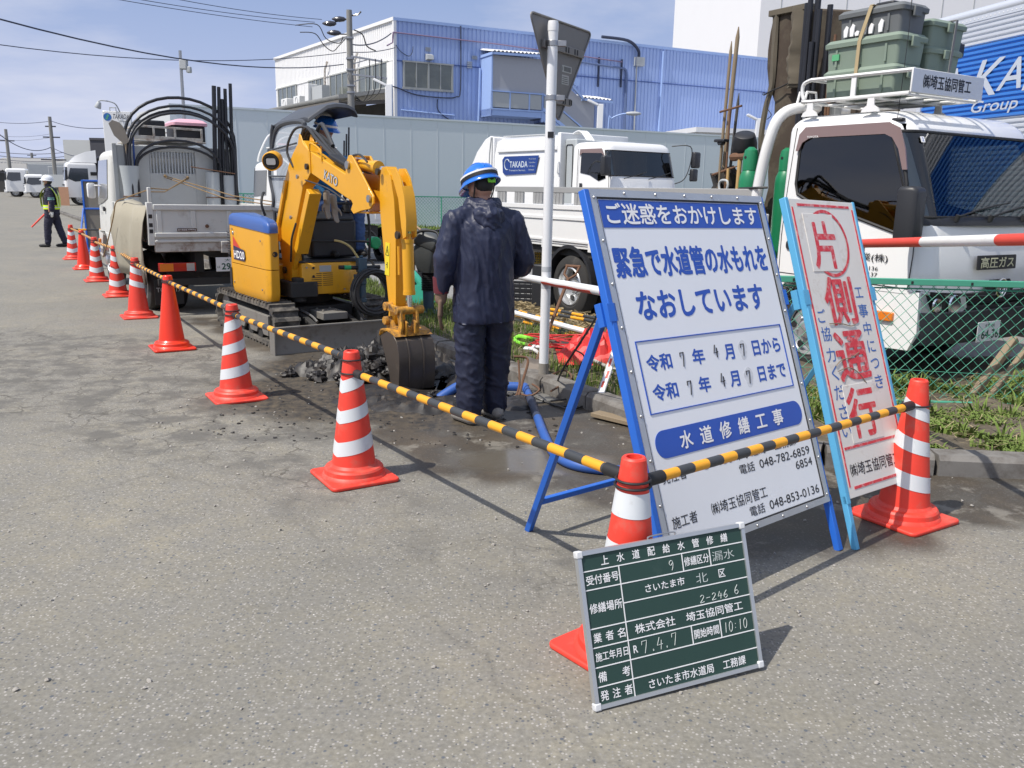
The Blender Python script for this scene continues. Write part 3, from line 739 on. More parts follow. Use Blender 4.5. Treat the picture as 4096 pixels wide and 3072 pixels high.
# ================================================================= CONES
CRED = mat('cone_red', (.78, .055, .032), .5, var=.08, dirt=(.55, .14, .10), damt=.4, dscale=7)
CREDB = mat('bright_cone_red', (.82, .04, .012), .4, var=.04, coat=.2)
CRW = mat('reflective_white', (.66, .69, .71), .4, var=.05, dirt=(.48, .48, .47), damt=.36, dscale=16)
def crad(z): return .118 + (.040 - .118) * (z - .075) / (.70 - .075)
def cone(x, y, rz, label, stripes=((.548, .066), (.385, .068), (.212, .076)), amp=.035, m=CRED, peel=False, byaw=32):
    root = thing('traffic_cone', label, 'traffic cone', (x, y, 0), rz, 'red traffic cones round the roadworks')
    b = MB(); b.prism(rrect(-.19, .19, -.19, .19, .03), 0, .022, pl='xy')
    b.bm.transform(Matrix.Rotation(R(byaw) - rz, 4, 'Z')); b.build('base', m, root, bevel=.008, bseg=3)
    b = MB()
    b.lathe([(.175, .018), (.168, .034), (.160, .040), (.158, .062), (.150, .072), (.128, .076), (crad(.09), .09), (crad(.3), .3), (crad(.5), .5), (crad(.694), .694), (.036, .7), (.026, .7), (.024, .66)], n=40)
    b.build('body', m, root, smooth=30)
    for zc, h in stripes:
        n = 48; top = []; bot = []
        for i in range(n):
            a = 2 * math.pi * i / n; o = amp * (2 * abs(((a / math.pi + 1) % 2) - 1) - 1)
            for lst, zz_ in ((bot, zc - h / 2 + o), (top, zc + h / 2 + o)):
                r = crad(zz_) + .0016; lst.append(V(r * math.cos(a), r * math.sin(a), zz_))
        MB().loft([bot, top], cap=False).build('reflective_stripe', CRW, root)
    if peel:
        p = MB(); P = [(.30, 1.75), (.22, 2.1), (.13, 2.35)]
        q = []
        for z_, a in P: r = crad(z_) + .006; q.append((r, a, z_))
        L0 = [V(r * math.cos(a), r * math.sin(a), z_) for r, a, z_ in q]; L1 = [V(r * math.cos(a + .38), r * math.sin(a + .38), z_ + .03) for r, a, z_ in q]
        p.add(L0 + L1, [(0, 1, 4, 3), (1, 2, 5, 4)]); p.build('peeling_tape', CRW, root)
    return root
A0 = math.atan2(1, .0)
def facing(x, y, extra=0): return math.atan2(-y, -x) + R(extra)
C = [(.402, 2.645), (-.849, 4.40), (-2.04, 6.12), (-3.27, 8.03), (-4.42, 9.95), (-5.53, 11.85), (-6.70, 13.68), (-7.86, 15.6), (-9.08, 17.6)]
CR_ = (1.935, 3.95)
cone(*C[0], facing(*C[0], 100), 'nearest cone, standing behind the green board with level white bands', ((.548, .082), (.375, .088), (.20, .09)), amp=.004, byaw=40)
cone(*C[1], facing(*C[1], -52), 'second cone along the row, slanted white bands, left of the blue stand')
cone(*C[2], facing(*C[2], -92), 'third cone along the row, slanted white bands with a torn lowest band', ((.555, .075), (.39, .07), (.215, .075)))
cone(*C[3], facing(*C[3]), 'plain bright red cone without bands nearest the excavator track', (), m=CREDB)
cone(*C[4], facing(*C[4], 60), 'cone with two bands and a loose strip of tape peeling off, by the truck wheel', ((.56, .07), (.41, .065)), peel=True)
cone(*C[5], facing(*C[5]), 'cone with three arrow shaped bands beside the canvas sheet of the dump truck')
cone(*C[6], facing(*C[6]), 'cone with three arrow shaped bands below the orange side lamp of the dump truck')
cone(*C[7], facing(*C[7]), 'plain bright red cone without bands, second from the traffic guard', (), m=CREDB)
cone(*C[8], facing(*C[8]), 'last banded cone of the row, in front of the traffic guard')
cone(*CR_, facing(*CR_, 118), 'cone at the right end, in front of the green mesh fence beside the narrow notice')
BARY = mat('bar_yellow', (.82, .37, .02), .42, var=.06, dirt=(.55, .27, .06), damt=.2, dscale=14)
BARK = mat('bar_black', (.045, .048, .052), .45, var=.12, dirt=(.12, .11, .1), damt=.2, dscale=12)
def conebar(a, b, za, zb, label, band=.165, r=.0185, first=1, off=.045, faded=False):
    a = V(a[0], a[1], za); b = V(b[0], b[1], zb); d = (b - a).normalized()
    root = thing('cone_bar', label, 'barrier bar', a, 0, 'striped bars joining the cones')
    p = a + d * off; q = b - d * off; l = (q - p).length; n = max(3, int(round(l / band / 2)) * 2 + 1)
    P = []; ms = []
    for i in range(n):
        P.append(p + d * l * i / n); ms.append((i + first) % 2)
    P.append(q)
    MB().tube(P, r, 12, ms=ms).build('bar', [BARK, BARY], root, world=True)
    for c, pp_, s_ in ((a, p, 1), (b, q, -1)):
        rr = crad(c.z) + .007
        MB().ring(c, rr, .0045, n=26, k=6).build('ring', BLACK, root, world=True)
        MB().cyl(c + d * s_ * (rr - .006), pp_ + d * s_ * .085, r + .004, n=12).build('sleeve', BLACK, root, world=True)
    return root
conebar(C[0], CR_, .605, .58, 'black and yellow bar across the face of the large notice', .088, first=0, off=.06)
conebar(C[1], C[0], .585, .625, 'black and yellow bar between the two nearest cones of the row', .105, first=0)
nm = ['second and third', 'third and fourth', 'fourth and fifth', 'fifth and sixth', 'sixth and seventh', 'seventh and eighth', 'eighth and ninth']
for i in range(1, 8):
    conebar(C[i + 1], C[i], .625 if i % 2 else .64, .655, 'black and yellow bar between the %s cones of the row' % nm[i - 1], .105 if i < 4 else .09)
conebar(C[8], (-8.35, 17.95), .60, .60, 'black and yellow bar from the last cone to the blue framed board', .3)
# ================================================================= PEOPLE
SKIN = mat('skin', (.42, .22, .15), .55, var=.08)
HAIR = mat('hair_black', (.012, .011, .010), .6, var=.3)
NAVY = mat('navy_rain_fabric', (.020, .025, .055), .5, var=.3, scale=3, bump=.35, bscale=30, spec=.4)
NAVYT = mat('navy_trousers', (.018, .022, .046), .55, var=.3, scale=3, bump=.35, bscale=30, spec=.35)
HBLUE = mat('helmet_blue', (.01, .15, .60), .2, var=.05, coat=.6)
HWHITE = mat('helmet_white', (.75, .77, .80), .25, var=.03, coat=.5)
GLOVE = mat('brown_glove', (.20, .13, .09), .8, var=.2, bump=.3)
GCUFF = mat('red_glove_cuff', (.13, .02, .03), .8, var=.2)
class Blob(MB):
    def cap(s, p, q, r1, r2=None, n=14):
        p, q = Vector(p), Vector(q); r2 = r1 if r2 is None else r2
        d = (q - p); l = d.length; d.normalize(); P = []; Rr = []
        for i in range(1, 5): a = math.pi / 2 * i / 5 - math.pi / 2; P.append(p + d * math.sin(a) * r1); Rr.append(math.cos(a) * r1)
        for i in range(5): P.append(p + d * l * i / 4); Rr.append(r1 + (r2 - r1) * i / 4)
        for i in range(1, 5): a = math.pi / 2 * i / 5; P.append(q + d * math.sin(a) * r2); Rr.append(math.cos(a) * r2)
        s.tube(P, Rr, n); return s
    def chain(s, P, Rr, n=14):
        for i in range(len(P) - 1): s.cap(P[i], P[i + 1], Rr[i], Rr[i + 1], n)
        return s
    WR = []
    def finish(s, name, m, parent, vox=.011, sm=4, wr=0., wscale=.1, stretch=1., zmin=None, **k):
        o = s.build(name, m, parent, smooth=0, **k)
        for p in o.data.polygons: p.use_smooth = True
        b = o.modifiers.new('remesh', 'REMESH'); b.mode = 'VOXEL'; b.voxel_size = vox; b.use_smooth_shade = True
        if sm: b = o.modifiers.new('smooth', 'SMOOTH'); b.iterations = sm; b.factor = .5
        if wr:
            Blob.WR.append((o, name, wr, wscale, stretch, zmin))
        return o
    @staticmethod
    def bake():
        dg = bpy.context.evaluated_depsgraph_get(); res = [bpy.data.meshes.new_from_object(w_[0].evaluated_get(dg)) for w_ in Blob.WR]
        for (o, name, wr, wscale, stretch, zmin), me2 in zip(Blob.WR, res):
            o.modifiers.clear(); o.data = me2
            fx_, fy_, fz_ = stretch if isinstance(stretch, tuple) else (1, 1, 1.6)
            sd = len(name) * 3.7
            ns_ = [v.normal.copy() for v in me2.vertices]
            for v, n_ in zip(me2.vertices, ns_):
                p = v.co.copy(); q = V(p.x * fx_ + .35 * p.z, p.y * fy_, p.z * fz_ + .3 * p.x) / wscale
                q += noise.noise_vector(q * .6) * .5
                d = (1 - abs(noise.noise(q + V(sd, 0, 0)))) ** 3 * .9 + .35 * (1 - abs(noise.noise(q * 2.1 + V(0, sd, 0)))) ** 3 - .55
                v.co = p + n_ * d * wr
            if zmin is not None:
                for v in me2.vertices:
                    if v.co.z < zmin: v.co.z = zmin + .006 * math.sin(9 * v.co.x)
            for pl_ in me2.polygons: pl_.use_smooth = True
def hand(b, w, d, palm_n, thumb_dir, curl=.5, L_=.085, thick=.013):
    """palm from the wrist w along d; fingers curl towards palm_n; thumb off the side thumb_dir"""
    w = Vector(w); d = Vector(d).normalized(); pn = Vector(palm_n).normalized(); td = Vector(thumb_dir); td = (td - d * td.dot(d)).normalized(); pn = (pn - d * pn.dot(d)).normalized()
    for o_, l_ in ((-.024, .078), (-.008, .084), (.010, .082), (.026, .074)):
        k0 = w + td * -o_ * .9; k1 = k0 + d * l_
        b.cap(k0 + d * .01, k1, thick, thick * .92, 8)
        a = .25 + curl * .5; p = k1; lens = (l_ * .50, l_ * .33, l_ * .26)
        for j, fl in enumerate(lens):
            dd = d * math.cos(a) + pn * math.sin(a); q = p + dd * fl; b.cap(p, q, .0098 - j * .001, .0092 - j * .001, 8); p = q; a += curl * .75
    t0 = w + td * .018 + d * .018; t1 = t0 + (td * .75 + d * .7 + pn * .25).normalized() * .042; t2 = t1 + (d * .9 + td * .25 + pn * .3).normalized() * .032; t3 = t2 + (d * .95 + pn * .35).normalized() * .026
    b.cap(t0, t1, .013, .011, 8).cap(t1, t2, .011, .010, 8).cap(t2, t3, .010, .008, 8)
def head(b, c, yaw, tilt=0., s=1.):
    """c = centre of the skull, yaw = the way the face looks (angle from +X)"""
    T = Matrix.Translation(Vector(c)) @ Matrix.Rotation(yaw, 4, 'Z') @ Matrix.Rotation(tilt, 4, 'Y')
    f = lambda x, y, z: T @ V(x * s, y * s, z * s)
    R3 = T.to_3x3()
    b.ell(f(0, 0, .02), .094 * s, .076 * s, .108 * s, 18, 12, T=R3)
    b.ell(f(.028, 0, -.05), .062 * s, .056 * s, .072 * s, 14, 10, T=R3)
    b.cap(f(.083, 0, .012), f(.104, 0, -.022), .010 * s, .014 * s, 8)         # nose
    b.cap(f(.076, -.02, -.060), f(.076, .02, -.060), .010 * s, .010 * s, 8)   # lips
    b.ell(f(.062, 0, -.098), .024 * s, .026 * s, .022 * s, 10, 8, T=R3)       # chin
    b.cap(f(.076, -.045, .034), f(.082, .045, .034), .010 * s, .010 * s, 8)   # brow
    for sy in (-1, 1):
        b.ell(f(-.002, sy * .078, -.012), .020 * s, .008 * s, .032 * s, 10, 8, T=R3)   # ear
        b.ell(f(.06, sy * .04, -.018), .022 * s, .02 * s, .022 * s, 8, 6, T=R3)
    return T
def face_bits(root, T, s=1.):
    e = MB(T)
    for sy in (-1, 1): e.ell((.080 * s, sy * .030 * s, .012 * s), .009 * s, .014 * s, .008 * s, 10, 6)
    e.build('eyes', HAIR, root)
def helmet(root, T, m, band=None, mark=None, s=1.):
    T = T @ Matrix.Translation(V(-.006, 0, -.030)) @ Matrix.Scale(1.07, 4); b = MB(T); rings = []
    for i in range(9):
        a = math.pi / 2 * i / 8; r = math.cos(a) ** .8
        rings.append([V(.005 + .128 * s * r * math.cos(t), .110 * s * r * math.sin(t), .055 * s + .105 * s * math.sin(a)) for t in [2 * math.pi * j / 28 for j in range(28)]])
    rings[-1] = [rings[-1][0].lerp(V(.005, 0, .16 * s), .98) * 1 for _ in rings[-1]] if False else [V(.005 + .012 * math.cos(2 * math.pi * j / 28), .012 * math.sin(2 * math.pi * j / 28), .1605 * s) for j in range(28)]
    b.loft(rings);
    br = []
    for k_, (g, z) in enumerate(((1.0, .058), (1.10, .045), (1.10, .038), (.96, .05))):
        br.append([V(.005 + .128 * s * g * math.cos(t) + (.03 * s * max(0, math.cos(t)) if k_ in (1, 2) else 0), .110 * s * g * math.sin(t), z * s - (.012 * max(0, math.cos(t)) if k_ in (1, 2) else 0)) for t in [2 * math.pi * j / 28 for j in range(28)]])
    b.loft(br, cap=False)
    for y_ in (-.03, .0, .03):
        P = []
        for i in range(9): a = -1.0 + 2.0 * i / 8; P.append(V(.005 + .118 * s * math.sin(a), y_ * s, .055 * s + .1045 * s * math.cos(a) ** .9))
        b.tube(P, .006 * s, 6)
    o = b.build('helmet', m, root, smooth=60)
    if band:
        r0 = [V(.005 + .1300 * s * math.cos(t), .112 * s * math.sin(t), .068 * s) for t in [2 * math.pi * j / 28 for j in range(28)]]
        r1 = [V(.005 + .1288 * s * math.cos(t), .1115 * s * math.sin(t), .088 * s) for t in [2 * math.pi * j / 28 for j in range(28)]]
        c = MB(T); c.loft([r0, r1], cap=False); c.build('helmet_band', band, root, smooth=60)
    return o
root = thing('person', 'worker in navy rain jacket and blue helmet standing with his back turned by the hole', 'person', M=Matrix.Translation(V(-.20, 5.62, 0)) @ Matrix.Rotation(R(24), 4, 'Z') @ Matrix.Diagonal((.97, 1.0, 1.055, 1)))
body = Blob()
Th = head(body, (-.005, .055, 1.475), R(108), R(20))
body.chain([(.0, .02, 1.30), (-.0, .035, 1.40)], [.058, .055])
body.chain([(0, 0, .98), (0, .0, 1.15), (.0, .01, 1.28)], [.13, .135, .12])
body.chain([(-.19, .01, 1.27), (-.28, .01, 1.02), (-.285, .05, .83)], [.05, .045, .032])
body.chain([(.2, .01, 1.27), (.31, .03, 1.01), (.20, .22, .93)], [.05, .045, .032])
for x_, y_ in ((-.10, -.02), (.12, .05)): body.chain([(x_ * .9, 0, .85), (x_, y_, .46), (x_, y_, .1)], [.085, .06, .045])
body.finish('body', SKIN, root, .0075, 2)
face_bits(root, Th)
gl = Blob(Matrix.Translation(V(-.29, .055, .82)) @ Matrix.Scale(1.3, 4) @ Matrix.Translation(V(.29, -.055, -.82))); hand(gl, (-.288, .055, .80), (-.06, .06, -1), (.55, .6, 0), (.3, .8, 0), .35); gl.cap((-.286, .05, .84), (-.288, .055, .80), .034, .031)
gl.finish('glove', GLOVE, root, .005, 2)
gl = Blob(); hand(gl, (.185, .25, .915), (-.5, .8, -.1), (0, .2, -1), (-.8, -.3, .2), .9); gl.cap((.2, .22, .93), (.185, .25, .915), .034, .031)
gl.finish('glove', GLOVE, root, .006, 2)
MB().lathe([(.050, 0), (.054, .03), (.058, .10)], (-.286, .052, .83), 18).build('cuff', GCUFF, root)
j = Blob()
j.chain([(0, .0, .68), (0, .0, .86), (0, .0, 1.0), (0, .005, 1.16), (0, .01, 1.25)], [.162, .158, .165, .172, .14])
for sx in (-1, 1):
    j.chain([(sx * .06, 0, .68), (sx * .055, 0, .9), (sx * .07, 0, 1.05), (sx * .09, 0, 1.2)], [.158, .150, .145, .12])
    j.cap((sx * .02, .02, 1.335), (sx * .205, .01, 1.265), .07, .072)
j.chain([(-.21, .01, 1.265), (-.275, .0, 1.05), (-.272, .03, .95), (-.282, .05, .87)], [.078, .078, .072, .058])
j.chain([(.21, .01, 1.265), (.305, .02, 1.04), (.30, .06, .985), (.235, .17, .935)], [.080, .080, .074, .055])
j.finish('rain_jacket', NAVY, root, .010, 4, .013, .10, (1.7, 1.7, .6), .655)
hd = Blob()
hd.chain([(-.085, .03, 1.36), (0, -.055, 1.335), (.085, .03, 1.36)], [.055, .066, .055])
hd.cap((0, -.09, 1.29), (0, -.115, 1.225), .075, .04); hd.cap((-.05, -.07, 1.30), (-.03, -.10, 1.25), .06, .045); hd.cap((.05, -.07, 1.30), (.03, -.10, 1.25), .06, .045)
hd.finish('hood', NAVY, root, .008, 3, .014, .07, (1, 1, 1.3))
t_ = Blob()
t_.chain([(0, 0, .88), (0, 0, .78)], [.15, .15])
for sx, x_, y_ in ((-1, -.105, -.03), (1, .115, .05)):
    t_.chain([(sx * .09, 0, .82), (x_ * .98, y_ * .3, .62), (x_, y_ * .6, .44), (x_, y_, .24), (x_, y_, .10)], [.118, .108, .098, .096, .088])
t_.finish('rain_trousers', NAVYT, root, .009, 3, .014, .10, (.9, .9, 1.4))
for x_, y_ in ((-.115, -.04), (.115, .045)):
    s_ = Blob(); s_.cap((x_, y_ - .05, .05), (x_ - .05, y_ + .12, .04), .045, .038); s_.cap((x_, y_ - .02, .07), (x_ - .01, y_ + .03, .09), .045, .05)
    s_.finish('shoe', mat('pale_shoe', (.30, .28, .25), .7, var=.2, dirt=(.08, .07, .06), damt=.4), root, .008, 2)
helmet(root, Th, HBLUE, HAIR)
wb_ = MB(Th @ Matrix.Translation(V(-.006, 0, -.030)) @ Matrix.Scale(1.07, 4)); wb_.loft([[V(.005 + .1296 * math.cos(t), .1117 * math.sin(t), z_) for t in [2 * math.pi * j / 28 for j in range(28)]] for z_ in (.088, .098)], cap=False); wb_.build('helmet_stripe', WHT, root, smooth=60)
hb = Blob(Th); hb.ell((-.026, 0, .012), .074, .074, .078, 16, 12); hb.finish('hair', HAIR, root, .008, 2)
tg = MB(Th); tg.box(-.118, -.108, -.035, .03, -.010, .022); tg.build('green_tag', mat('lime_plastic', (.25, .75, .05), .4), root, bevel=.006)
st = MB(Th); st.tube(catmull([V(-.06, .082, .045), V(-.03, .084, -.02), V(.03, .066, -.09), V(.06, .03, -.125)], 4), .005, 6); st.tube(catmull([V(-.06, -.082, .045), V(-.03, -.084, -.02), V(.03, -.066, -.09), V(.06, -.03, -.125)], 4), .005, 6)
st.tube(catmull([V(-.09, -.07, .045), V(-.11, 0, .01), V(-.09, .07, .045)], 4), .012, 6)
st.build('chin_strap', HAIR, root)
root = thing('person', 'traffic guard in white helmet, mask and yellow reflective vest holding a red baton', 'person', (-11.22, 20.9, 0), R(8))
GN = mat('guard_uniform', (.018, .018, .040), .75, var=.2, bump=.3)
VEST = mat('vest_yellow', (.70, .92, .04), .6, var=.08)
VSIL = mat('vest_silver', (.62, .65, .68), .4, var=.05)
b = Blob()
Th = head(b, (-.01, 0, 1.565), R(180), R(-6))
b.chain([(.03, 0, 1.38), (0, 0, 1.48)], [.055, .052]); b.chain([(.02, 0, 1.0), (.02, 0, 1.32)], [.12, .12])
for sy in (-1, 1): b.chain([(.05, sy * .18, 1.34), (.09, sy * .24, 1.08), (.06, sy * .24, .86)], [.045, .04, .03])
b.chain([(.02, -.09, .9), (-.06, -.09, .5), (-.10, -.09, .1)], [.08, .06, .04]); b.chain([(.02, .09, .9), (.10, .09, .5), (.22, .09, .12)], [.08, .06, .04])
b.finish('body', SKIN, root, .009, 2)
face_bits(root, Th)
j = Blob()
j.chain([(.02, 0, .80), (.02, 0, .95), (.03, 0, 1.12), (.04, 0, 1.30)], [.155, .155, .165, .145])
for sy in (-1, 1):
    j.cap((.03, sy * .05, .82), (.03, sy * .07, 1.2), .145, .13); j.cap((.03, 0, 1.38), (.05, sy * .17, 1.34), .07, .07)
j.chain([(.06, -.20, 1.34), (.13, -.24, 1.08), (.12, -.25, .90)], [.072, .066, .055])
j.chain([(.04, .20, 1.34), (.02, .26, 1.08), (-.10, .26, .92)], [.072, .066, .055])
j.chain([(0, 0, 1.40), (-.01, 0, 1.46)], [.078, .07])
j.finish('jacket', GN, root, .013, 3, .02, .09)
t_ = Blob(); t_.cap((.02, 0, .86), (.02, 0, .80), .14, .14)
t_.chain([(.0, -.08, .82), (-.07, -.09, .48), (-.10, -.09, .12)], [.11, .085, .07]); t_.chain([(.04, .08, .82), (.11, .09, .48), (.22, .09, .14)], [.11, .085, .07])
t_.finish('trousers', GN, root, .013, 3, .016, .1)
for x_, y_ in ((-.12, -.09), (.20, .09)):
    s_ = Blob(); s_.cap((x_ + .03, y_, .05), (x_ - .16, y_, .038), .048, .036); s_.finish('shoe', BLACK, root, .012, 2)
def torso_band(zs, w, m, name, hw=.172, hd=.192, tilt=None, a0=0, a1=6.2832):
    r = [[], []]
    for i in range(33):
        a = a0 + (a1 - a0) * i / 32
        for k_, dz in ((0, -w / 2), (1, w / 2)):
            z_ = zs + dz + (tilt(a) if tilt else 0); g = 1 + .02
            r[k_].append(V(.025 + hw * g * math.cos(a), hd * g * 1.13 * math.sin(a), z_))
    MB().loft(r, cap=False, closed=False).build(name, m, root, smooth=60)
torso_band(.955, .10, VEST, 'vest_belt'); torso_band(.955, .022, VSIL, 'vest_silver_stripe', .174, .194)
for sy in (-1, 1):
    P = [V(-.165, sy * .07, .96), V(-.172, sy * .075, 1.1), V(-.162, sy * .085, 1.25), V(-.09, sy * .095, 1.37), V(.04, sy * .10, 1.43), V(.13, sy * .09, 1.36), V(.195, sy * .08, 1.2), V(.20, sy * .06, .96)]
    P = catmull(P, 4); g1 = [p + V(0, .055, 0) for p in P]; g2 = [p - V(0, .05, 0) for p in P]
    MB().loft([g1, g2], cap=False, closed=False).build('vest_strap', VEST, root, smooth=60)
    Q = [p + V(-.004 if p.x < 0 else .004, 0, .003) for p in P]; MB().loft([[p + V(0, .012, 0) for p in Q], [p - V(0, .012, 0) for p in Q]], cap=False, closed=False).build('vest_silver_stripe', VSIL, root, smooth=60)
for dz in (0, .035):
    MB().lathe([(.075, 0), (.075, .014)], (.112, -.232, 1.13 + dz), 16, cap=False).build('sleeve_stripe', mat('sleeve_mark', (.35, .75, .65), .5), root)
GW = mat('white_glove', (.72, .72, .70), .8, var=.06)
g = Blob(); hand(g, (.118, -.25, .87), (-.1, 0, -1), (-.3, .9, 0), (-1, 0, 0), .4); g.cap((.12, -.25, .92), (.118, -.25, .87), .04, .034); g.finish('glove', GW, root, .007, 2)
g = Blob(); hand(g, (-.11, .26, .905), (-.7, 0, -.6), (-.2, -.8, 0), (-.6, -.3, .6), 1.1); g.cap((-.08, .26, .93), (-.11, .26, .905), .04, .034); g.finish('glove', GW, root, .007, 2)
helmet(root, Th, HWHITE)
k_ = Blob(Th); k_.ell((-.022, 0, -.0), .080, .077, .085, 14, 10); k_.finish('hair', HAIR, root, .01, 2)
k_ = MB(Th); k_.ell((.068, 0, -.052), .046, .052, .042, 14, 10); k_.build('mask', GW, root, smooth=60)
st = MB(Th)
for sy in (-1, 1): st.tube([V(.04, sy * .058, -.03), V(.0, sy * .082, .0)], .003, 5)
st.build('mask_strap', GW, root)
root = thing('signal_baton', 'glowing red baton held low in the hand of the traffic guard', 'baton', (-11.4, 21.1, .85))
a = V(-11.40, 21.14, .87); d = V(-.62, -.05, -.58).normalized()
MB().cyl(a - d * .06, a + d * .14, .017).build('grip', BLACK, root, world=True)
MB().cyl(a + d * .14, a + d * .60, .024, .020).build('light_tube', mat('baton_red', (.95, .12, .08), .3, var=.05, coat=.5), root, world=True)
# ================================================================= EXCAVATOR
EO = V(-2.25, 9.1, 0); ERZ = math.atan2(-.813, .582)
root = thing('mini_excavator', 'yellow mini excavator on rubber tracks with a blue hood, digging by the kerb', 'excavator', EO, ERZ)
EX = root
def track(yc):
    w_, h_, x0, x1, r = .25, .40, -1.0, .86, .19
    P = []
    for i in range(9): a = R(90 + 22.5 * i); P.append((x0 + r + r * math.cos(a), .215 + r * math.sin(a)))
    for i in range(9): a = R(-90 + 22.5 * i); P.append((x1 - r + r * math.cos(a), .215 + r * math.sin(a)))
    pts = [V(x, 0, z) for x, z in P]; pts.append(pts[0]); cu = [0]
    for a, c in zip(pts, pts[1:]): cu.append(cu[-1] + (c - a).length)
    n = 46; b = MB(); inner = []; outer = []
    for i in range(n * 2):
        p = along(pts, cu, cu[-1] * i / (n * 2)); q = along(pts, cu, (cu[-1] * i / (n * 2) + .02) % cu[-1]); d = (q - p).normalized(); nn = V(-d.z, 0, d.x)
        if nn.dot(p - V((x0 + x1) / 2, 0, .215)) < 0: nn = -nn
        o_ = .0 if i % 2 else .022
        outer.append((p + nn * o_)); inner.append(p - nn * .03)
    rings = []
    for i in range(n * 2):
        j = (i + 1) % (n * 2)
        oo = .022 if i % 2 == 0 else .0
        d = (outer[j] - outer[i]);
        rings.append([V(inner[i].x, yc - w_ / 2, inner[i].z), V(inner[i].x, yc + w_ / 2, inner[i].z), V(outer[i].x, yc + w_ / 2, outer[i].z), V(outer[i].x, yc - w_ / 2, outer[i].z)])
    rings.append(rings[0]); b.loft(rings, cap=False)
    for i in range(n):
        s0 = cu[-1] * i / n; p = along(pts, cu, s0); q = along(pts, cu, (s0 + .02) % cu[-1]); d = (q - p).normalized(); nn = V(-d.z, 0, d.x)
        if nn.dot(p - V((x0 + x1) / 2, 0, .215)) < 0: nn = -nn
        T = Matrix(((d.x, 0, nn.x, p.x), (d.y, 1, nn.y, yc), (d.z, 0, nn.z, p.z), (0, 0, 0, 1)))
        b.box(-.016, .016, -w_ / 2 - .004, w_ / 2 + .004, -.005, .034, T=T)
    t = b.build('track', TRACK, EX, smooth=20)
    MB().lathe([(.16, -.06), (.16, .06)], (x1 - .2, yc, .215), 24, ax='y').build('idler', MUDST, t)
    MB().lathe([(.15, -.07), (.15, .07)], (x0 + .2, yc, .215), 24, ax='y').build('sprocket', MUDST, t)
    for k_ in range(4): MB().lathe([(.07, -.09), (.07, .09)], (-.5 + k_ * .28, yc, .10), 16, ax='y').build('roller', DARK, t)
    s = MB(); sgn = -1 if yc < 0 else 1
    s.prism([(-.72, .12), (-.78, .30), (.62, .30), (.62, .10), (.48, .10), (.44, .15), (.32, .15), (.28, .10), (.1, .10), (.06, .15), (-.06, .15), (-.1, .10), (-.3, .10)], yc + sgn * .085, yc + sgn * .108)
    s.box(-.75, .6, yc - .08, yc + .08, .13, .30); s.build('track_frame', MUDST, t, bevel=.004)
track(-.52); track(.46)
u = MB(); u.box(-.5, .55, -.36, .30, .18, .36); u.lathe([(.33, .36), (.33, .47)], (0, -.03, 0), 30); u.prism([(.5, .20), (1.02, .12), (1.02, .22), (.5, .32)], -.30, -.24); u.prism([(.5, .20), (1.02, .12), (1.02, .22), (.5, .32)], .14, .20)
u.build('undercarriage', DARK, EX, bevel=.006)
c = MB(); c.box(.52, .88, -.16, .10, .26, .33);
for x_, y_ in ((.58, -.1), (.58, .04), (.74, -.1), (.74, .04)): c.cyl((x_, y_, .33), (x_, y_, .345), .014, n=6)
c.build('cylinder_cover', MUDST, EX, bevel=.005)
MB().tube(catmull([V(.35, -.3, .33), V(.55, -.28, .34), V(.72, -.22, .29), V(.82, -.2, .24)], 5), .013, 8).build('hose', STEEL, EX)
bl = MB(); prof = [(1.06, .02), (1.095, .0), (1.075, .09), (1.075, .17), (1.10, .25), (1.085, .255), (1.05, .17), (1.045, .09)]
bl.prism(prof, -.74, .56); bl.box(1.00, 1.13, -.752, -.738, .0, .27); bl.box(1.00, 1.13, .558, .572, .0, .27); bl.bar((1.092, -.74, .252), (1.092, .56, .252), .03, .018)
bl.build('dozer_blade', MUDST, EX, bevel=.003)
def ring_plan(pts, z, k=None): return [V(x, y, z) for x, y in pts]
def rpoly(P, r, k=5):
    o = []; n = len(P)
    for i in range(n):
        a, b_, c_ = Vector(P[i - 1]), Vector(P[i]), Vector(P[(i + 1) % n]); rr = r[i] if isinstance(r, (list, tuple)) else r
        u = (a - b_).normalized(); w = (c_ - b_).normalized(); p, q = b_ + u * rr, b_ + w * rr
        for j in range(k + 1):
            t = j / k; o.append(tuple((p * (1 - t) ** 2 + b_ * 2 * t * (1 - t) + q * t * t)))
    return o
plan = rpoly([(.28, -.62), (.28, .60), (-.45, .62), (-.78, .15), (-.62, -.52)], [.04, .10, .25, .3, .22])
b = MB(); b.loft([ring_plan([(x * .94, y * .94) for x, y in plan], .43), ring_plan(plan, .48), ring_plan(plan, .74), ring_plan([(x * .99, y * .99) for x, y in plan], .76)]); b.build('counterweight', YEL, EX, smooth=40, bevel=.006)
hp = rpoly([(.62, -.625), (.69, -.60), (.67, -.505), (-.40, -.36), (-.62, -.5), (-.42, -.64)], [.03, .02, .015, .03, .06, .08])
b = MB(); b.loft([ring_plan([(.1 + (x - .1) * .88, -.5 + (y + .5) * .80) for x, y in hp], .42), ring_plan([(.1 + (x - .1) * .96, -.5 + (y + .5) * .93) for x, y in hp], .455), ring_plan(hp, .52), ring_plan(hp, .745)]); b.loft([ring_plan(hp, .752), ring_plan(hp, 1.13), ring_plan([(x * .99, y * .99 - .004) for x, y in hp], 1.155)]); b.build('hood_body', YEL, EX, smooth=40, bevel=.005)
hb_ = [(x * 1.01 + .003, (y + .48) * 1.05 - .48) for x, y in hp]
def slope(rings):
    for r in rings:
        for p in r: p.z += -.075 * max(0, (p.x - .1))
    return rings
b = MB(); cx_, cy_ = sum(x for x, y in hb_) / len(hb_), sum(y for x, y in hb_) / len(hb_)
sc2 = lambda k_: [(cx_ + (x - cx_) * k_, cy_ + (y - cy_) * k_) for x, y in hb_]
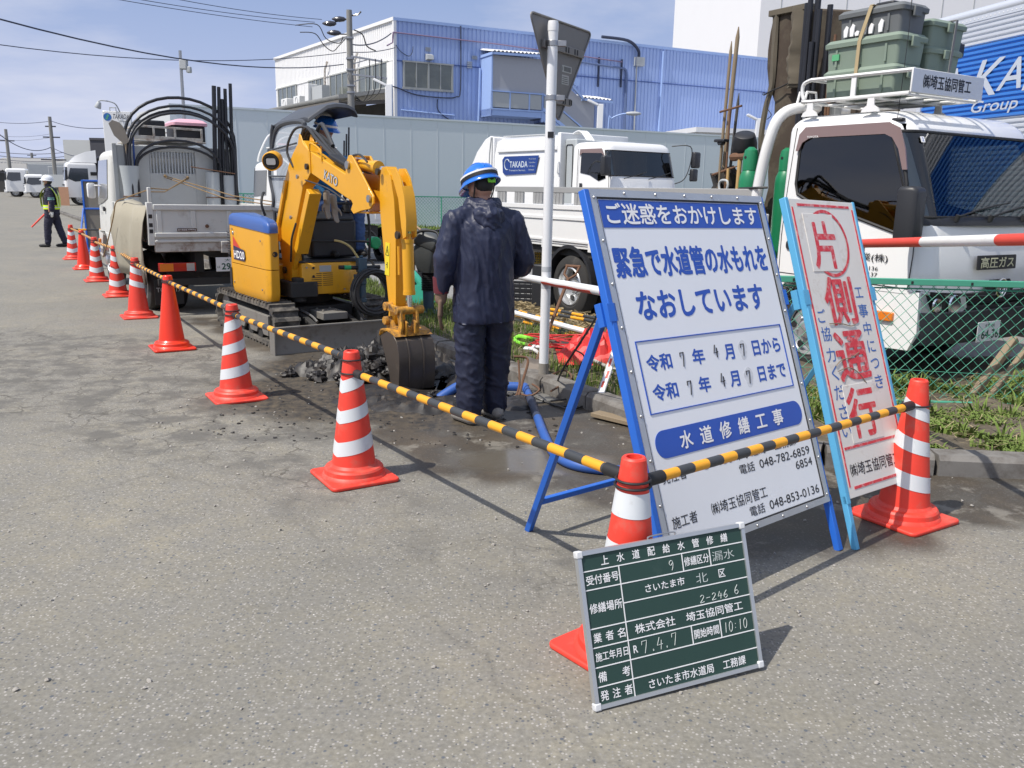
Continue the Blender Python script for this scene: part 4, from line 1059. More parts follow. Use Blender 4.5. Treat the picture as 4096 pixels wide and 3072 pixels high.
b.loft(slope([ring_plan(hb_, 1.145), ring_plan(hb_, 1.20), ring_plan(sc2(.96), 1.235), ring_plan(sc2(.85), 1.258), ring_plan(sc2(.5), 1.268)])); b.build('hood_cover', BLUEP, EX, smooth=50)
d_ = MB(); d_.lathe([(.0, 0), (.02, 0), (.022, .003), (.022, .006)], (-.28, -.645, 1.06), 16, ax='y'); d_.build('lock', CHROME, EX)
d_ = MB(); d_.lathe([(.026, -.004), (.026, .006), (.018, .006), (.015, 0)], (.681, -.55, .90), 18, ax='x'); d_.build('filler_cap', DARK, EX)
dec = MB(Matrix.Rotation(0, 4, 'X')); dec.prism([(-.29, .79), (-.29, 1.03), (-.03, .89), (-.03, .79)], -.6415, -.640)
dec.build('decal', mat('decal_red', (.6, .05, .03), .4), EX)
dk = MB(); dk.prism([(-.28, .79), (-.28, .93), (.06, .90), (.08, .82), (.05, .79)], -.6425, -.6416); dk.build('decal_field', mat('decal_dark', (.03, .03, .08), .4), EX)  # dark printed field behind the model number
tx = MB(); tx.M = Matrix.Translation(V(0, -.6432, 0)); tx.text('HD20', -.27, .06, .845, .080, off=.04); tx.build('decal_number', WHT, EX, smooth=0, recalc=False)
fb = rpoly([(.64, -.27), (.64, .22), (.38, .58), (-.1, .64), (-.1, -.27)], [.02, .09, .2, .05, .02])
b = MB(); b.loft([ring_plan([(x * .99, y) for x, y in fb], .49), ring_plan(fb, .51), ring_plan(fb, .785), ring_plan([(x * .985, y * .985) for x, y in fb], .80)]); b.build('front_cover', YEL, EX, smooth=40, bevel=.004)
v = MB()
for c_ in (-.12, .0):
    for i in range(7):
        if c_ < -.1 and i < 2: v.box(.640, .6425, c_ - .0, c_ + .055, .695 - i * .02, .700 - i * .02)
        else: v.box(.640, .6425, c_ - .05, c_ + .055, .695 - i * .02, .700 - i * .02)
v.build('vent_slots', BLACK, EX)
v = MB(); v.box(.640, .643, -.085, .04, .712, .775); v.build('data_plate', mat('data_plate', (.42, .43, .42), .5, var=.1), EX, bevel=.002)
v = MB(); v.lathe([(.013, 0), (.013, .006)], (.641, -.15, .755), 10, ax='x'); v.lathe([(.013, 0), (.013, .006)], (.641, -.15, .67), 10, ax='x'); v.build('bolt', BLACK, EX)
fl = MB(); fl.box(-.45, .60, -.28, .56, .801, .822); fl.build('floor_plate', BLKP, EX, bevel=.004)
se = MB(); se.box(-.5, -.02, .06, .52, .83, 1.12); se.build('seat_base', BLKP, EX, bevel=.03, bseg=3)
se = MB(); se.box(-.42, .06, .08, .50, 1.125, 1.19); se.box(-.5, -.38, .10, .48, 1.19, 1.72); se.build('seat', BLKP, EX, bevel=.04, bseg=3)
co_ = MB(); co_.box(.22, .40, -.06, .44, .83, 1.22); co_.prism([(.20, 1.21), (.42, 1.21), (.36, 1.30), (.22, 1.30)], -.04, .42); co_.build('lever_console', BLKP, EX, bevel=.03, bseg=3)
be = MB()
for k_, y_ in enumerate((-.02, .36)):
    for i in range(6): be.ring((.33, y_, 1.30 + i * .013), .05 - .004 * i, .009, n=16, k=6)
be.build('lever_boot', BLACK, EX)
for y_ in (-.02, .36): MB().tube(catmull([V(.33, y_, 1.34), V(.32, y_, 1.45), V(.27, y_ + .02, 1.52)], 4), [.008] * 8 + [.018], 8).build('lever', BLACK, EX)
gr_ = MB()
gr_.tube(catmull([V(.56, .50, .82), V(.56, .51, 1.1), V(.52, .50, 1.33), V(.44, .42, 1.38), V(.42, .2, 1.38)], 5), .014, 8); gr_.tube(catmull([V(.57, -.22, .82), V(.57, -.22, 1.0), V(.57, .0, 1.01), V(.57, .45, 1.0), V(.57, .50, .98)], 5), .012, 8)
gr_.build('grab_rail', BLACK, EX)
MB().tube(catmull([V(-.05, -.37, 1.24), V(-.06, -.40, 1.36), V(-.12, -.36, 1.46), V(-.25, -.3, 1.47)], 5), .013, 8).build('hand_rail', BLACK, EX)
CAN = mat('canopy_grey', (.060, .064, .072), .5, var=.1, dirt=(.13, .13, .13), damt=.2, coat=.1)
b = MB()
def roofring(y, lift, drop=0.):
    return [V(x, y, z) for x, z in ((-.44, 2.15 + lift), (-.42, 2.19 + lift), (-.2, 2.215 + lift), (.45, 2.225 + lift), (.535, 2.21 + lift), (.55, 2.175 + lift - drop), (.53, 2.165 + lift - drop), (.4, 2.185 + lift - drop), (-.45, 2.16 + lift - drop))]
b.loft([roofring(-.11, -.02), roofring(-.08, .0), roofring(.0, .055), roofring(.09, .115), roofring(.19, .138), roofring(.31, .135), roofring(.38, .105), roofring(.41, .06)])
b.build('canopy_roof', CAN, EX, smooth=35, bevel=.012)
po = MB()
po.tube(catmull([V(-.46, -.10, .8), V(-.48, -.12, 1.5), V(-.44, -.13, 2.0), V(-.40, -.12, 2.17)], 4), .020, 8)
po.tube(catmull([V(-.46, .50, .8), V(-.5, .50, 1.5), V(-.48, .46, 2.1), V(-.42, .42, 2.22)], 4), .022, 8)
po.build('canopy_post', CAN, EX)
wf = MB(); fr_ = catmull([V(-.40, -.145, 1.30), V(-.38, -.145, 1.42), V(-.47, -.145, 1.66), V(-.38, -.145, 1.9), V(-.17, -.145, 2.14), V(.45, -.145, 2.16), V(.50, -.145, 2.05), V(.32, -.145, 1.75), V(.02, -.145, 1.42), V(-.12, -.145, 1.3)], 5, closed=True)
wf.tube(fr_, .026, 8, closed=True); wf.tube([V(-.38, -.165, 1.91), V(.35, -.165, 1.96)], .009, 6); wf.tube([V(-.47, -.165, 1.645), V(.2, -.165, 1.64)], .009, 6); wf.box(-.02, .04, -.16, -.12, 1.95, 2.18) if False else None
wf.build('window_frame', CAN, EX)
PG = bpy.data.materials.new('scratched_clear_panel'); PG.use_nodes = True; t = PG.node_tree; pb = t.nodes['Principled BSDF']; pb.inputs['Base Color'].default_value = (.42, .46, .5, 1); pb.inputs['Roughness'].default_value = .25; pb.inputs['Alpha'].default_value = .7
wp = MB(); wp.add([Vector(p) for p in fr_], [tuple(range(len(fr_)))]); wp.build('window_pane', PG, EX, smooth=0)
st_ = MB(); st_.box(-.36, -.27, -.1475, -.1465, 1.64, 1.75); st_.build('sticker', WHT, EX)
X0 = .697; yb0, yb1 = -.335, -.225; yc = -.28
def sp(P): return [(X0 + a, z) for a, z in P]
b = MB(); b.prism(sp([(-.36, .60), (-.449, .956), (-.468, 1.203), (-.226, 1.635), (-.12, 1.76), (-.019, 1.844), (.085, 1.913), (.17, 1.95), (.255, 1.955), (.33, 1.90), (.372, 1.855), (.383, 1.664), (.30, 1.60), (.215, 1.552), (.05, 1.28), (-.113, 1.0), (-.16, .60)]), yb0, yb1)
b.prism(sp([(.26, 1.94), (.36, 1.865), (.62, 1.795), (1.279, 1.613), (1.40, 1.50), (1.376, 1.412), (1.20, 1.44), (.383, 1.664), (.30, 1.70)]), yb0 + .006, yb1 - .006)
for y_ in (yb0 - .006, yb1 - .006):
    b.prism(sp([(-.06, 1.78), (.0, 1.84), (.12, 1.915), (.17, 2.02), (.21, 2.0), (.26, 1.93), (.40, 1.86), (.41, 1.66), (.32, 1.59), (.2, 1.54), (.1, 1.6)]), y_, y_ + .012)
b.build('boom', YEL, EX, smooth=25, bevel=.006)
cv = MB(); cv.prism(sp([(-.44, 1.0), (-.45, 1.19), (-.20, 1.60), (-.16, 1.58), (-.40, 1.17), (-.395, 1.0)]), yb0 - .03, yb0 - .001); cv.build('boom_side_channel', YEL, EX, bevel=.004)
pl = MB(); PLT = sp([(1.22, 1.63), (1.262, 1.76), (1.30, 1.80), (1.36, 1.80), (1.395, 1.77), (1.744, 1.475), (1.745, 1.42), (1.682, 1.375), (1.52, 1.355), (1.372, 1.325), (1.32, 1.36), (1.36, 1.41), (1.30, 1.47), (1.27, 1.60)])
pl.prism(PLT, yb0 - .035, yb0 - .018); pl.prism(PLT, yb1 + .018, yb1 + .035); pl.box(X0 + 1.28, X0 + 1.36, yb0 - .02, yb1 + .02, 1.785, 1.80); pl.box(X0 + 1.33, X0 + 1.62, yb0 - .02, yb1 + .02, 1.335, 1.348)
pl.build('boom_end_bracket', YEL, EX, bevel=.004)
bo = MB()
for a, z_, r in ((1.69, 1.455, .030), (1.30, 1.72, .034), (.2, 1.63, .02), (-.0, 1.25, .018)): bo.lathe([(r, 0), (r, .016), (r * .6, .016), (r * .6, .022)], (X0 + a, yb0 - .057, z_), 16, ax='y')
bo.build('pivot_pin', STEEL, EX)
ac = MB(); ac.cyl((X0 + 1.22, yc, 1.735), (X0 + 1.66, yc, 1.70), .045, n=20); ac.cyl((X0 + 1.18, yc, 1.74), (X0 + 1.26, yc, 1.73), .05, n=20); ac.cyl((X0 + 1.61, yc, 1.705), (X0 + 1.67, yc, 1.70), .052, n=20); ac.build('arm_cylinder', YEL, EX)
MB().cyl((X0 + 1.66, yc, 1.70), (X0 + 1.80, yc, 1.68), .022, n=14).build('arm_cylinder_rod', CHROME, EX)
ar = MB(); ar.prism(sp([(1.765, 1.64), (1.79, 1.70), (1.86, 1.705), (1.93, 1.64), (1.99, 1.45), (2.01, 1.2), (2.005, .83), (2.0, .60), (1.96, .47), (1.865, .47), (1.885, .61), (1.82, .95), (1.755, 1.34), (1.745, 1.48)]), yb0 + .02, yb1 + .0)
ARP = sp([(1.90, 1.69), (2.0, 1.69), (2.07, 1.62), (2.135, 1.48), (2.165, 1.30), (2.16, 1.18), (2.11, 1.16), (2.085, 1.25), (2.04, 1.46), (1.96, 1.6), (1.89, 1.62)])
ar.prism(ARP, yb0 + .03, yb0 + .045); ar.prism(ARP, yb1 + .0, yb1 + .015); ar.prism(sp([(2.10, 1.56), (2.135, 1.48), (2.165, 1.30), (2.16, 1.22), (2.145, 1.22), (2.148, 1.30), (2.12, 1.47), (2.085, 1.555)]), yb0 + .045, yb1)
ar.build('arm', YEL, EX, smooth=25, bevel=.005)
bc = MB(); bc.cyl((X0 + 2.115, yc + .012, 1.20), (X0 + 2.12, yc + .012, 1.14), .03, n=14); bc.cyl((X0 + 2.118, yc + .012, 1.15), (X0 + 2.138, yc + .012, .735), .046, n=20); bc.cyl((X0 + 2.118, yc + .012, 1.16), (X0 + 2.118, yc + .012, 1.13), .05, n=20); bc.cyl((X0 + 2.137, yc + .012, .76), (X0 + 2.138, yc + .012, .73), .049, n=20)
bc.tube([V(X0 + 2.05, yc - .03, 1.10), V(X0 + 2.055, yc - .03, .88)], .012, 8); bc.build('bucket_cylinder', YEL, EX)
MB().cyl((X0 + 2.138, yc + .012, .735), (X0 + 2.14, yc + .012, .62), .020, n=14).build('bucket_cylinder_rod', CHROME, EX)
RY = mat('worn_machine_yellow', (.62, .30, .03), .6, var=.15, dirt=(.10, .06, .04), damt=.5, dscale=14, bump=.3)
lk = MB(); lk.cyl((X0 + 1.93, yc - .1, .62), (X0 + 1.93, yc + .1, .62), .035, n=14); lk.cyl((X0 + 2.14, yc - .11, .61), (X0 + 2.14, yc + .13, .61), .032, n=14)
for y_ in (yc - .08, yc + .06):
    lk.bar((X0 + 1.93, y_, .62), (X0 + 2.14, y_, .61), .018, .06);
    lk.prism(sp([(2.11, .62), (2.17, .62), (2.20, .5), (2.18, .42), (2.12, .42), (2.14, .5)]), y_ - .01, y_ + .012)
lk.cyl((X0 + 1.90, yc - .09, .50), (X0 + 1.90, yc + .09, .50), .035, n=14)
lk.build('bucket_link', RY, EX, bevel=.004)
BKT = mat('wet_bucket_steel', (.085, .070, .058), .38, .35, var=.25, dirt=(.17, .14, .11), damt=.32, dscale=7, bump=.3)
y0, y1 = -.425, -.10
back = [(1.95, .43), (2.0, .44), (2.06, .445), (2.15, .43), (2.215, .38), (2.25, .29), (2.255, .18), (2.245, .06), (2.225, -.08), (2.19, -.25)]
tk = .012
bu = MB(); n = len(back); nor = []
for i in range(n):
    a = Vector(back[max(i - 1, 0)]); c_ = Vector(back[min(i + 1, n - 1)]); d = (c_ - a).normalized(); nor.append(V(-d.y, d.x, 0))
bu.prism(sp(back + [(x - nn.x * tk, z - nn.y * tk) for (x, z), nn in zip(back, nor)][::-1]), y0 + .006, y1 - .006)
side_ = sp(back + [(2.15, -.25), (2.13, -.04), (2.08, .12), (2.0, .27), (1.94, .38)])
bu.prism(side_, y0, y0 + .012); bu.prism(side_, y1 - .012, y1)
for y_ in (-.33, -.20): bu.prism(sp([(x + nn.x * .006, z + nn.y * .006) for (x, z), nn in zip(back[3:], nor[3:])] + [(x - nn.x * .002, z - nn.y * .002) for (x, z), nn in zip(back[3:], nor[3:])][::-1]), y_ - .008, y_ + .008)
for k_ in range(4): bu.prism(sp([(2.19, -.24), (2.15, -.25), (2.14, -.33), (2.16, -.33), (2.185, -.27)]), y0 + .02 + k_ * .1, y0 + .06 + k_ * .1)
bu.build('bucket', BKT, EX, smooth=30, bevel=.003)
tp = MB(); tp.prism(sp([(1.93, .41), (1.945, .445), (1.98, .455), (2.06, .462), (2.16, .445), (2.20, .415), (2.15, .43), (2.06, .446), (1.94, .436)]), y0 - .004, y1 + .004)
for y_ in (yc - .045, yc + .035): tp.prism(sp([(1.87, .44), (1.87, .51), (1.93, .54), (2.0, .47), (2.12, .47), (2.16, .54), (2.21, .52), (2.2, .42)]), y_ - .008, y_ + .010)
tp.build('bucket_top', RY, EX, smooth=25, bevel=.003)
lp = MB(); lx, lz = X0 - .20, 1.77
lp.M = Matrix.Translation(V(lx - .03, yb0 - .12, lz + .01)) @ Matrix.Rotation(R(-38), 4, 'Z') @ Matrix.Rotation(R(12), 4, 'Y')
lp.lathe([(.045, -.10), (.075, -.085), (.088, -.04), (.09, .05), (.083, .06), (.078, .045)], (0, 0, 0), 28, ax='x'); o = lp.build('work_lamp', YEL, EX, smooth=50)
l2 = MB(Matrix.Translation(V(lx - .03, yb0 - .12, lz + .01)) @ Matrix.Rotation(R(-38), 4, 'Z') @ Matrix.Rotation(R(12), 4, 'Y')); l2.lathe([(.076, .045), (.074, .056), (.06, .058), (.055, .05)], (0, 0, 0), 24, ax='x'); l2.build('lamp_rim', BLACK, o)
l3 = MB(l2.M if False else Matrix.Translation(V(lx - .03, yb0 - .12, lz + .01)) @ Matrix.Rotation(R(-38), 4, 'Z') @ Matrix.Rotation(R(12), 4, 'Y')); l3.prism(rrect(-.045, .045, -.03, .03, .015), .052, .060, pl='yz'); l3.build('lamp_glass', CLEARL, o)
for i, (dy_, h0, h1) in enumerate(((-.03, 2.17, .0), (.0, 2.20, .02), (.03, 2.14, -.02), (.055, 2.10, 0))):
    MB().tube(catmull([V(.42, -.18 + dy_, 1.3), V(.52, -.2 + dy_, 1.75), V(.68 + i * .01, -.22 + dy_, 1.98 + i * .015), V(.88 + i * .02, -.24 + dy_, 2.08 - i * .02), V(1.12, -.25 + dy_, 1.97 + h1), V(1.38, -.26 + dy_, 1.86), V(1.62, -.265 + dy_, 1.76), V(1.86, -.265 + dy_, 1.70)], 6), .016, 8).build('hydraulic_hose', HOSE, EX)
MB().tube(catmull([V(.70, -.34, 1.72), V(.60, -.36, 1.88), V(.70, -.32, 2.06), V(.86, -.26, 2.08), V(1.0, -.24, 2.0)], 6), .012, 8).build('hydraulic_hose', HOSE, EX)
MB().tube(catmull([V(.86, -.2, 1.95), V(1.02, -.19, 2.10), V(1.16, -.2, 2.04), V(1.35, -.22, 1.9)], 6), .02, 8).build('hose_sleeve', HOSE, EX)
sl_ = MB(); sl_.bar((1.50, yc, 1.81), (1.90, yc, 1.705), .10, .028); sl_.build('hose_cover', BLACK, EX, bevel=.008)
gd = MB(); gd.tube(catmull([V(1.08, yb0, 1.80), V(1.10, yb0, 1.90), V(1.14, yb0, 1.925), V(1.14, yb1, 1.925), V(1.10, yb1, 1.90), V(1.08, yb1, 1.80)], 3), .008, 6); gd.tube(catmull([V(1.36, yb0, 1.76), V(1.34, yb0, 1.86), V(1.14, yb0, 1.925)], 3), .008, 6); gd.build('hose_guard', YEL, EX)
cp = MB(); cp.M = None
D2 = Matrix.Translation(V(0, 0, 0))
bcy = MB(); bcy.bar((X0 + .35, yb0 + .05, 1.50), (X0 - .02, yb0 + .05, .92), .12, .085, up=(1, 0, .5)); bcy.bar((X0 + .03, yb0 + .02, 1.05), (X0 - .17, yb0 + .03, .74), .05, .05, up=(1, 0, .5)); bcy.build('boom_cylinder_cover', YEL, EX, bevel=.006)
MB().tube(catmull([V(X0 + .13, yb0 - .05, 1.2), V(X0 + .06, yb0 - .07, 1.05), V(X0 - .05, yb0 - .04, .9), V(X0 - .12, yb0 - .02, .82)], 5), .010, 8).build('hydraulic_hose', HOSE, EX)
sw = MB(); sw.box(X0 - .42, X0 - .02, -.40, -.12, .47, .62); sw.cyl((X0 - .12, yc, .42), (X0 - .12, yc, .66), .07); sw.build('swing_bracket', DARK, EX, bevel=.01)
ang = math.atan2(1.53 - 1.76, 1.32 - .45)
Tb = Matrix.Translation(V(X0 + .70, yb0 + .004, 1.655)) @ Matrix.Rotation(-ang, 4, 'Y')
tx = MB(Tb); tx.text('KATO', 0.0, .30, 0, .085, off=.06, eps=.0015); tx.build('boom_lettering', mat('letter_grey', (.16, .17, .18), .5), EX, smooth=0, recalc=False)
tx = MB(Tb); tx.text('KATO', 0.006, .294, .001, .078, off=.02, eps=.0047); tx.build('boom_lettering', mat('letter_silver', (.45, .47, .5), .4), EX, smooth=0, recalc=False)
Ta = Matrix.Translation(V(X0 + 1.86, yb0 + .0185, .98)) @ Matrix.Rotation(R(4), 4, 'Y')
lb = MB(Ta); lb.box(-.028, .046, -.0015, 0, -.12, .14); lb.build('warning_label', mat('label_yellow', (.78, .62, .02), .4, var=.03), EX)
lb = MB(Ta);
for a, c_ in (((-.018, .04), (.036, .04)), ((.036, .04), (.009, .115)), ((.009, .115), (-.018, .04))): lb.bar((a[0], -.0025, a[1]), (c_[0], -.0025, c_[1]), .001, .006, up=(0, -1, 0)) if False else lb.tube([V(a[0], -.002, a[1]), V(c_[0], -.002, c_[1])], .0025, 5)
lb.tube([V(.009, -.002, .058), V(.009, -.002, .085)], .003, 5); lb.tube([V(.012, -.002, -.06), V(.012, -.002, -.015)], .004, 5); lb.tube([V(-.008, -.002, -.035), V(.012, -.002, -.035)], .003, 5)
lb.build('warning_mark', BLK, EX)
g = Blob(); P0 = V(.60, .05, 1.42)
hand(g, (.60, .03, 1.40), (.02, -.0, -1), (1, 0, 0), (0, -1, .0), .15); g.cap((.60, .03, 1.48), (.60, .03, 1.40), .036, .030); hand(g, (.60, .11, 1.36), (.02, .05, -1), (1, 0, 0), (0, 1, .0), .2); g.cap((.60, .10, 1.44), (.60, .11, 1.36), .036, .030)
g.bm.transform(Matrix.Translation(V(0, 0, .0)))
gw = thing('work_gloves', 'pair of grey work gloves hanging on the lever guard of the excavator', 'gloves', EO, ERZ)
g.finish('glove', mat('grey_glove', (.30, .27, .23), .85, var=.15, bump=.3), gw, .007, 2)
rp = thing('rope', 'frayed yellow rope knotted to the rail of the excavator', 'rope', EO, ERZ)
MB().tube(catmull([V(.60, .10, 1.02), V(.62, .18, 1.0), V(.63, .26, .95), V(.64, .31, .88), V(.65, .34, .83)], 6), .012, 6).build('rope', mat('yellow_rope', (.55, .45, .2), .9, var=.3, scale=60), rp)
op = thing('person', 'operator in blue clothes and blue helmet seated on the excavator', 'person', EO, ERZ)
b = Blob(); ox, oy = -.10, .34
Th = head(b, (ox + .05, oy - .02, 2.13), R(20), R(12), .95)
b.chain([(ox, oy, 1.86), (ox + .03, oy - .01, 2.03)], [.055, .052]); b.chain([(ox - .08, oy, 1.35), (ox - .02, oy, 1.82)], [.12, .12])
b.chain([(ox, oy - .18, 1.80), (ox + .12, oy - .22, 1.56), (ox + .36, oy - .16, 1.46)], [.045, .04, .028]); b.chain([(ox, oy + .18, 1.80), (ox + .10, oy + .24, 1.55), (ox + .36, oy + .06, 1.46)], [.045, .04, .028])
hand(b, (ox + .36, oy - .16, 1.46), (1, 0, .1), (0, 0, -1), (0, 1, 0), .9); hand(b, (ox + .36, oy + .06, 1.46), (1, 0, .1), (0, 0, -1), (0, -1, 0), .9)
b.finish('body', SKIN, op, .009, 2); face_bits(op, Th, .95)
j = Blob(); j.chain([(ox - .06, oy, 1.32), (ox - .02, oy, 1.6), (ox, oy, 1.78)], [.16, .165, .14])
for sy in (-1, 1): j.cap((ox, oy, 1.85), (ox, oy + sy * .18, 1.80), .07, .07)
j.chain([(ox, oy - .19, 1.80), (ox + .12, oy - .23, 1.56), (ox + .30, oy - .175, 1.47)], [.072, .064, .05]); j.chain([(ox, oy + .19, 1.80), (ox + .10, oy + .25, 1.55), (ox + .30, oy + .10, 1.47)], [.072, .064, .05])
j.finish('jacket', mat('blue_workwear', (.02, .16, .34), .7, var=.2, bump=.3), op, .013, 3, .02, .08)
t_ = Blob()
for sy in (-1, 1): t_.chain([(ox - .05, oy + sy * .10, 1.30), (ox + .36, oy + sy * .17, 1.32), (ox + .42, oy + sy * .16, .92)], [.10, .085, .065])
t_.finish('jeans', mat('denim', (.05, .10, .24), .8, var=.2, bump=.3), op, .013, 3, .014, .08)
for sy in (-1, 1): s_ = Blob(); s_.cap((ox + .42, oy + sy * .16, .87), (ox + .56, oy + sy * .16, .865), .045, .035); s_.finish('boot', BLACK, op, .012, 2)
helmet(op, Th, HBLUE, WHT, s=.98)
k_ = Blob(Th); k_.ell((-.022, 0, -.0), .076, .074, .08, 14, 10); k_.finish('hair', HAIR, op, .01, 2)
br = thing('jackhammer', 'blue grey hydraulic breaker standing upright at the front of the excavator', 'jackhammer', EO, ERZ)
BG = mat('breaker_blue', (.055, .10, .14), .5, .2, var=.15, dirt=(.12, .11, .10), damt=.35, dscale=9)
bx, by_ = .90, .25
b = MB(); b.box(bx - .042, bx + .042, by_ - .045, by_ + .045, .72, .86); b.cyl((bx, by_, .86), (bx, by_, .885), .018); b.cyl((bx, by_, .72), (bx, by_, .60), .045, .05); b.cyl((bx, by_, .60), (bx, by_, .42), .042, .040); b.lathe([(.05, .42), (.05, .46)], (bx, by_, 0), 18); b.box(bx - .035, bx + .035, by_ - .075, by_ + .075, .66, .70)
b.build('housing', BG, br, bevel=.008)
b = MB(); b.cyl((bx, by_ - .04, .765), (bx, by_ - .24, .775), .020); b.cyl((bx, by_ + .04, .765), (bx, by_ + .20, .765), .020); b.build('handle', BLACK, br)
MB().cyl((bx, by_ - .12, .769), (bx, by_ - .19, .7725), .0225).build('green_tape', mat('green_tape', (.02, .35, .12), .5), br)
MB().cyl((bx, by_, .42), (bx, by_, .24), .026, .022).build('chisel', STEEL, br)
hc = thing('hose_coil', 'coil of black hose looped round the blue grey breaker', 'hose', EO, ERZ)
b = MB()
for i in range(14):
    r0 = .185 + .011 * (i % 5); cc = V(bx + .03 + .008 * (i // 2), by_ + .07 + .004 * i, .52 + .005 * (i % 3)); tl = V(1, .1 * math.sin(i), .12 * math.cos(i * 2)).normalized()
    b.ring(cc, r0, .0115, tl, 40, 8)
b.tube(catmull([V(bx + .02, by_ - .09, .42), V(bx + .06, by_ - .03, .28), V(bx + .10, by_ + .08, .20), V(bx + .12, by_ + .2, .10)], 6), .0115, 8); b.tube(catmull([V(bx + .02, by_ + .28, .42), V(bx + .05, by_ + .27, .28), V(bx + .06, by_ + .24, .2)], 6), .0115, 8)
b.build('hose', HOSE, hc)
gp = thing('green_bucket', 'round green can hung at the far side of the excavator seat', 'can', EO, ERZ)
MB().lathe([(.06, 0), (.064, .02), (.064, .10), (.05, .11)], (.42, .60, .98), 20, ax='x').build('can', mat('bright_green', (.01, .33, .12), .4), gp)
b = MB()
for x, z in ((-.30, 1.10), (.55, .55), (-.30, .55), (.55, 1.02)): b.lathe([(.011, 0), (.011, .006), (.006, .008)], (x, -.6465, z), 10, ax='y')
for y in (-.22, .18):
    for z in (.53, .76): b.lathe([(.010, 0), (.010, .006)], (.641, y, z), 8, ax='x')
b.build('screw', STEEL, EX)
b = MB(); b.prism([(-.42, .50), (-.42, .70), (-.36, .70), (-.36, .50)], -.6475, -.6445)
for i in range(10): b.box(-.45, -.38, -.649, -.6445, .80 + i * .028, .812 + i * .028)
b.build('side_vents', BLKP, EX)
b = MB()
for a, z_, r in ((-.30, .72, .035), (.36, 1.72, .028), (1.795, 1.665, .026), (2.118, 1.19, .03), (1.93, .62, .032), (2.14, .61, .030), (1.90, .50, .03)):
    b.lathe([(r, 0), (r, .022), (r * .55, .022), (r * .5, .03)], (X0 + a, yb0 - .03, z_), 14, ax='y')
b.build('greased_pin', mat('greasy_pin', (.06, .045, .03), .4, .5, var=.3), EX)
b = MB(); b.tube(catmull([V(X0 + 1.3, yb0 - .02, 1.79), V(X0 + 1.5, yb0 - .03, 1.80), V(X0 + 1.62, yb0 - .02, 1.74)], 5), .009, 6); b.tube(catmull([V(X0 + .40, yb1 + .02, 1.90), V(X0 + .8, yb1 + .02, 1.80), V(X0 + 1.22, yb1 + .02, 1.68), V(X0 + 1.5, yb1 + .03, 1.62), V(X0 + 1.78, yb1 + .02, 1.4), V(X0 + 1.95, yb1 + .02, 1.22)], 5), .010, 6); b.tube(catmull([V(X0 + .30, yb0 - .012, 1.60), V(X0 + .8, yb0 - .012, 1.53), V(X0 + 1.2, yb0 - .012, 1.42)], 5), .007, 6); b.build('hydraulic_pipe', HOSE, EX)
# ================================================================= TRUCKS
def wheel(parent, x, y, side, r=.385, w=.21, rimr=.60, dual=False, name='wheel', m=None, front=False):
    wl = MB(); a, b_ = (y, y + side * -w)
    def ly(t): return y - side * t            # t measured inwards from the outer face
    prof = [(r * .62, .02), (r * .70, .0), (r * .88, .004), (r * .965, .02), (r, .045), (r, w - .045), (r * .965, w - .02), (r * .88, w), (r * .62, w)]
    wl.lathe([(p, ly(t)) for p, t in prof], (x, 0, r), 36, ax='y', cap=False)
    for i in range(4): wl.lathe([(r + .001, ly(.05 + i * .035)), (r + .001, ly(.055 + i * .035))], (x, 0, r), 36, ax='y', cap=False)
    t = wl.build('wheel', BLACK, parent, smooth=30) if name is None else wl.build('wheel', m or mat('tyre', (.030, .029, .028), .85, var=.2, dirt=(.11, .10, .09), damt=.35), parent, smooth=30)
    if dual:
        w2 = MB(); w2.lathe([(p, ly(t_ + w + .04)) for p, t_ in prof], (x, 0, r), 30, ax='y'); w2.build('inner_tyre', BLACK, t, smooth=30)
    rm = MB(); R_ = r * rimr
    RIM = mat('silver_rim', (.55, .56, .57), .32, .7, var=.08, dirt=(.35, .34, .32), damt=.2)
    d0 = .11 if not front else .02
    rm.lathe([(R_ * 1.06, ly(.012)), (R_ * 1.0, ly(.0)), (R_ * .96, ly(.03)), (R_ * .90, ly(.05)), (R_ * .86, ly(d0 + .02)), (R_ * .62, ly(d0)), (R_ * .46, ly(d0 - .01)), (R_ * .42, ly(d0 + .005)), (R_ * .36, ly(d0 - .0))], (x, 0, r), 36, ax='y', cap=False)
    rm.lathe([(R_ * .36, ly(d0)), (R_ * .33, ly(d0 - .045)), (R_ * .2, ly(d0 - .06))], (x, 0, r), 20, ax='y')
    for i in range(6):
        a = i * math.pi / 3 + .2; rm.cyl((x + R_ * .5 * math.cos(a), ly(d0 - .002), r + R_ * .5 * math.sin(a)), (x + R_ * .5 * math.cos(a), ly(d0 - .03), r + R_ * .5 * math.sin(a)), .012, n=6)
    rm.build('rim', RIM, t, smooth=40)
    hl = MB()
    for i in range(5):
        a = i * math.pi * 2 / 5 + .5; hl.lathe([(.035, ly(d0 + .001)), (.035, ly(d0 - .006))], (x + R_ * .72 * math.cos(a), 0, r + R_ * .72 * math.sin(a)), 14, ax='y')
    hl.build('rim_hole', BLACK, t)
    return t
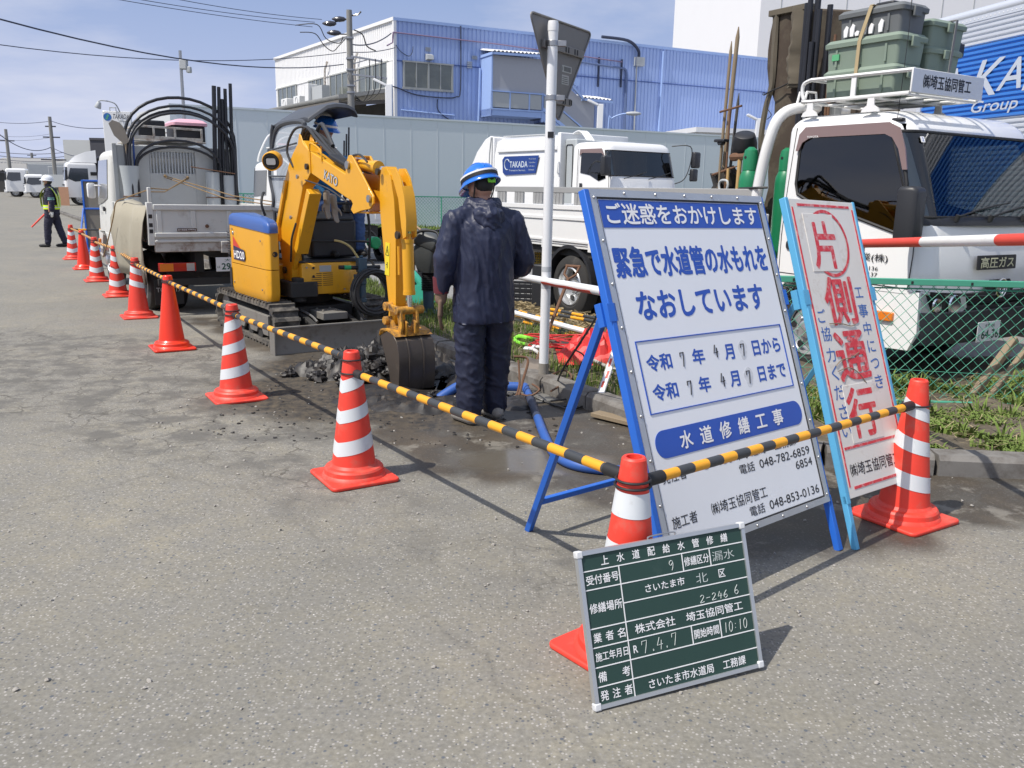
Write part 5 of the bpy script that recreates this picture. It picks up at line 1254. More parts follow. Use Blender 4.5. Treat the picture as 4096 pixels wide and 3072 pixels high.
def cabshell(parent, x0, x1, z0, zt, hw, m, front, tumble=.03, rf=.16, rr=.10, rr_top=.12, name='cab_shell', nb=12):
    """x0 rear; front(z) gives the front x; roof at zt"""
    def ring(z, ins=0., top=0.):
        w_ = hw - tumble * max(0, (z - z0) / (zt - z0)) ** 1.5 - ins; a = x0 + ins + top * .1; b_ = front(z) - ins
        o = []
        for cx, cy, rad, a0 in ((b_ - rf, w_ - rf, rf, 0), (a + rr, w_ - rr, rr, 90), (a + rr, -w_ + rr, rr, 180), (b_ - rf, -w_ + rf, rf, 270)):
            for i in range(7):
                t = R(a0 + 15 * i); bow = .05 * (1 - (min(1, abs(cy + rad * math.sin(t)) / w_)) ** 2) if a0 in (0, 270) else 0
                o.append(V(cx + rad * math.cos(t) + bow * max(0, math.cos(t)), cy + rad * math.sin(t), z))
        return o
    zs = [z0 + (zt - rr_top - z0) * i / nb for i in range(nb + 1)]
    rings = [ring(z) for z in zs]
    for i in range(1, 7):
        t = R(90 * i / 6); rings.append(ring(zt - rr_top + rr_top * math.sin(t), rr_top * (1 - math.cos(t))))
    rings.append([p.lerp(V((x0 + front(zt)) / 2, 0, zt + .012), .6) + V(0, 0, .010) for p in rings[-1]])
    b = MB(); b.loft(rings); o = b.build(name, m, parent, smooth=50)
    return o, ring
def screen(parent, ring, zb, zt_, m, name='windscreen', eps=.006, k0=2, k1=25, inset=0):
    n = 7; idx = list(range(21 + k0, 28)) + list(range(0, n - k0))
    def row(z, e):
        r = ring(z); c = V(sum(p.x for p in r) / len(r), 0, z); return [r[i] + (r[i] - c).normalized() * e for i in idx]
    rows = [row(zb + (zt_ - zb) * i / 8, eps) for i in range(9)]
    b = MB(); b.loft(rows, cap=False, closed=False); g = b.build(name, m, parent, smooth=70)
    f = MB(); P = rows[0] + [r[-1] for r in rows[1:-1]] + rows[-1][::-1] + [r[0] for r in rows[1:-1]][::-1]
    f.tube([p + (p - V(p.x - 1, 0, p.z)).normalized() * .002 for p in P], .012, 6, closed=True); f.build('screen_seal', BLACK, g, smooth=60)
    return g
def flat_side(parent, poly, y, side, m, name, th=.006):
    b = MB(); b.prism(poly, y, y + side * th); return b.build(name, m, parent, smooth=30)
def mirror(parent, x, y, z, h=.30, w=.16, d=.09, arm=None, m=BLKP):
    b = MB(Matrix.Translation(V(x, y, z)) @ Matrix.Rotation(R(12), 4, 'Z')); b.loft([[V(d * k_, yy, zz) for yy, zz in rrect(-w / 2 * s_, w / 2 * s_, -h / 2 * s_, h / 2 * s_, .035 * s_)] for k_, s_ in ((-.5, .93), (-.4, 1), (.2, 1), (.42, .93), (.5, .8))])
    o = b.build('wing_mirror', m, parent, smooth=50)
    if arm:
        c = MB();
        for P in arm: c.tube(catmull([Vector(p) for p in P], 4), .012, 7)
        c.build('mirror_arm', m, o)
    return o
def cabglass():
    if 'cab_glass' in MATS: return MATS['cab_glass']
    m = bpy.data.materials.new('cab_glass'); m.use_nodes = True; t = m.node_tree; t.nodes.clear(); o = N(t, 'ShaderNodeOutputMaterial'); mx = N(t, 'ShaderNodeMixShader'); fr = N(t, 'ShaderNodeFresnel'); fr.inputs[0].default_value = 1.9
    tr = N(t, 'ShaderNodeBsdfTransparent'); tr.inputs[0].default_value = (.40, .45, .46, 1); gl = N(t, 'ShaderNodeBsdfGlossy'); gl.inputs['Roughness'].default_value = .02
    L(t, fr, mx, 0); L(t, tr, mx, 1); L(t, gl, mx, 2); L(t, mx, o); MATS['cab_glass'] = m; return m
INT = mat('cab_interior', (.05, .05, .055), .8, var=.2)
def hollow(sh, x0, x1, hw, z0, z1, win, wz0, wz1, whw, xf):
    C_ = []
    b = MB(); b.prism([(x0, z0), (x0, z1), (x1 - .30, z1), (x1, z0)], -hw, hw); C_.append(b)
    b = MB(); b.prism(win, -hw - .3, hw + .3); C_.append(b)
    b = MB(); b.prism([(xf - .6, wz0), (xf - .6, wz1), (xf + .3, wz1), (xf + .5, wz0)], -whw, whw); C_.append(b)
    cs = []
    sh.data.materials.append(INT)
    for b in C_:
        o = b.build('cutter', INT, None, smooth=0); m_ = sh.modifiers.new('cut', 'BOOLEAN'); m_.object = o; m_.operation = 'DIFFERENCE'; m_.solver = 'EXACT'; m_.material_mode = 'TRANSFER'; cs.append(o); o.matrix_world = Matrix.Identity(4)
    pa = sh.parent; lo = sh.location.copy(); sh.parent = None; sh.location = (0, 0, 0)
    dg = bpy.context.evaluated_depsgraph_get(); me = bpy.data.meshes.new_from_object(sh.evaluated_get(dg)); sh.modifiers.clear(); old = sh.data; sh.data = me
    for o in cs: bpy.data.objects.remove(o)
    me.set_sharp_from_angle(angle=R(32)); sh.parent = pa; sh.location = lo
def cabin(sh, x0, x1, hw, z0, zt, wy):
    for y in (-hw * .52, hw * .52):
        b = MB(); b.box(x0 + .12, x0 + .62, y - .24, y + .24, z0, z0 + .16); b.prism([(x0 + .06, z0 + .1), (x0 + .2, z0 + .1), (x0 + .14, z0 + .62), (x0 + .04, z0 + .62)], y - .23, y + .23); b.box(x0 + .04, x0 + .14, y - .12, y + .12, z0 + .63, z0 + .80); b.build('seat', mat('seat_cloth', (.10, .10, .11), .9, var=.2), sh, bevel=.03)
    b = MB(); b.prism([(x1 - .38, z0), (x1 - .42, z0 + .16), (x1 - .2, z0 + .22), (x1 - .02, z0 + .12), (x1 - .02, z0)], -hw, hw); b.build('dashboard', BLKP, sh, bevel=.02)
    b = MB(); b.ring((x1 - .58, wy, z0 + .22), .19, .014, (-.5, 0, .85), 26, 6); b.tube([V(x1 - .58, wy, z0 + .20), V(x1 - .40, wy, z0 + .05)], .03, 8); b.tube([V(x1 - .68, wy, z0 + .16), V(x1 - .48, wy, z0 + .28)], .012, 6); b.build('steering_wheel', BLACK, sh)
TR = thing('flatbed_truck', 'white flatbed truck with roof rack and tools parked behind the green mesh fence', 'truck', (.84, 10.4, 0) , math.atan2(-.848, .53))
y_ = 0
YR, YL, YC = 0., 1.95, .975
CW = mat('truck_white', (.80, .80, .79), .22, var=.02, coat=.6, dirt=(.66, .65, .6), damt=.18, dscale=2)
def fx(z): # front x at height z (side view)
    pts = [(.35, 4.40), (.62, 4.43), (.80, 4.44), (1.07, 4.43), (1.36, 4.38), (1.68, 4.25), (2.07, 4.09), (2.2, 4.02), (2.4, 3.95)]
    for (a, b_), (c_, d) in zip(pts, pts[1:]):
        if z <= c_: return b_ + (d - b_) * (z - a) / (c_ - a)
    return pts[-1][1]
CABO = bpy.data.objects.new('cab', None); col.objects.link(CABO); CABO.parent = TR; CABO.location = (0, YC, 0); MW[CABO.name] = MW[TR.name] @ Matrix.Translation(V(0, YC, 0))
sh, rg = cabshell(CABO, 2.93, 4.4, .80, 2.235, .975, CW, fx, tumble=.05, rf=.17, rr=.07, rr_top=.14)
bpy.data.objects.remove(CABO);
sh.parent = TR; sh.location = (0, YC, 0); WIN = [(3.09, 2.08), (3.13, 2.10), (3.95, 2.10), (4.03, 2.06), (4.10, 1.9), (4.17, 1.66), (4.19, 1.45), (4.17, 1.26), (3.60, 1.42), (3.25, 1.50), (3.12, 1.56), (3.09, 1.65)]
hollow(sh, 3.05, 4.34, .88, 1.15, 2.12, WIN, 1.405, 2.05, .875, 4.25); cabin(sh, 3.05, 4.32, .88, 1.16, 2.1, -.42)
MW[sh.name] = MW[TR.name] @ Matrix.Translation(V(0, YC, 0))
lowf = MB()
arch = [(3.36 + .47 * math.cos(R(a)), .39 + .47 * math.sin(R(a))) for a in range(0, 181, 12)]
arch = [p for p in arch if p[1] > .3]
lowp = [(4.40, .82), (4.42, .50), (4.36, .35)] + [(3.86, .33)] + [p for p in arch] + [(2.90, .40), (2.90, .82)]
lowf.prism(lowp, YR + .004, YR + .05); lowf.build('lower_cab_panel', CW, TR, bevel=.01); lowf = MB(); lowf.prism(lowp, YL - .05, YL - .004); lowf.build('lower_cab_panel', CW, TR, bevel=.01)
da = MB(); da.box(2.95, 4.2, YR + .06, YL - .06, .42, .80); da.build('under_cab', DARK, TR)
CG = cabglass()
ws = screen(sh, rg, 1.40, 2.06, CG, k0=1, eps=.001)
WIN = [(3.09, 2.08), (3.13, 2.10), (3.95, 2.10), (4.03, 2.06), (4.10, 1.9), (4.17, 1.66), (4.19, 1.45), (4.17, 1.26), (3.60, 1.42), (3.25, 1.50), (3.12, 1.56), (3.09, 1.65)]
dr = MB();
for yy, s_ in ((YR, 1), (YL, -1)):
    pass
def winplane(P, off, th=.006, s_=-1):
    o = []
    for x, z in P:
        w_ = .975 - .05 * max(0, (z - .80) / (2.235 - .80)) ** 1.5
        o.append((x, z, w_))
    return o
def sidewin(P, off, m, name, parent, side=-1, th=.006):
    q = winplane(P, off); b = MB(); n = len(q)
    b.add([V(x, side * (w_ + off), z) for x, z, w_ in q] + [V(x, side * (w_ + off + th), z) for x, z, w_ in q], [tuple(range(n)), tuple(range(n, 2 * n))] + [(i, (i + 1) % n, n + (i + 1) % n, n + i) for i in range(n)])
    return b.build(name, m, parent, smooth=30)
for s_ in (-1, 1):
    fq = winplane(WIN, 0); fb_ = MB(); fb_.tube([V(x, s_ * (w_ + .002), z) for x, z, w_ in fq], .014, 6, closed=True); fb_.build('window_frame', BLACK, sh)
    sidewin([(x, z) for x, z in WIN], .0, CG, 'side_window', sh, s_, .003)
    vz = MB(); VS = [(3.06, 1.93), (3.08, 2.07), (3.14, 2.13), (3.96, 2.13), (4.06, 2.08), (4.13, 1.92), (4.17, 1.76), (4.13, 1.76), (4.07, 1.92), (4.0, 2.01), (3.93, 2.04), (3.2, 2.04), (3.12, 2.0), (3.09, 1.93)]
    sidewin(VS, .012, mat('smoked_visor', (.22, .15, .14), .2, var=.05, coat=.6), 'rain_visor', sh, s_, .012)
sm_ = MB(); sm_.M = Matrix.Translation(V(0, 0, 0))
def seam(P, name='door_seam', side=-1):
    b = MB()
    q = winplane(P, 0)
    b.tube([V(x, side * (w_ + .0005), z) for x, z, w_ in q], .004, 5); b.build(name, BLACK, sh, smooth=0)
seam([(3.03, 2.13), (3.0, 1.6), (2.99, 1.2), (3.0, .86)]); seam([(4.25, 1.56), (4.30, 1.35), (4.31, 1.1), (4.30, .84)]); seam([(3.0, .86), (4.30, .84)])
hd_ = MB(); q = rrect(3.06, 3.20, 1.07, 1.155, .03); hd_.prism(q, -.985, -.97); hd_.build('door_handle', BLKP, sh, bevel=.004)
tx = MB(Matrix.Translation(V(0, -.978, 0)));
tx.text('埼玉管業(株)', 3.55, 4.10, 1.06, .075, off=.015); tx.text('048-853-0136', 3.66, 4.02, .975, .032); tx.text('048-853-0137', 3.66, 4.02, .925, .032)
tx.build('door_lettering', BLK, sh, smooth=0, recalc=False)
tx = MB(Matrix.Translation(V(0, -.962, 0))); tx.text('TOYOTA', 3.17, 3.29, 2.045, .018, off=.02); tx.build('window_lettering', WHT, sh, smooth=0, recalc=False)
ind = MB(); ind.prism(rrect(4.02, 4.21, .565, .64, .015), YR - .022, YR + .01); ind.build('side_indicator', ORANGE, TR, bevel=.006)
def FY(y, z, e=0.): # front surface point for lateral y (local to the shell, 0 = centre)
    w_ = .975; rf = .17; b_ = fx(z)
    bow = .05 * (1 - (min(1, abs(y) / w_)) ** 2)
    yy = abs(y); x = b_ + bow
    if yy > w_ - rf: t = (yy - (w_ - rf)) / rf; x = b_ - rf + rf * math.sqrt(max(0, 1 - t * t)) + bow * math.sqrt(max(0, 1 - t * t))
    return V(x + e, y, z)
def fpatch(P, e, m, name, th=.012, div=10, parent=None):
    """polygon (y,z) laid on the front of the cab"""
    ys_ = [p[0] for p in P]; b = MB(); n = len(P)
    P2 = []
    for i in range(n):
        a, c_ = P[i], P[(i + 1) % n]; k_ = max(1, int(abs(c_[0] - a[0]) / .06))
        for j in range(k_): P2.append((a[0] + (c_[0] - a[0]) * j / k_, a[1] + (c_[1] - a[1]) * j / k_))
    n = len(P2); b.add([FY(y, z, e) for y, z in P2] + [FY(y, z, e + th) for y, z in P2], [tuple(range(n)), tuple(range(n, 2 * n))] + [(i, (i + 1) % n, n + (i + 1) % n, n + i) for i in range(n)])
    return b.build(name, m, parent or sh, smooth=30)
def fstrip(y0, y1, z0, z1, e, m, name, th=.02, parent=None, n=16):
    b = MB(); r = []
    for i in range(n + 1):
        y = y0 + (y1 - y0) * i / n; r.append([FY(y, z0, -.02), FY(y, z0, e + th * .8), FY(y, (z0 + z1) / 2, e + th), FY(y, z1, e + th * .8), FY(y, z1, -.02)])
    b.loft(r); return b.build(name, m, parent or sh, smooth=35)
fstrip(-.93, .93, 1.335, 1.40, -.01, BLKP, 'cowl_strip', .02)
fstrip(-.955, .955, .40, .66, .02, mat('bumper_grey', (.028, .032, .040), .5, var=.1, dirt=(.06, .06, .06), damt=.2), 'bumper', .05)
fstrip(-.955, .955, .66, .70, .0, BLACK, 'bumper_gap', .02)
fstrip(-.60, .60, .71, .80, -.005, BLACK, 'grille', .02)
for k_ in range(3): fstrip(-.62, .62, .715 + k_ * .028, .722 + k_ * .028, .0, BLKP, 'grille_bar', .028)
for s_ in (-1, 1):
    q = [(s_ * .955, .57), (s_ * .56, .58), (s_ * .42, .68), (s_ * .46, .80), (s_ * .955, .83)]
    hl_ = fpatch(q, .004, BLACK, 'headlight', .012)
    fpatch([(s_ * .94, .60), (s_ * .58, .61), (s_ * .46, .69), (s_ * .50, .78), (s_ * .94, .81)], .017, CLEARL, 'headlight_lens', .012)
    b = MB()
    for yy, rr_ in ((s_ * .62, .080), (s_ * .83, .060)):
        p = FY(yy, .72, .025); b.lathe([(rr_, 0), (rr_ * .9, .012), (rr_ * .3, .008)], p, 18, ax='x')
    b.build('headlight_reflector', CHROME, hl_)
fpatch(rrect(-.36, .20, .985, 1.10, .008, 2), .004, BLK, 'gas_notice', .008)
def ftext(t, y0, y1, zc, h, m, name, e=.014, off=0.):
    vs, fs = glyphs(t, 0); ax = min(v.x for v in vs); bx_ = max(v.x for v in vs); ay = min(v.y for v in vs); by_2 = max(v.y for v in vs); b = MB(); rad = off * h * .62
    for k_ in range(8 if rad else 1):
        ox, oz = (rad * math.cos(k_ * .785), rad * math.sin(k_ * .785)) if rad else (0, 0)
        b.add([FY(y0 + (v.x - ax) / (bx_ - ax) * (y1 - y0) + ox, zc + ((v.y - ay) / (by_2 - ay) - .5) * h + oz, e + k_ * .0001) for v in vs], fs)
    return b.build(name, m, sh, smooth=0, recalc=False)
ftext('高圧ガス', -.32, .16, 1.042, .085, mat('gas_lettering', (.62, .60, .40), .5), 'gas_lettering', .0145, .03)
b = MB(); pb_ = FY(0, .83, .02); b.ring(pb_, .075, .009, (1, 0, 0), 26, 6)
for a, c_, rx_ in ((.045, .07, 0), (.07, .028, .02), (.02, .06, -.01)):
    b.tube([pb_ + V(.004, a * math.cos(t), c_ * .75 * math.sin(t) + rx_) for t in [6.283 * i / 20 for i in range(20)]], .006, 5, closed=True)
b.build('emblem', CHROME, sh)
fpatch([(-.22, .82), (-.15, .90), (.15, .90), (.22, .82), (.15, .76), (-.15, .76)], -.004, BLACK, 'emblem_recess', .008)
def plate(parent, M, l1, l2, l3, name='number_plate', w=.33, h=.165, small=None):
    b = MB(M); b.box(0, w, 0, .004, 0, h); o = b.build(name, WHT, parent, bevel=.003)
    t = MB(M)
    if l1: t.text(l1, w * .30, w * .74, h * .80, h * .20, off=.01)
    if l3: t.text(l3, w * .04, w * .14, h * .33, h * .18)
    if l2: t.text(l2, w * .19 if l3 else w * .1, w * .95, h * .36, h * .46, off=.03)
    t.build('plate_lettering', mat('plate_green', (.01, .09, .05), .5), o, smooth=0, recalc=False)
    return o
p0 = FY(-.34, .40, .10); plate(sh, Matrix(((0, -1, 0, p0.x), (1, 0, 0, p0.y), (0, 0, 1, p0.z), (0, 0, 0, 1))), '大宮 100', '64-36', 'せ')
wp_ = MB()
for y0_, y1_ in ((-.62, -.05), (-.18, .42), (.32, .80)):
    a = FY(y0_, 1.40, .02); c_ = FY(y1_, 1.50, .035); wp_.tube([a, a.lerp(c_, .5) + V(.01, 0, .01), c_], .008, 6); d = FY(y1_ - .28, 1.455, .022); e_ = FY(min(.86, y1_ + .22), 1.52, .022); wp_.tube([d, c_, e_], .006, 6); wp_.cyl(a - V(.0, 0, .03), a + V(.015, 0, .02), .02, n=10)
wp_.build('wipers', BLACK, sh)
st_ = MB(); p = FY(-.80, 2.0, 0.004);
stk = fpatch([(-.80, 1.975), (-.755, 1.975), (-.755, 2.02), (-.80, 2.02)], .008, WHT, 'screen_sticker', .002)
ftext('2', -.787, -.768, 1.998, .028, SBLUE, 'sticker_number', .0115)
mirror(TR, 4.36, YR - .17, 1.42, .42, .20, .15, [[(4.22, .03, 1.62), (4.28, -.10, 1.60), (4.34, -.17, 1.55)], [(4.26, .0, 1.27), (4.30, -.10, 1.24), (4.34, -.17, 1.27)]])
mirror(TR, 4.36, YL + .17, 1.42, .42, .20, .15, [[(4.22, YL - .03, 1.62), (4.28, YL + .10, 1.60), (4.34, YL + .17, 1.55)]])
an = MB(); an.box(3.93, 4.03, YR + .075, YR + .13, 2.135, 2.165); o = an.build('aerial_base', BLKP, TR, bevel=.012)
MB().tube([V(3.97, YR + .10, 2.16), V(3.99, YR + .09, 2.75), V(4.0, YR + .06, 3.35)], .0025, 5).build('aerial', BLACK, o)
sw_ = MB(); sw_.ring((4.0, 1.4 + .0, 1.40), .19, .014, (1, 0, .5), 26, 6)
wheel(TR, 3.36, YR + .02, -1, front=True); wheel(TR, 3.36, YL - .02, 1, front=True); wheel(TR, -.32, YR + .02, -1, dual=True); wheel(TR, -.32, YL - .02, 1, dual=True)
ch = MB(); ch.box(-2.1, 4.0, .62, .72, .50, .68); ch.box(-2.1, 4.0, 1.23, 1.33, .50, .68); ch.box(-2.15, 2.85, .06, 1.89, .76, .86); ch.box(.7, 1.5, .12, .50, .35, .70); ch.box(-.4, -.25, .2, 1.8, .33, .43)
ch.build('chassis', DARK, TR)
fd = MB(); fdp = [(-.32 + .50 * math.cos(R(a)), .40 + .50 * math.sin(R(a))) for a in range(-5, 196, 12)] + [(-.32 + .46 * math.cos(R(a)), .40 + .46 * math.sin(R(a))) for a in range(195, -6, -12)]
fd.prism(fdp, YR + .0, YR + .48); fd.build('mudguard', BLKP, TR, smooth=40)
bd = MB(); bd.box(-2.2, 2.86, YR + .01, YL - .01, .865, .93); bd.build('bed_floor', WHITE, TR, bevel=.004)
for nm_, yy, s_ in (('side_gate', YR, 1), ('side_gate', YL, -1)):
    g = MB(); g.box(-2.2, 2.80, yy, yy + s_ * .035, .90, 1.375)
    for z0_, z1_ in ((1.325, 1.385), (1.20, 1.245), (.93, .965)): g.box(-2.2, 2.80, yy - s_ * .014, yy, z0_, z1_)
    o = g.build(nm_, CW, TR, bevel=.006)
    h_ = MB()
    for x in (-1.9, -.9, .1, 1.1, 2.1): h_.box(x, x + .07, yy - s_ * .02, yy - s_ * .0, .84, .95)
    h_.build('gate_hinge', CW, o)
g = MB(); g.box(-2.235, -2.2, YR, YL, .90, 1.375); g.build('tail_gate', CW, TR, bevel=.006)
rk = MB(); rk.box(-2.2, 2.6, YR + .04, YR + .085, 1.53, 1.60)
SLAT = mat('galvanised_rack', (.40, .40, .39), .5, .3, var=.08, dirt=(.5, .48, .42), damt=.3, dscale=8)
for i in range(11):
    x = -2.15 + i * .46
    for k_ in range(3): rk.box(x + k_ * .075, x + k_ * .075 + .065, YR + .045, YR + .075, 1.385, 1.53)
rk.build('side_rack', SLAT, TR, bevel=.004)
ho = MB(); HP = catmull([V(2.58, YR + .07, 1.36), V(2.62, YR + .07, 1.7), V(2.69, YR + .08, 2.05), V(2.74, YR + .14, 2.25), V(2.80, YR + .34, 2.335), V(2.82, YC, 2.34), V(2.82, YL - .34, 2.335), V(2.82, YL - .14, 2.25), V(2.80, YL - .08, 2.05), V(2.72, YL - .07, 1.7), V(2.66, YL - .07, 1.36)], 5)
ho.tube(HP, .052, 8); ho.build('guard_hoop', CW, TR, smooth=50)
hk = MB();
for x in (2.78, 2.86): hk.tube([V(x, .30, 2.36), V(x, .33, 2.47), V(x, .45, 2.47), V(x, .48, 2.36)], .012, 6)
hk.build('hoop_hook', CW, TR)
rr = MB(); RY1 = .98
for yy in (.06, RY1):
    rr.tube(catmull([V(3.12, yy, 2.525), V(3.05, yy, 2.50), V(3.035, yy, 2.44), V(3.06, yy, 2.37), V(3.14, yy, 2.345), V(4.08, yy, 2.345)], 5), .017, 8); rr.tube([V(3.12, yy, 2.525), V(4.10, yy, 2.515)], .017, 8)
for x in (3.12, 3.4, 3.75, 4.06): rr.tube([V(x, .06, 2.335), V(x, RY1, 2.335)], .014, 8)
rr.tube([V(3.12, .06, 2.525), V(3.12, RY1, 2.525)], .015, 8)
rr.bar((3.56, .06, 2.345), (3.56, .06, 2.515), .045, .014)
for y in (.3, .52, .75): rr.tube([V(3.12, y, 2.33), V(4.06, y, 2.33)], .010, 6)
ft = [(-.085, .0), (-.07, .03), (-.035, .05), (-.028, .12), (.028, .12), (.035, .05), (.07, .03), (.085, 0)]
for x in (3.14, 3.745):
    for yy in (.055, RY1): rr.prism([(x + a, 2.222 + c_) for a, c_ in ft], yy - .006, yy + .006)
rr.build('roof_rack', CW, TR, smooth=45)
rb = MB(); rb.box(4.095, 4.11, .03, 1.0, 2.345, 2.525); o = rb.build('name_board', CW, TR, bevel=.004)
tx = MB(Matrix(((0, -1, 0, 4.1105), (1, 0, 0, 0), (0, 0, 1, 0), (0, 0, 0, 1)))); tx.text('㈱埼玉協同管工', .17, .82, 2.437, .105, off=.03); tx.build('board_lettering', BLK, o, smooth=0, recalc=False)
TRM = MW[TR.name]; TRZ = math.atan2(-.848, .53)
def ontruck(name, label, cat, group=None): return thing(name, label, cat, M=TRM.copy(), group=group)
BXG = mat('tool_box_green', (.20, .255, .205), .6, var=.06, dirt=(.30, .33, .29), damt=.3, dscale=5)
BXD = mat('tool_box_grey', (.13, .14, .145), .6, var=.08, dirt=(.2, .2, .19), damt=.3, dscale=5)
def toolbox(label, x0, x1, y0, y1, z0, h, m, name='tool_box'):
    r = ontruck(name, label, 'storage box', 'tool boxes strapped on the roof rack')
    b = MB(); c = .02
    b.loft([[V(x, y, z0) for x, y in rrect(x0 + c, x1 - c, y0 + c, y1 - c, .03)], [V(x, y, z0 + h * .74) for x, y in rrect(x0 + .01, x1 - .01, y0 + .01, y1 - .01, .03)]])
    for x in (x0 + .12, (x0 + x1) / 2, x1 - .12): b.box(x - .01, x + .01, y0 + .002, y0 + .02, z0 + .02, z0 + h * .68)
    b.build('box_body', m, r, smooth=40)
    b = MB(); b.loft([[V(x, y, z0 + h * .74) for x, y in rrect(x0 - .01, x1 + .01, y0 - .01, y1 + .01, .04)], [V(x, y, z0 + h * .88) for x, y in rrect(x0 - .013, x1 + .013, y0 - .013, y1 + .013, .04)], [V(x, y, z0 + h) for x, y in rrect(x0 + .012, x1 - .012, y0 + .012, y1 - .012, .04)]])
    b.build('lid', m, r, smooth=30)
    b = MB(); ym = (y0 + y1) / 2
    b.box(x1 + .008, x1 + .028, ym - .05, ym + .05, z0 + h * .55, z0 + h * .9); b.build('latch', m, r, bevel=.006)
    return r
toolbox('pale green box at the bottom of the near stack on the roof rack', 3.19, 3.88, .13, .50, 2.36, .235, BXG)
t2 = toolbox('pale green box in the middle of the near stack on the roof rack', 3.18, 3.89, .13, .50, 2.597, .235, BXG)
b = MB(); b.box(3.26, 3.33, .128, .1405, 2.67, 2.72); b.build('green_sticker', mat('sticker_green', (.10, .38, .18), .6), t2)
t3 = toolbox('dark grey box with white marks on top of the near stack', 3.27, 3.87, .15, .50, 2.834, .225, BXD)
b = MB()
for i, (x, h_) in enumerate(((3.36, .09), (3.42, .10), (3.47, .04), (3.54, .10), (3.60, .08), (3.69, .10))): b.prism([(x - .016, 2.85), (x - .022, 2.85 + h_ * .6), (x, 2.85 + h_), (x + .024, 2.85 + h_ * .8), (x + .016, 2.85)], .146, .159)
b.build('white_marks', WHT, t3)
toolbox('green box at the bottom of the far stack on the roof rack', 3.3, 3.87, .56, 1.04, 2.36, .20, BXG)
toolbox('green box in the middle of the far stack on the roof rack', 3.3, 3.87, .56, 1.03, 2.562, .205, BXG)
toolbox('green box on top of the far stack on the roof rack', 3.3, 3.87, .56, 1.05, 2.769, .21, BXG)
toolbox('black box behind the far stack of green boxes', 3.35, 3.75, 1.08, 1.22, 2.58, .30, BLKP)
toolbox('low green box under the black box at the far edge of the roof rack', 3.3, 3.8, 1.07, 1.30, 2.36, .22, BXG)
sp_ = ontruck('strap', 'tan strap holding the near stack of boxes on the roof rack', 'strap')
b = MB(); STR = mat('tan_strap', (.42, .33, .19), .8, var=.15)
for a, c_ in (((3.52, .115, 2.37), (3.53, .112, 2.80)), ((3.53, .112, 2.80), (3.60, .128, 3.06)), ((3.60, .13, 3.066), (3.60, .515, 3.066)), ((3.60, .52, 3.06), (3.52, .52, 2.37))): b.bar(a, c_, .032, .006, up=(0, -1, .01))
b.build('strap', STR, sp_)
sp_ = ontruck('strap', 'grey strap round the far stack of boxes on the roof rack', 'strap')
b = MB()
for a, c_ in (((3.905, .80, 2.37), (3.905, .84, 2.985)), ((3.905, .84, 2.985), (3.28, .84, 2.985))): b.bar(a, c_, .028, .006, up=(1, 0, .01))
b.build('strap', mat('grey_strap', (.2, .2, .2), .8), sp_)
b = ontruck('pouch', 'small black pouch lying on the dark grey box', 'pouch'); k_ = MB(); k_.box(3.55, 3.72, .24, .34, 3.06, 3.10); k_.build('pouch', BLKP, b, bevel=.012)
TARP = mat('brown_canvas', (.058, .042, .030), .85, var=.2, scale=4, dirt=(.10, .085, .06), damt=.45, dscale=4, bump=.5, bscale=14)
TARP2 = mat('olive_canvas', (.115, .098, .072), .9, var=.18, scale=5, bump=.6, bscale=22)
tp_ = ontruck('canvas_cover', 'tall brown canvas cover standing on the truck bed behind the cab', 'canvas cover')
b = MB(); L_ = []
for i in range(15):
    z = .95 + (3.28 - .95) * i / 14
    xa = 2.17 + .04 * math.sin(i * .9) + .05 * noise.noise(V(0, 0, z * 2)) - (.05 if z > 2.5 else 0) + (.08 if 1.5 < z < 2.2 else 0)
    L_.append([V(xa, .62 + .01 * math.sin(i), z), V(xa + .2, .60, z + .01), V(xa + .40, .66, z), V(xa + .95, 1.3, z - .05), V(xa + .3, 1.62, z)])
b.loft(L_); b.build('canvas', TARP, tp_, smooth=40, bevel=.02)
b = MB()
q0 = catmull([V(2.13, .60, 3.29), V(2.16, .585, 2.95), V(2.15, .60, 2.6), V(2.10, .60, 2.4), V(2.07, .60, 2.1), V(2.12, .60, 1.8)], 4); b.loft([q0, [p + V(.06 + .01 * math.sin(i), -.03, 0) for i, p in enumerate(q0)], [p + V(.08, -.005, 0) for p in q0]], cap=False, closed=False)
q0 = catmull([V(2.44, .575, 3.29), V(2.47, .56, 3.0), V(2.44, .565, 2.8), V(2.48, .56, 2.62), V(2.46, .57, 2.55)], 6)
b.loft([[p + V(-.05 + .010 * math.sin(2.1 * i), -.01, 0) for i, p in enumerate(q0)], [p + V(0, -.045 - .010 * math.sin(1.7 * i), 0) for i, p in enumerate(q0)], [p + V(.07 + .010 * math.sin(2.9 * i), .0, 0) for i, p in enumerate(q0)], [p + V(.11, .03, 0) for p in q0]], cap=False, closed=False)
b.box(2.10, 2.58, .57, .66, 3.25, 3.305)
b.build('canvas_flap', TARP2, tp_, smooth=50, bevel=.008)
b = MB(); b.tube(catmull([V(2.12, .58, 2.52), V(2.25, .55, 2.55), V(2.38, .55, 2.58), V(2.52, .55, 2.63)], 5), .007, 6); b.tube(catmull([V(2.2, .56, 2.53), V(2.2, .55, 2.40), V(2.26, .55, 2.32), V(2.21, .55, 2.28)], 5), .004, 5); b.ring((2.12, .575, 2.53), .013, .004, (0, 1, 0), 14, 5); b.build('tie_cord', BLACK, tp_)
PP = mat('black_pipe', (.016, .017, .022), .4, var=.15, dirt=(.06, .06, .07), damt=.25)
PLB = ('leftmost black pipe, next to the brown canvas', 'second black pipe from the brown canvas', 'tallest black pipe behind the near stack of boxes', 'black pipe right of the tallest one', 'rightmost black pipe of the bundle behind the cab', 'short black pipe in front of the tall bundle')
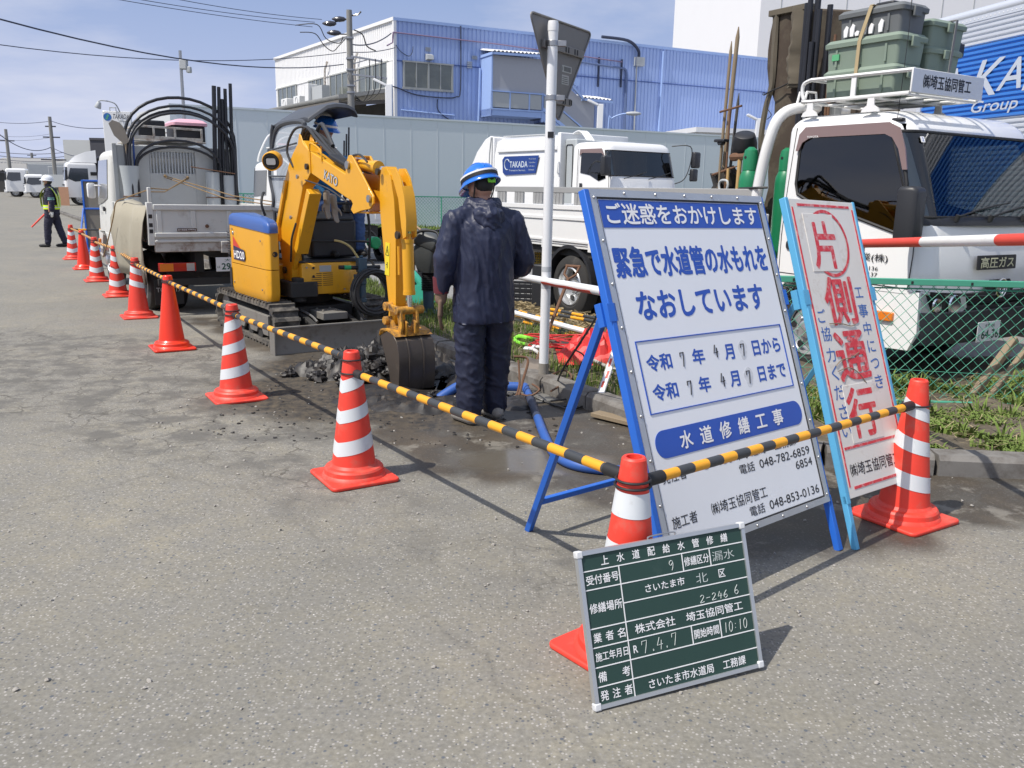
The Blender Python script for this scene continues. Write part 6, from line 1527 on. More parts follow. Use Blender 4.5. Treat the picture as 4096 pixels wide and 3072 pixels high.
for i, (x, y, zt_, r) in enumerate(((2.63, .52, 3.28, .026), (2.68, .50, 3.30, .024), (2.73, .54, 3.36, .028), (2.79, .50, 3.20, .026), (2.84, .58, 3.24, .026), (2.77, .46, 2.92, .023))):
    o = ontruck('plastic_pipe', PLB[i], 'pipe', 'black pipes beside the brown canvas cover')
    MB().tube([V(x, y, 1.0), V(x, y - .02, zt_)], r, 10).build('pipe', PP, o)
for i, (x, zt_) in enumerate(((2.90, 2.98), (2.87, 2.68))):
    o = ontruck('iron_bar', 'rusty iron bar standing next to the black pipes' if i == 0 else 'shorter rusty iron bar in front of the black pipes', 'bar'); MB().tube([V(x, .60, 1.0), V(x + .01, .58, zt_)], .013, 8).build('bar', RUST, o)
o = ontruck('pipe_tube', 'grey plastic tube holding the pipes behind the cab', 'tube'); MB().lathe([(.10, 0), (.105, 1.45)], (2.80, .74, .94), 20).build('tube', GREYP, o)
GB = mat('gas_bottle_green', (.012, .20, .085), .4, var=.1, dirt=(.03, .12, .07), damt=.3, coat=.2)
for x, y, lab in ((2.31, .26, 'green gas bottle standing outside the white hoop'), (2.50, .56, 'green gas bottle standing inside the white hoop')):
    o = ontruck('gas_bottle', lab, 'gas bottle', 'green gas bottles behind the cab')
    MB().lathe([(.095, 0), (.10, .02), (.10, .72), (.095, .78), (.07, .84), (.055, .86)], (x, y, .94), 28).build('cylinder', GB, o, smooth=40)
    MB().lathe([(.075, .84), (.075, .96), (.062, 1.03), (.025, 1.06)], (x, y, .94), 22).build('valve_guard', GB, o, smooth=40)
    b = MB(); b.lathe([(.014, 0), (.014, .004)], (x, y - .077, 1.90), 12, ax='y'); b.build('guard_hole', BLACK, o)
o = ontruck('strap', 'black strap holding the green gas bottles to the white hoop', 'strap'); MB().tube(catmull([V(2.22, .22, 1.60), V(2.33, .135, 1.605), V(2.62, .012, 1.61), V(2.74, .05, 1.615)], 5), .012, 6).build('strap', BLACK, o)
WOOD = mat('weathered_wood', (.24, .185, .12), .75, var=.25, scale=3, stretch=(30, 30, 1), dirt=(.12, .09, .06), damt=.3)
WOODL = mat('fresh_wood', (.50, .32, .13), .6, var=.2, scale=3, stretch=(20, 20, 1))
def pole(label, a, c_, r, m, name='wooden_pole', cat='pole', tip=True, r2=None):
    o = ontruck(name, label, cat)
    P = [Vector(a), Vector(a).lerp(Vector(c_), .5), Vector(c_)]; rr_ = [r, r, (r2 or r)]
    if tip: d = (P[-1] - P[0]).normalized(); P.append(P[-1] + d * .10); rr_.append(r * .25)
    MB().tube(P, rr_, 10).build('pole', m, o); return o
pole('tallest grey wooden pole standing at the front of the truck bed', (1.80, .38, 1.0), (1.88, .40, 3.07), .021, WOOD)
pole('grey wooden pole just left of the tallest pole', (1.80, .34, 1.0), (1.83, .37, 2.94), .016, WOOD)
pole('dark pole with a pale pointed tip to the right of the tallest pole', (1.88, .38, 1.0), (1.95, .40, 2.44), .015, mat('dark_pole', (.07, .065, .06), .7, var=.2))
o = ontruck('t_bar_tool', 'rusty T shaped bar standing in front of the wooden poles', 'tool'); MB().cyl((1.98, .28, 1.0), (1.95, .30, 2.38), .011, n=8).build('shaft', RUST, o); MB().cyl((1.81, .30, 2.36), (2.10, .30, 2.40), .011, n=8).build('crossbar', RUST, o)
o = ontruck('sledgehammer', 'sledgehammer with a pale wooden handle standing head up', 'hammer'); MB().tube([V(2.16, .26, 1.05), V(2.17, .26, 1.90)], .022, 10).build('handle', WOODL, o); b = MB(); b.lathe([(.032, -.12), (.040, -.10), (.040, -.05), (.032, -.035), (.032, .035), (.040, .05), (.040, .10), (.032, .12)], (2.17, .26, 1.91), 8, ax='x'); b.build('head', RUST, o)
pole('thin brown tool handle left of the sledgehammer', (2.05, .25, 1.05), (2.03, .25, 1.80), .015, WOODL, 'wooden_stick', 'stick', False)
pole('rusty pick lying across the wooden sticks', (1.80, .27, 1.74), (2.04, .27, 1.80), .013, RUST, 'pick', 'tool')
sp2 = pole('slim scraper with a black blade beside the T shaped bar', (1.93, .25, 1.05), (1.90, .26, 2.07), .010, WOOD, 'scraper', 'tool', False)
b = MB(); b.box(1.83, 1.97, .22, .30, 2.06, 2.09); b.prism([(1.86, 2.06), (1.94, 2.06), (1.92, 2.03), (1.88, 2.03)], .23, .29); b.build('blade', BLKP, sp2, bevel=.008)
o = ontruck('plastic_bucket', 'black round rubber tub turned on its side above the sledgehammer', 'bucket'); b = MB(Matrix.Translation(V(2.06, .42, 2.05)) @ Matrix.Rotation(R(200), 4, 'Y') @ Matrix.Rotation(R(-20), 4, 'X')); b.lathe([(.08, -.10), (.10, -.09), (.125, 0), (.13, .08), (.125, .09), (.11, .07), (.08, -.06)], (0, 0, 0), 26); b.build('tub', BLKP, o, smooth=45)
o = ontruck('spade', 'grey D shaped spade grip sticking up behind the big notice', 'spade'); b = MB(); b.tube(catmull([V(2.0, .20, 1.56), V(1.97, .20, 1.63), V(1.99, .20, 1.68), V(2.07, .20, 1.68), V(2.09, .20, 1.63), V(2.06, .20, 1.56)], 4), .012, 7); b.tube([V(2.03, .20, 1.0), V(2.03, .20, 1.58)], .014, 8); b.build('grip', GREYP, o)
o = ontruck('tube_holder', 'short grey tube holding the sledgehammer handle', 'tube'); MB().lathe([(.09, 0), (.09, .52), (.08, .52), (.08, .4)], (2.18, .24, 1.08), 22).build('tube', GREYP, o)
o = ontruck('tool_bag', 'dark sagging bag beside the tools in the truck bed', 'bag'); b = MB();
lump(b, (1.86, .45, 1.60), .17, 1.3); lump(b, (1.74, .45, 1.45), .17, .8); b.build('bag', mat('bag_dark', (.03, .026, .022), .8, var=.4, bump=.6), o, smooth=60)
o = ontruck('spring', 'steel coil spring standing behind the cab', 'spring'); b = MB(); b.tube([V(2.86 + .028 * math.cos(t), .32 + .028 * math.sin(t), 1.95 + t * .0036) for t in [i * .5 for i in range(150)]], .006, 5); b.build('coil', CHROME, o);
MB().cyl((2.86, .32, 1.5), (2.86, .32, 2.3), .015).build('rod', STEEL, o)
GT = thing('garbage_truck', 'white refuse truck with a blue panel on its side, parked beyond the flatbed truck', 'truck', (2.0, 19.2, 0), math.atan2(-.815, .58))
def gfx(z):
    pts = [(.4, .16), (1.2, .20), (1.75, .14), (1.9, .08), (2.45, -.08), (2.7, -.15)]
    for (a, b_), (c_, d) in zip(pts, pts[1:]):
        if z <= c_: return b_ + (d - b_) * (z - a) / (c_ - a)
    return pts[-1][1]
def simplecab(T, x0, hw, z0, zt, ff, zb, zw, win, m=WHITEC, glass=GLASS, yc=0, rt=.14, tum=.05, cut=None):
    s_, rg_ = cabshell(T, x0, 0, z0, zt, hw, m, ff, tumble=tum, rf=.20, rr=.08, rr_top=rt)
    s_.location = (0, yc, 0)
    if cut: hollow(s_, cut[0], cut[1], cut[2], cut[3], cut[4], win, zb + .01, zw - .01, hw - .14, cut[5]); cabin(s_, cut[0], cut[1], cut[2], cut[3] + .01, cut[4], -.5)
    screen(s_, rg_, zb, zw, glass, k0=2, eps=.01)
    for sd in (-1, 1):
        q = [(x, z, hw - tum * max(0, (z - z0) / (zt - z0)) ** 1.5) for x, z in win]; n = len(q); b = MB()
        b.add([V(x, sd * (w_ + .001), z) for x, z, w_ in q] + [V(x, sd * (w_ + .012), z) for x, z, w_ in q], [tuple(range(n)), tuple(range(n, 2 * n))] + [(i, (i + 1) % n, n + (i + 1) % n, n + i) for i in range(n)]); b.build('side_window', glass, s_, smooth=30)
    return s_, rg_
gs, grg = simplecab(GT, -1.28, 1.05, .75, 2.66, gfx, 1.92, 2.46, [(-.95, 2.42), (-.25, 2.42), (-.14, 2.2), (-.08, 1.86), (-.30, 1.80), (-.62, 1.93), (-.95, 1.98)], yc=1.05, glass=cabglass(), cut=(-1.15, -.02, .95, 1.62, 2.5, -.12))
vz = MB(); vz.prism([(-1.0, 2.36), (-.98, 2.50), (-.25, 2.50), (-.16, 2.34), (-.24, 2.40), (-.9, 2.42)], -1.035, -1.02); vz.build('rain_visor', mat('smoked_visor', (.22, .15, .14)), gs)
b = MB(); b.tube([V(-1.02, -1.052, 2.5), V(-1.03, -1.056, 1.9), V(-1.03, -1.058, .9)], .006, 5); b.tube([V(-.02, -1.03, 2.4), V(.05, -1.045, 1.8), V(.06, -1.05, .9)], .006, 5); b.build('door_seam', BLACK, gs)
hd_ = MB(); hd_.box(-.95, -.86, -1.06, -1.04, 1.55, 1.75); hd_.build('door_handle', BLKP, gs, bevel=.01)
b = MB()
for y0_, y1_ in ((-.7, .0), (.05, .75)):
    a = V(.16, y0_, 1.86); c_ = V(.13, y1_, 2.02); b.tube([a, a.lerp(c_, .5) + V(.06, 0, .0), c_], .01, 6)
b.build('wipers', BLACK, gs)
b = MB(); b.box(.10, .23, -.8, .8, 1.50, 1.66); b.build('front_panel', WHITEC, gs, bevel=.02)
b = MB(); b.box(.12, .25, -.9, .9, 1.30, 1.36); b.build('grille', BLKP, gs, bevel=.01)
tx = MB(Matrix(((0, -1, 0, .2305), (1, 0, 0, 0), (0, 0, 1, 0), (0, 0, 0, 1)))); tx.text('FORWARD', -.6, -.1, 1.60, .05); tx.build('front_lettering', GREYP, gs, smooth=0, recalc=False)
mirror(GT, .12, -.16, 2.12, .42, .24, .12, [[(-.05, .1, 2.45), (.08, -.1, 2.4), (.12, -.16, 2.3)], [(0, .1, 1.9), (.08, -.1, 1.95)]])
mirror(GT, .35, 2.38, 2.32, .36, .24, .12, [[(-.02, 1.95, 2.62), (.30, 2.22, 2.62), (.33, 2.24, 2.3), (.30, 2.1, 1.9), (.1, 2.0, 1.78)], [(.33, 2.24, 2.32), (.35, 2.32, 2.32)], [(.32, 2.2, 2.0), (.35, 2.3, 2.0)]])
mirror(GT, .35, 2.34, 1.98, .28, .22, .10)
b = MB(); yb = 2.12
b.loft([[V(x, y, z) for y, z in ((.02, .95), (.0, 1.7), (.03, 2.45), (.10, 2.78), (.3, 2.88), (yb - .3, 2.88), (yb - .1, 2.78), (yb, 1.7), (yb, .95))] for x in (-4.45, -1.75)]); b.build('refuse_body', WHITEC, GT, smooth=50)
b = MB(); b.box(-4.3, -1.8, -.012, .04, 2.50, 2.62); b.box(-1.80, -1.68, -.01, 2.12, .95, 2.90); b.build('body_rib', WHITEC, GT, bevel=.02)
TLP = [(-4.45, .8), (-4.45, 2.90), (-4.62, 2.93), (-4.85, 2.86), (-5.25, 2.55), (-5.6, 2.1), (-5.75, 1.7), (-5.7, 1.1), (-5.5, .8)]
b = MB(); b.prism(TLP, -.02, 2.14); b.build('tail_hopper', WHITEC, GT, smooth=30, bevel=.03)
b = MB(); b.tube([V(-4.52, -.035, .9), V(-4.50, -.035, 2.9)], .012, 5); b.tube([V(-4.70, -.035, .9), V(-4.62, -.035, 2.5), V(-4.55, -.035, 2.9)], .012, 5); b.tube([V(-4.45, .3, 2.92), V(-2.4, .3, 2.90)], .02, 6); b.build('body_seam', GREYP, GT)
b = MB(); b.box(-1.66, -1.25, .12, 1.98, .95, 2.75); b.build('tank_compartment', PANELG, GT, bevel=.03)
b = MB(); b.tube(rrect_p := [V(x, .112, z) for x, z in rrect(-1.60, -1.36, 1.55, 2.62, .05)], .012, 6, closed=True); b.build('compartment_door_seal', BLACK, GT)
b = MB(); b.tube([V(-1.70, -.03, 1.95), V(-1.70, -.06, 2.0), V(-1.70, -.06, 2.2), V(-1.70, -.03, 2.25)], .018, 6); b.build('grab_handle', WHITEC, GT)
b = MB();
for i in range(5): b.tube(catmull([V(-1.75, .4 + i * .05, 2.88), V(-1.5, .42 + i * .05, 2.94), V(-1.25, .45 + i * .05, 2.72)], 4), .018, 6)
b.build('top_hoses', WHITEC, GT)
b = MB(); b.prism([(-4.02, 2.0), (-4.05, 2.32), (-3.95, 2.40), (-2.5, 2.40), (-2.62, 1.98), (-3.9, 1.94)], -.016, -.004); o = b.build('logo_panel', mat('logo_blue', (.012, .045, .22), .35, var=.25, scale=1.2), GT)
tx = MB(Matrix.Translation(V(0, -.0165, 0))); tx.text('TAKADA', -3.72, -2.95, 2.20, .15, off=.02); tx.text('Transport Service', -3.75, -3.05, 2.05, .05);
for i, s__ in enumerate(('The Key Service!', 'Transport Solution', 'Quality Logistics', 'Environment')): tx.text(s__, -2.90, -2.62 - .02 * i, 2.32 - i * .085, .035)
tx.lathe([(.14, -.001), (.14, 0)], (-3.83, 0, 2.2), 24, ax='y', cap=False); tx.tube([V(-3.83 + .11 * math.cos(t), -.002, 2.2 + .13 * math.sin(t)) for t in [.6 + i * .45 for i in range(11)]], .012, 5)
tx.build('logo_lettering', mat('logo_silver', (.55, .62, .68), .4), o, smooth=0, recalc=False)
tx = MB(Matrix.Translation(V(0, -.0165, 0))); tx.text('自家用', -2.15, -1.9, 1.93, .05, off=.03); tx.text('27059', -2.13, -1.92, 1.83, .04); tx.build('side_lettering', GREYP, GT, smooth=0, recalc=False)
for x in (-.6, -4.1): wheel(GT, x, .03, -1, r=.43, w=.25); wheel(GT, x, 2.07, 1, r=.43, w=.25)
b = MB(); b.box(-5.2, .1, .5, 1.6, .55, .95); b.box(-5.6, -.1, .1, 2.0, .80, .96); b.build('chassis', DARK, GT)
# ================================================================= DUMP TRUCK (left, seen from behind)
DO = V(-4.2, 10.05, 0) + RN * .85; DRZ = math.atan2(.848, -.53)
DT = thing('dump_truck', 'dirty white dump truck seen from behind with hoses arched over its bed', 'truck', DO, DRZ)
def n2y(n): return .85 - n            # n = metres right of the left edge as seen from behind
g = MB(); g.box(-.02, .03, -.86, .86, .88, 1.30); g.box(-.045, -.02, -.86, .86, 1.245, 1.31); g.box(-.05, -.02, -.86, .86, .93, .985); g.box(-.04, -.02, -.86, .86, .87, .90)
for y in (.80, .42, .0, -.42, -.80): g.box(-.035, -.02, y - .03, y + .03, .985, 1.245)
g.build('tail_gate', DWHITE, DT, bevel=.008)
g = MB(); g.box(-.02, .06, -.86, .86, .76, .87); g.box(-.06, .0, .02, .12, .74, .88); g.build('rear_sill', RUSTW, DT, bevel=.008)
g = MB(); g.box(-.03, .05, .86, .93, .84, 1.33); g.box(-.02, .03, .868, .905, 1.33, 1.50); g.box(-.03, .05, -.93, -.86, .84, 1.33); g.box(-.02, .03, -.905, -.868, 1.33, 1.50); g.build('corner_post', DWHITE, DT, bevel=.006)
g = MB()
for z in (1.15, 1.05, .98): g.box(-.032, -.029, .875, .915, z, z + .045)
g.build('post_slot', BLACK, DT)
for s_ in (1, -1):
    g = MB(); g.box(.05, 3.05, s_ * .87 if s_ > 0 else -.90, s_ * .90 if s_ > 0 else -.87, .88, 1.28);
    for x in (.5, 1.3, 2.1, 2.9): g.box(x, x + .05, s_ * .90 if s_ > 0 else -.925, s_ * .925 if s_ > 0 else -.90, .88, 1.28)
    g.build('side_gate', DWHITE, DT, bevel=.006)
g = MB(); g.box(.0, 3.05, -.86, .86, .84, .90); g.build('bed_floor', RUSTW, DT)
lb = MB(); lb.box(-.0385, -.0355, -.02, .12, 1.02, 1.045);
lb = MB(Matrix.Translation(V(-.0385, 0, 0)) @ Matrix.Rotation(R(-90), 4, 'Z')); lb.box(-.66 + .05, -.66 + .27, -.001, .001, 1.0, 1.035); o = lb.build('load_plate', mat('load_plate', (.10, .05, .03), .5), DT)
tx = MB(Matrix.Translation(V(-.0385, 0, 0)) @ Matrix.Rotation(R(-90), 4, 'Z')); tx.text('最大積載量', -.60, -.50, 1.018, .018, off=.01, eps=.002); tx.text('3000kg', -.495, -.40, 1.018, .02, off=.02, eps=.002); tx.build('plate_lettering', WHT, o, smooth=0, recalc=False)
g = MB(); g.lathe([(.022, 0), (.022, .02)], (-.055, .27, 1.06), 12, ax='x'); g.build('gate_latch', RUST, DT)
g = MB(); x0, x1 = 3.08, 3.13
ZT, ZB = 2.085, .95
gy0, gy1, gz0, gz1 = n2y(1.14), n2y(.49), 1.70, 2.01
for a in ((n2y(1.72), gy0, ZB, ZT), (gy1, n2y(.02), ZB, ZT), (gy0, gy1, ZB, gz0), (gy0, gy1, gz1, ZT)): g.box(x0, x1, a[0], a[1], a[2], a[3])
g.box(x0 - .02, x0, n2y(1.74), n2y(1.70), ZB, ZT + .02); g.box(x0 - .02, x0, n2y(.06), n2y(.0), ZB, ZT + .02)
g.build('guard_panel', mat('guard_grey', (.42, .43, .42), .55, var=.06, dirt=(.30, .28, .25), damt=.32, dscale=2.5), DT, bevel=.006)
g = MB()
for i in range(15): y = gy0 + (gy1 - gy0) * (i + .5) / 15; g.box(x0 + .005, x1 - .01, y - .009, y + .009, gz0, gz1)
g.build('window_bars', GREYP, DT)
g = MB(); g.box(x1 + .18, x1 + .19, gy0 - .1, gy1 + .1, gz0 - .06, gz1 + .05); g.build('rear_window', GLASSL, DT)
def dfx(z): return 4.75 - .16 * max(0, z - 1.2)
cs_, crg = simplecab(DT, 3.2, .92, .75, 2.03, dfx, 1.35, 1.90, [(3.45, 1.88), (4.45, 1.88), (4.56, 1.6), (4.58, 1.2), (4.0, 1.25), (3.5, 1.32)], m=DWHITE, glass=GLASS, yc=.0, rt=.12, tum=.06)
g = MB(); g.prism([(3.2, .45), (3.2, .80), (4.75, .80), (4.78, .40), (4.5, .38)] + [(4.05 + .42 * math.cos(R(a)), .38 + .42 * math.sin(R(a))) for a in range(0, 181, 15)], .87, .925); g.build('lower_cab_panel', DWHITE, cs_, bevel=.01)
g = MB(); g.box(3.75, 3.87, .92, .945, 1.12, 1.19); g.build('door_handle', BLKP, cs_, bevel=.01)
tx = MB(Matrix.Translation(V(0, .926, 0)) @ Matrix.Rotation(R(180), 4, 'Z')); tx.text('株式会社', -4.35, -4.05, 1.20, .05); tx.text('協同管工', -4.35, -4.05, 1.10, .05); tx.build('door_lettering', GREYP, cs_, smooth=0, recalc=False)
g = MB(); g.box(4.52, 4.58, .925, .965, .60, .67); g.build('side_lamp', ORANGE, DT, bevel=.01)
o = mirror(DT, 4.66, 1.00, 1.42, .24, .12, .07, [[(4.6, .90, 1.5), (4.66, .98, 1.5)]], m=WHITEC)
g = MB(); g.box(-.03, .03, .42, .84, .53, .63); tl = g.build('tail_lamp', REDL, DT, bevel=.006)
g = MB(); g.box(-.036, -.031, .68, .83, .535, .625); g.build('indicator_lens', ORANGE, tl); g = MB(); g.box(-.036, -.031, .44, .53, .535, .625); g.build('reversing_lens', CLEARL, tl)
g = MB(); g.box(-.03, .03, -.84, -.42, .53, .63); g.build('tail_lamp', REDL, DT, bevel=.006)
plate(DT, Matrix.Translation(V(-.04, n2y(.66), .515)) @ Matrix.Rotation(R(-90), 4, 'Z'), '大宮', '29-56', 'は', w=.34, h=.17)
g = MB(); g.box(.1, 3.6, -.40, -.30, .50, .74); g.box(.1, 3.6, .30, .40, .50, .74); g.box(.2, .5, -.7, .7, .36, .50); g.box(.0, .06, -.85, .85, .36, .44); g.box(.1, 3.0, -.84, .84, .74, .76); g.build('chassis', DARK, DT)
tx = MB(Matrix.Translation(V(.15, 0, 0)) @ Matrix.Rotation(R(-90), 4, 'Z'));
g = MB(); g.box(.14, .15, .55, .88, .12, .42); o = g.build('mud_flap', BLACK, DT)
tx = MB(Matrix.Translation(V(.139, 0, 0)) @ Matrix.Rotation(R(-90), 4, 'Z')); tx.text('TOYOTA', -.86, -.56, .30, .055, off=.02); tx.build('flap_lettering', GREYP, o, smooth=0, recalc=False)
wheel(DT, .72, .90, 1, r=.37, dual=True); wheel(DT, .72, -.90, -1, r=.37, dual=True); wheel(DT, 4.05, .90, 1, r=.37, front=True); wheel(DT, 4.05, -.90, -1, r=.37, front=True)
for n_, zt_ in ((.20, 1.79), (1.36, 1.73), (1.60, 1.69)):
    g = MB(); g.lathe([(.10, 0), (.10, .25), (.105, .5), (.135 if n_ < 1 else .105, zt_ - 1.0), (.125 if n_ < 1 else .095, zt_ - 1.0), (.09, .4)], (2.95, n2y(n_), 1.0), 24, cap=False); o = g.build('holder_tube', PANELG, DT)
    MB().ring((2.95, n2y(n_), 1.36), .108, .008, n=24, k=6).build('tube_band', RUST, o)
g = MB(); RK0, RK1 = n2y(1.30), n2y(.33)
for z in (2.36, 2.30): pass
g.bar((3.25, RK0, 2.355), (3.25, RK1, 2.375), .025, .03); g.bar((3.25, RK0, 2.20), (3.25, RK1, 2.21), .03, .06); g.bar((4.5, RK0, 2.36), (4.5, RK1, 2.36), .025, .025); g.bar((4.5, RK0, 2.2), (4.5, RK1, 2.2), .025, .03)
for y in (RK0, (RK0 + RK1) / 2 - .1, (RK0 + RK1) / 2 + .2, RK1): g.bar((3.25, y, 2.2), (3.25, y, 2.37), .03, .03, up=(1, 0, 0)); g.bar((3.25, y, 2.19), (4.5, y, 2.19), .03, .03)
for y in (RK0, RK1): g.bar((3.25, y, 2.36), (4.5, y, 2.36), .025, .025); g.bar((3.3, y, 2.02), (3.3, y, 2.2), .03, .03, up=(1, 0, 0)); g.bar((4.4, y, 2.0), (4.4, y, 2.2), .03, .03, up=(1, 0, 0))
g.box(3.2, 4.55, RK0 - .05, RK1 + .05, 2.155, 2.175)
g.build('roof_rack', RUSTW, DT, bevel=.004)
DM = MW[DT.name]
def ondump(name, label, cat, group=None): return thing(name, label, cat, M=DM.copy(), group=group)
o = ondump('storage_box', 'black and green crates in the roof rack of the dump truck', 'crate'); g = MB(); g.box(3.35, 4.0, n2y(.80), n2y(.42), 2.18, 2.47); g.build('box', BLKP, o, bevel=.02)
o = ondump('storage_box', 'dark box with a pink lid in the roof rack of the dump truck', 'storage box'); g = MB(); g.box(3.35, 4.0, n2y(1.38), n2y(.93), 2.18, 2.42); g.build('box_body', BLKP, o, bevel=.02); g = MB(); g.loft([[V(x, y, z) for x, y in rrect(3.32 + i_, 4.03 - i_, n2y(1.42) + i_, n2y(.90) - i_, .05)] for z, i_ in ((2.42, 0), (2.46, 0), (2.50, .05), (2.52, .12))]); g.build('lid', mat('pink_lid', (.75, .42, .50), .5, var=.05), o, smooth=40)
HS = PP
for i, (r_, zt_, n0, n1, zl, x_) in enumerate(((0, 2.78, .16, 1.72, 2.1, 2.95), (0, 2.66, .18, 1.70, 2.0, 2.90), (0, 2.60, .22, 1.66, 1.95, 2.98), (0, 2.56, .20, 1.68, 1.9, 2.86), (0, 2.17, .28, 1.48, 1.75, 2.90), (0, 2.08, .30, 1.46, 1.74, 2.96))):
    o = ondump('hose_arch', ('tallest and outermost black hose arch over the dump truck', 'second black hose arch from the top over the dump truck', 'third black hose arch from the top over the dump truck', 'fourth black hose arch, just above the roof rack', 'upper of the two low hose arches before the rear window', 'lower of the two low hose arches before the rear window')[i], 'hose', 'black hoses arched over the dump truck')
    y0_, y1_ = n2y(n0), n2y(n1); ym, hw_ = (y0_ + y1_) / 2, (y0_ - y1_) / 2
    P = [V(x_, y0_ - .01, 1.35)]
    for k_ in range(17):
        a = math.pi * k_ / 16; P.append(V(x_ + .02 * math.sin(a * 2), ym + hw_ * math.cos(a), zl + (zt_ - zl) * math.sin(a) ** .85))
    P.append(V(x_, y1_ + .01, 1.35)); MB().tube(P, .019 if i else .022, 8).build('hose', HS, o, smooth=60)
for i, (n_, zt_, r_, dn) in enumerate(((1.40, 2.98, .032, .04), (1.47, 2.97, .026, .04), (1.52, 2.80, .024, .03), (1.58, 2.95, .026, .02), (1.66, 3.03, .026, .02), (1.60, 2.4, .022, -.03), (1.70, 2.3, .022, -.05))):
    o = ondump('plastic_pipe', ('thick leftmost upright black pipe in the dump truck', 'upright black pipe beside the thick leftmost one', 'upright black pipe third from the left, lower than its neighbours', 'upright black pipe second from the right of the tall ones', 'tallest upright black pipe at the right of the dump truck', 'short black pipe leaning at the foot of the tall pipes', 'short slanting black pipe at the far right of the bundle')[i], 'pipe', 'upright black pipes in the dump truck')
    MB().tube([V(2.93, n2y(n_ - dn * .5), 1.25), V(2.90, n2y(n_ + dn), zt_)], r_, 10).build('pipe', HS, o)
o = ondump('iron_bar', 'thin rusty rod lying across the tops of the grey holder tubes', 'rod'); MB().cyl((2.8, n2y(1.02), 1.80), (2.8, n2y(1.66), 1.715), .008, n=7).build('rod', RUST, o)
o = ondump('shovel', 'worn square shovel standing blade up in the left holder tube', 'shovel')
MB().tube([V(2.92, n2y(.22), 1.30), V(2.90, n2y(.17), 2.10)], .018, 8).build('handle', WOOD, o)
g = MB(); bl_ = [V(2.88, n2y(.15), 2.08), V(2.88, n2y(.21), 2.12), V(2.84, n2y(.17), 2.28), V(2.85, n2y(.10), 2.38), V(2.86, n2y(.01), 2.41), V(2.87, n2y(-.04), 2.36), V(2.87, n2y(.02), 2.20)]
g.add(bl_ + [p + V(.012, 0, 0) for p in bl_], [tuple(range(7)), tuple(range(13, 6, -1))] + [(i, (i + 1) % 7, 7 + (i + 1) % 7, 7 + i) for i in range(7)]); g.build('blade', mat('dusty_blade', (.32, .28, .23), .8, var=.15, dirt=(.18, .12, .09), damt=.3), o)
o = ondump('pole', 'slim blue pole standing in the left holder tube beside the shovel', 'pole'); MB().cyl((2.97, n2y(.27), 1.2), (2.97, n2y(.28), 2.24), .014, n=8).build('pole', mat('blue_pole', (.03, .08, .3), .5), o)
o = ondump('rope', 'brown cords crossed between the guard panel hooks and the corner post', 'rope'); g = MB()
ROP = mat('brown_cord', (.24, .16, .08), .9, var=.2)
hkA, hkB = V(3.06, n2y(.70), 1.66), V(3.06, n2y(1.02), 1.645)
g.tube([hkA, V(1.5, n2y(1.3), 1.40), V(.2, n2y(1.75), 1.31)], .008, 5); g.tube([hkA + V(0, 0, -.02), V(1.5, n2y(1.2), 1.36), V(.2, n2y(1.6), 1.29)], .008, 5)
g.tube([hkB, V(1.5, n2y(.45), 1.47), V(.0, n2y(-.01), 1.49)], .008, 5); g.tube([hkB + V(0, 0, -.02), V(1.5, n2y(.40), 1.44), V(.02, n2y(-.02), 1.45)], .008, 5)
g.tube(catmull([V(.0, n2y(-.02), 1.48), V(.5, n2y(-.10), 1.42), V(1.0, n2y(-.16), 1.36), V(1.35, n2y(-.22), 1.30), V(1.5, n2y(-.25), 1.1), V(1.9, n2y(-.3), .75), V(2.2, n2y(-.33), .55)], 5), .008, 5)
for h_ in (hkA, hkB): g.ell(h_, .022, .022, .022, 8, 6)
g.build('cord', ROP, o)
o = ondump('canvas_sheet', 'beige canvas sheet hanging down the left side over the rear wheel', 'canvas sheet')
CNV = mat('beige_canvas', (.34, .31, .24), .9, var=.08, scale=3, dirt=(.22, .20, .16), damt=.38, dscale=3, bump=.5, bscale=12)
g = MB(); rows = []
prof_ = [(1.32, -.03), (1.29, .10), (1.1, .16), (.9, .18), (.7, .18), (.5, .16), (.36, .12)]
for j, (z, outy) in enumerate(prof_):
    xr = -.02 if z > 1.0 else -.02 + .34 * ((1.0 - z) / .5) ** 1.2
    xr = min(xr, .42) if z > .42 else .22
    r = []
    for i in range(14):
        x = xr + (1.85 - xr) * i / 13
        r.append(V(x, .895 + outy * (.55 + .5 * i / 13) + .022 * math.sin(x * 9 + z * 3) + .012 * math.sin(x * 23 + z * 9), z - .03 * math.sin(i * .5)))
    rows.append(r)
g.loft(rows, cap=False, closed=False); ob = g.build('sheet', CNV, o, smooth=80); sd = ob.modifiers.new('thick', 'SOLIDIFY'); sd.thickness = .006
D2O = V(-3.1, 17.4, 0); D2 = thing('dump_truck', 'second white dump truck with a roof rack, beyond the excavator canopy', 'truck', D2O, math.atan2(.848, -.53))
g = MB(); g.box(.0, .05, -.85, .85, .88, 1.22); g.box(.05, 3.0, .85, .88, .88, 1.22); g.box(.05, 3.0, -.88, -.85, .88, 1.22); g.box(0, 3, -.85, .85, .84, .9)
for y in (-.78, -.35, .35, .78): g.box(-.02, .0, y - .05, y + .05, .92, 1.18)
g.build('bed', WHITE, D2, bevel=.008)
g = MB(); g.box(3.05, 3.1, -.86, .86, .95, 1.72); g.box(3.05, 3.1, -.86, -.5, 1.72, 2.12); g.box(3.05, 3.1, .5, .86, 1.72, 2.12); g.box(3.05, 3.1, -.86, .86, 2.03, 2.12); g.build('guard_panel', WHITE, D2, bevel=.01)
g = MB()
for i in range(15): y = -.5 + (i + .5) / 15; g.box(3.06, 3.09, y - .012, y + .012, 1.72, 2.03)
g.build('window_bars', GREYP, D2)
g = MB(); g.box(3.2, 3.22, -.6, .6, 1.65, 2.05); g.build('rear_window', GLASSL, D2)
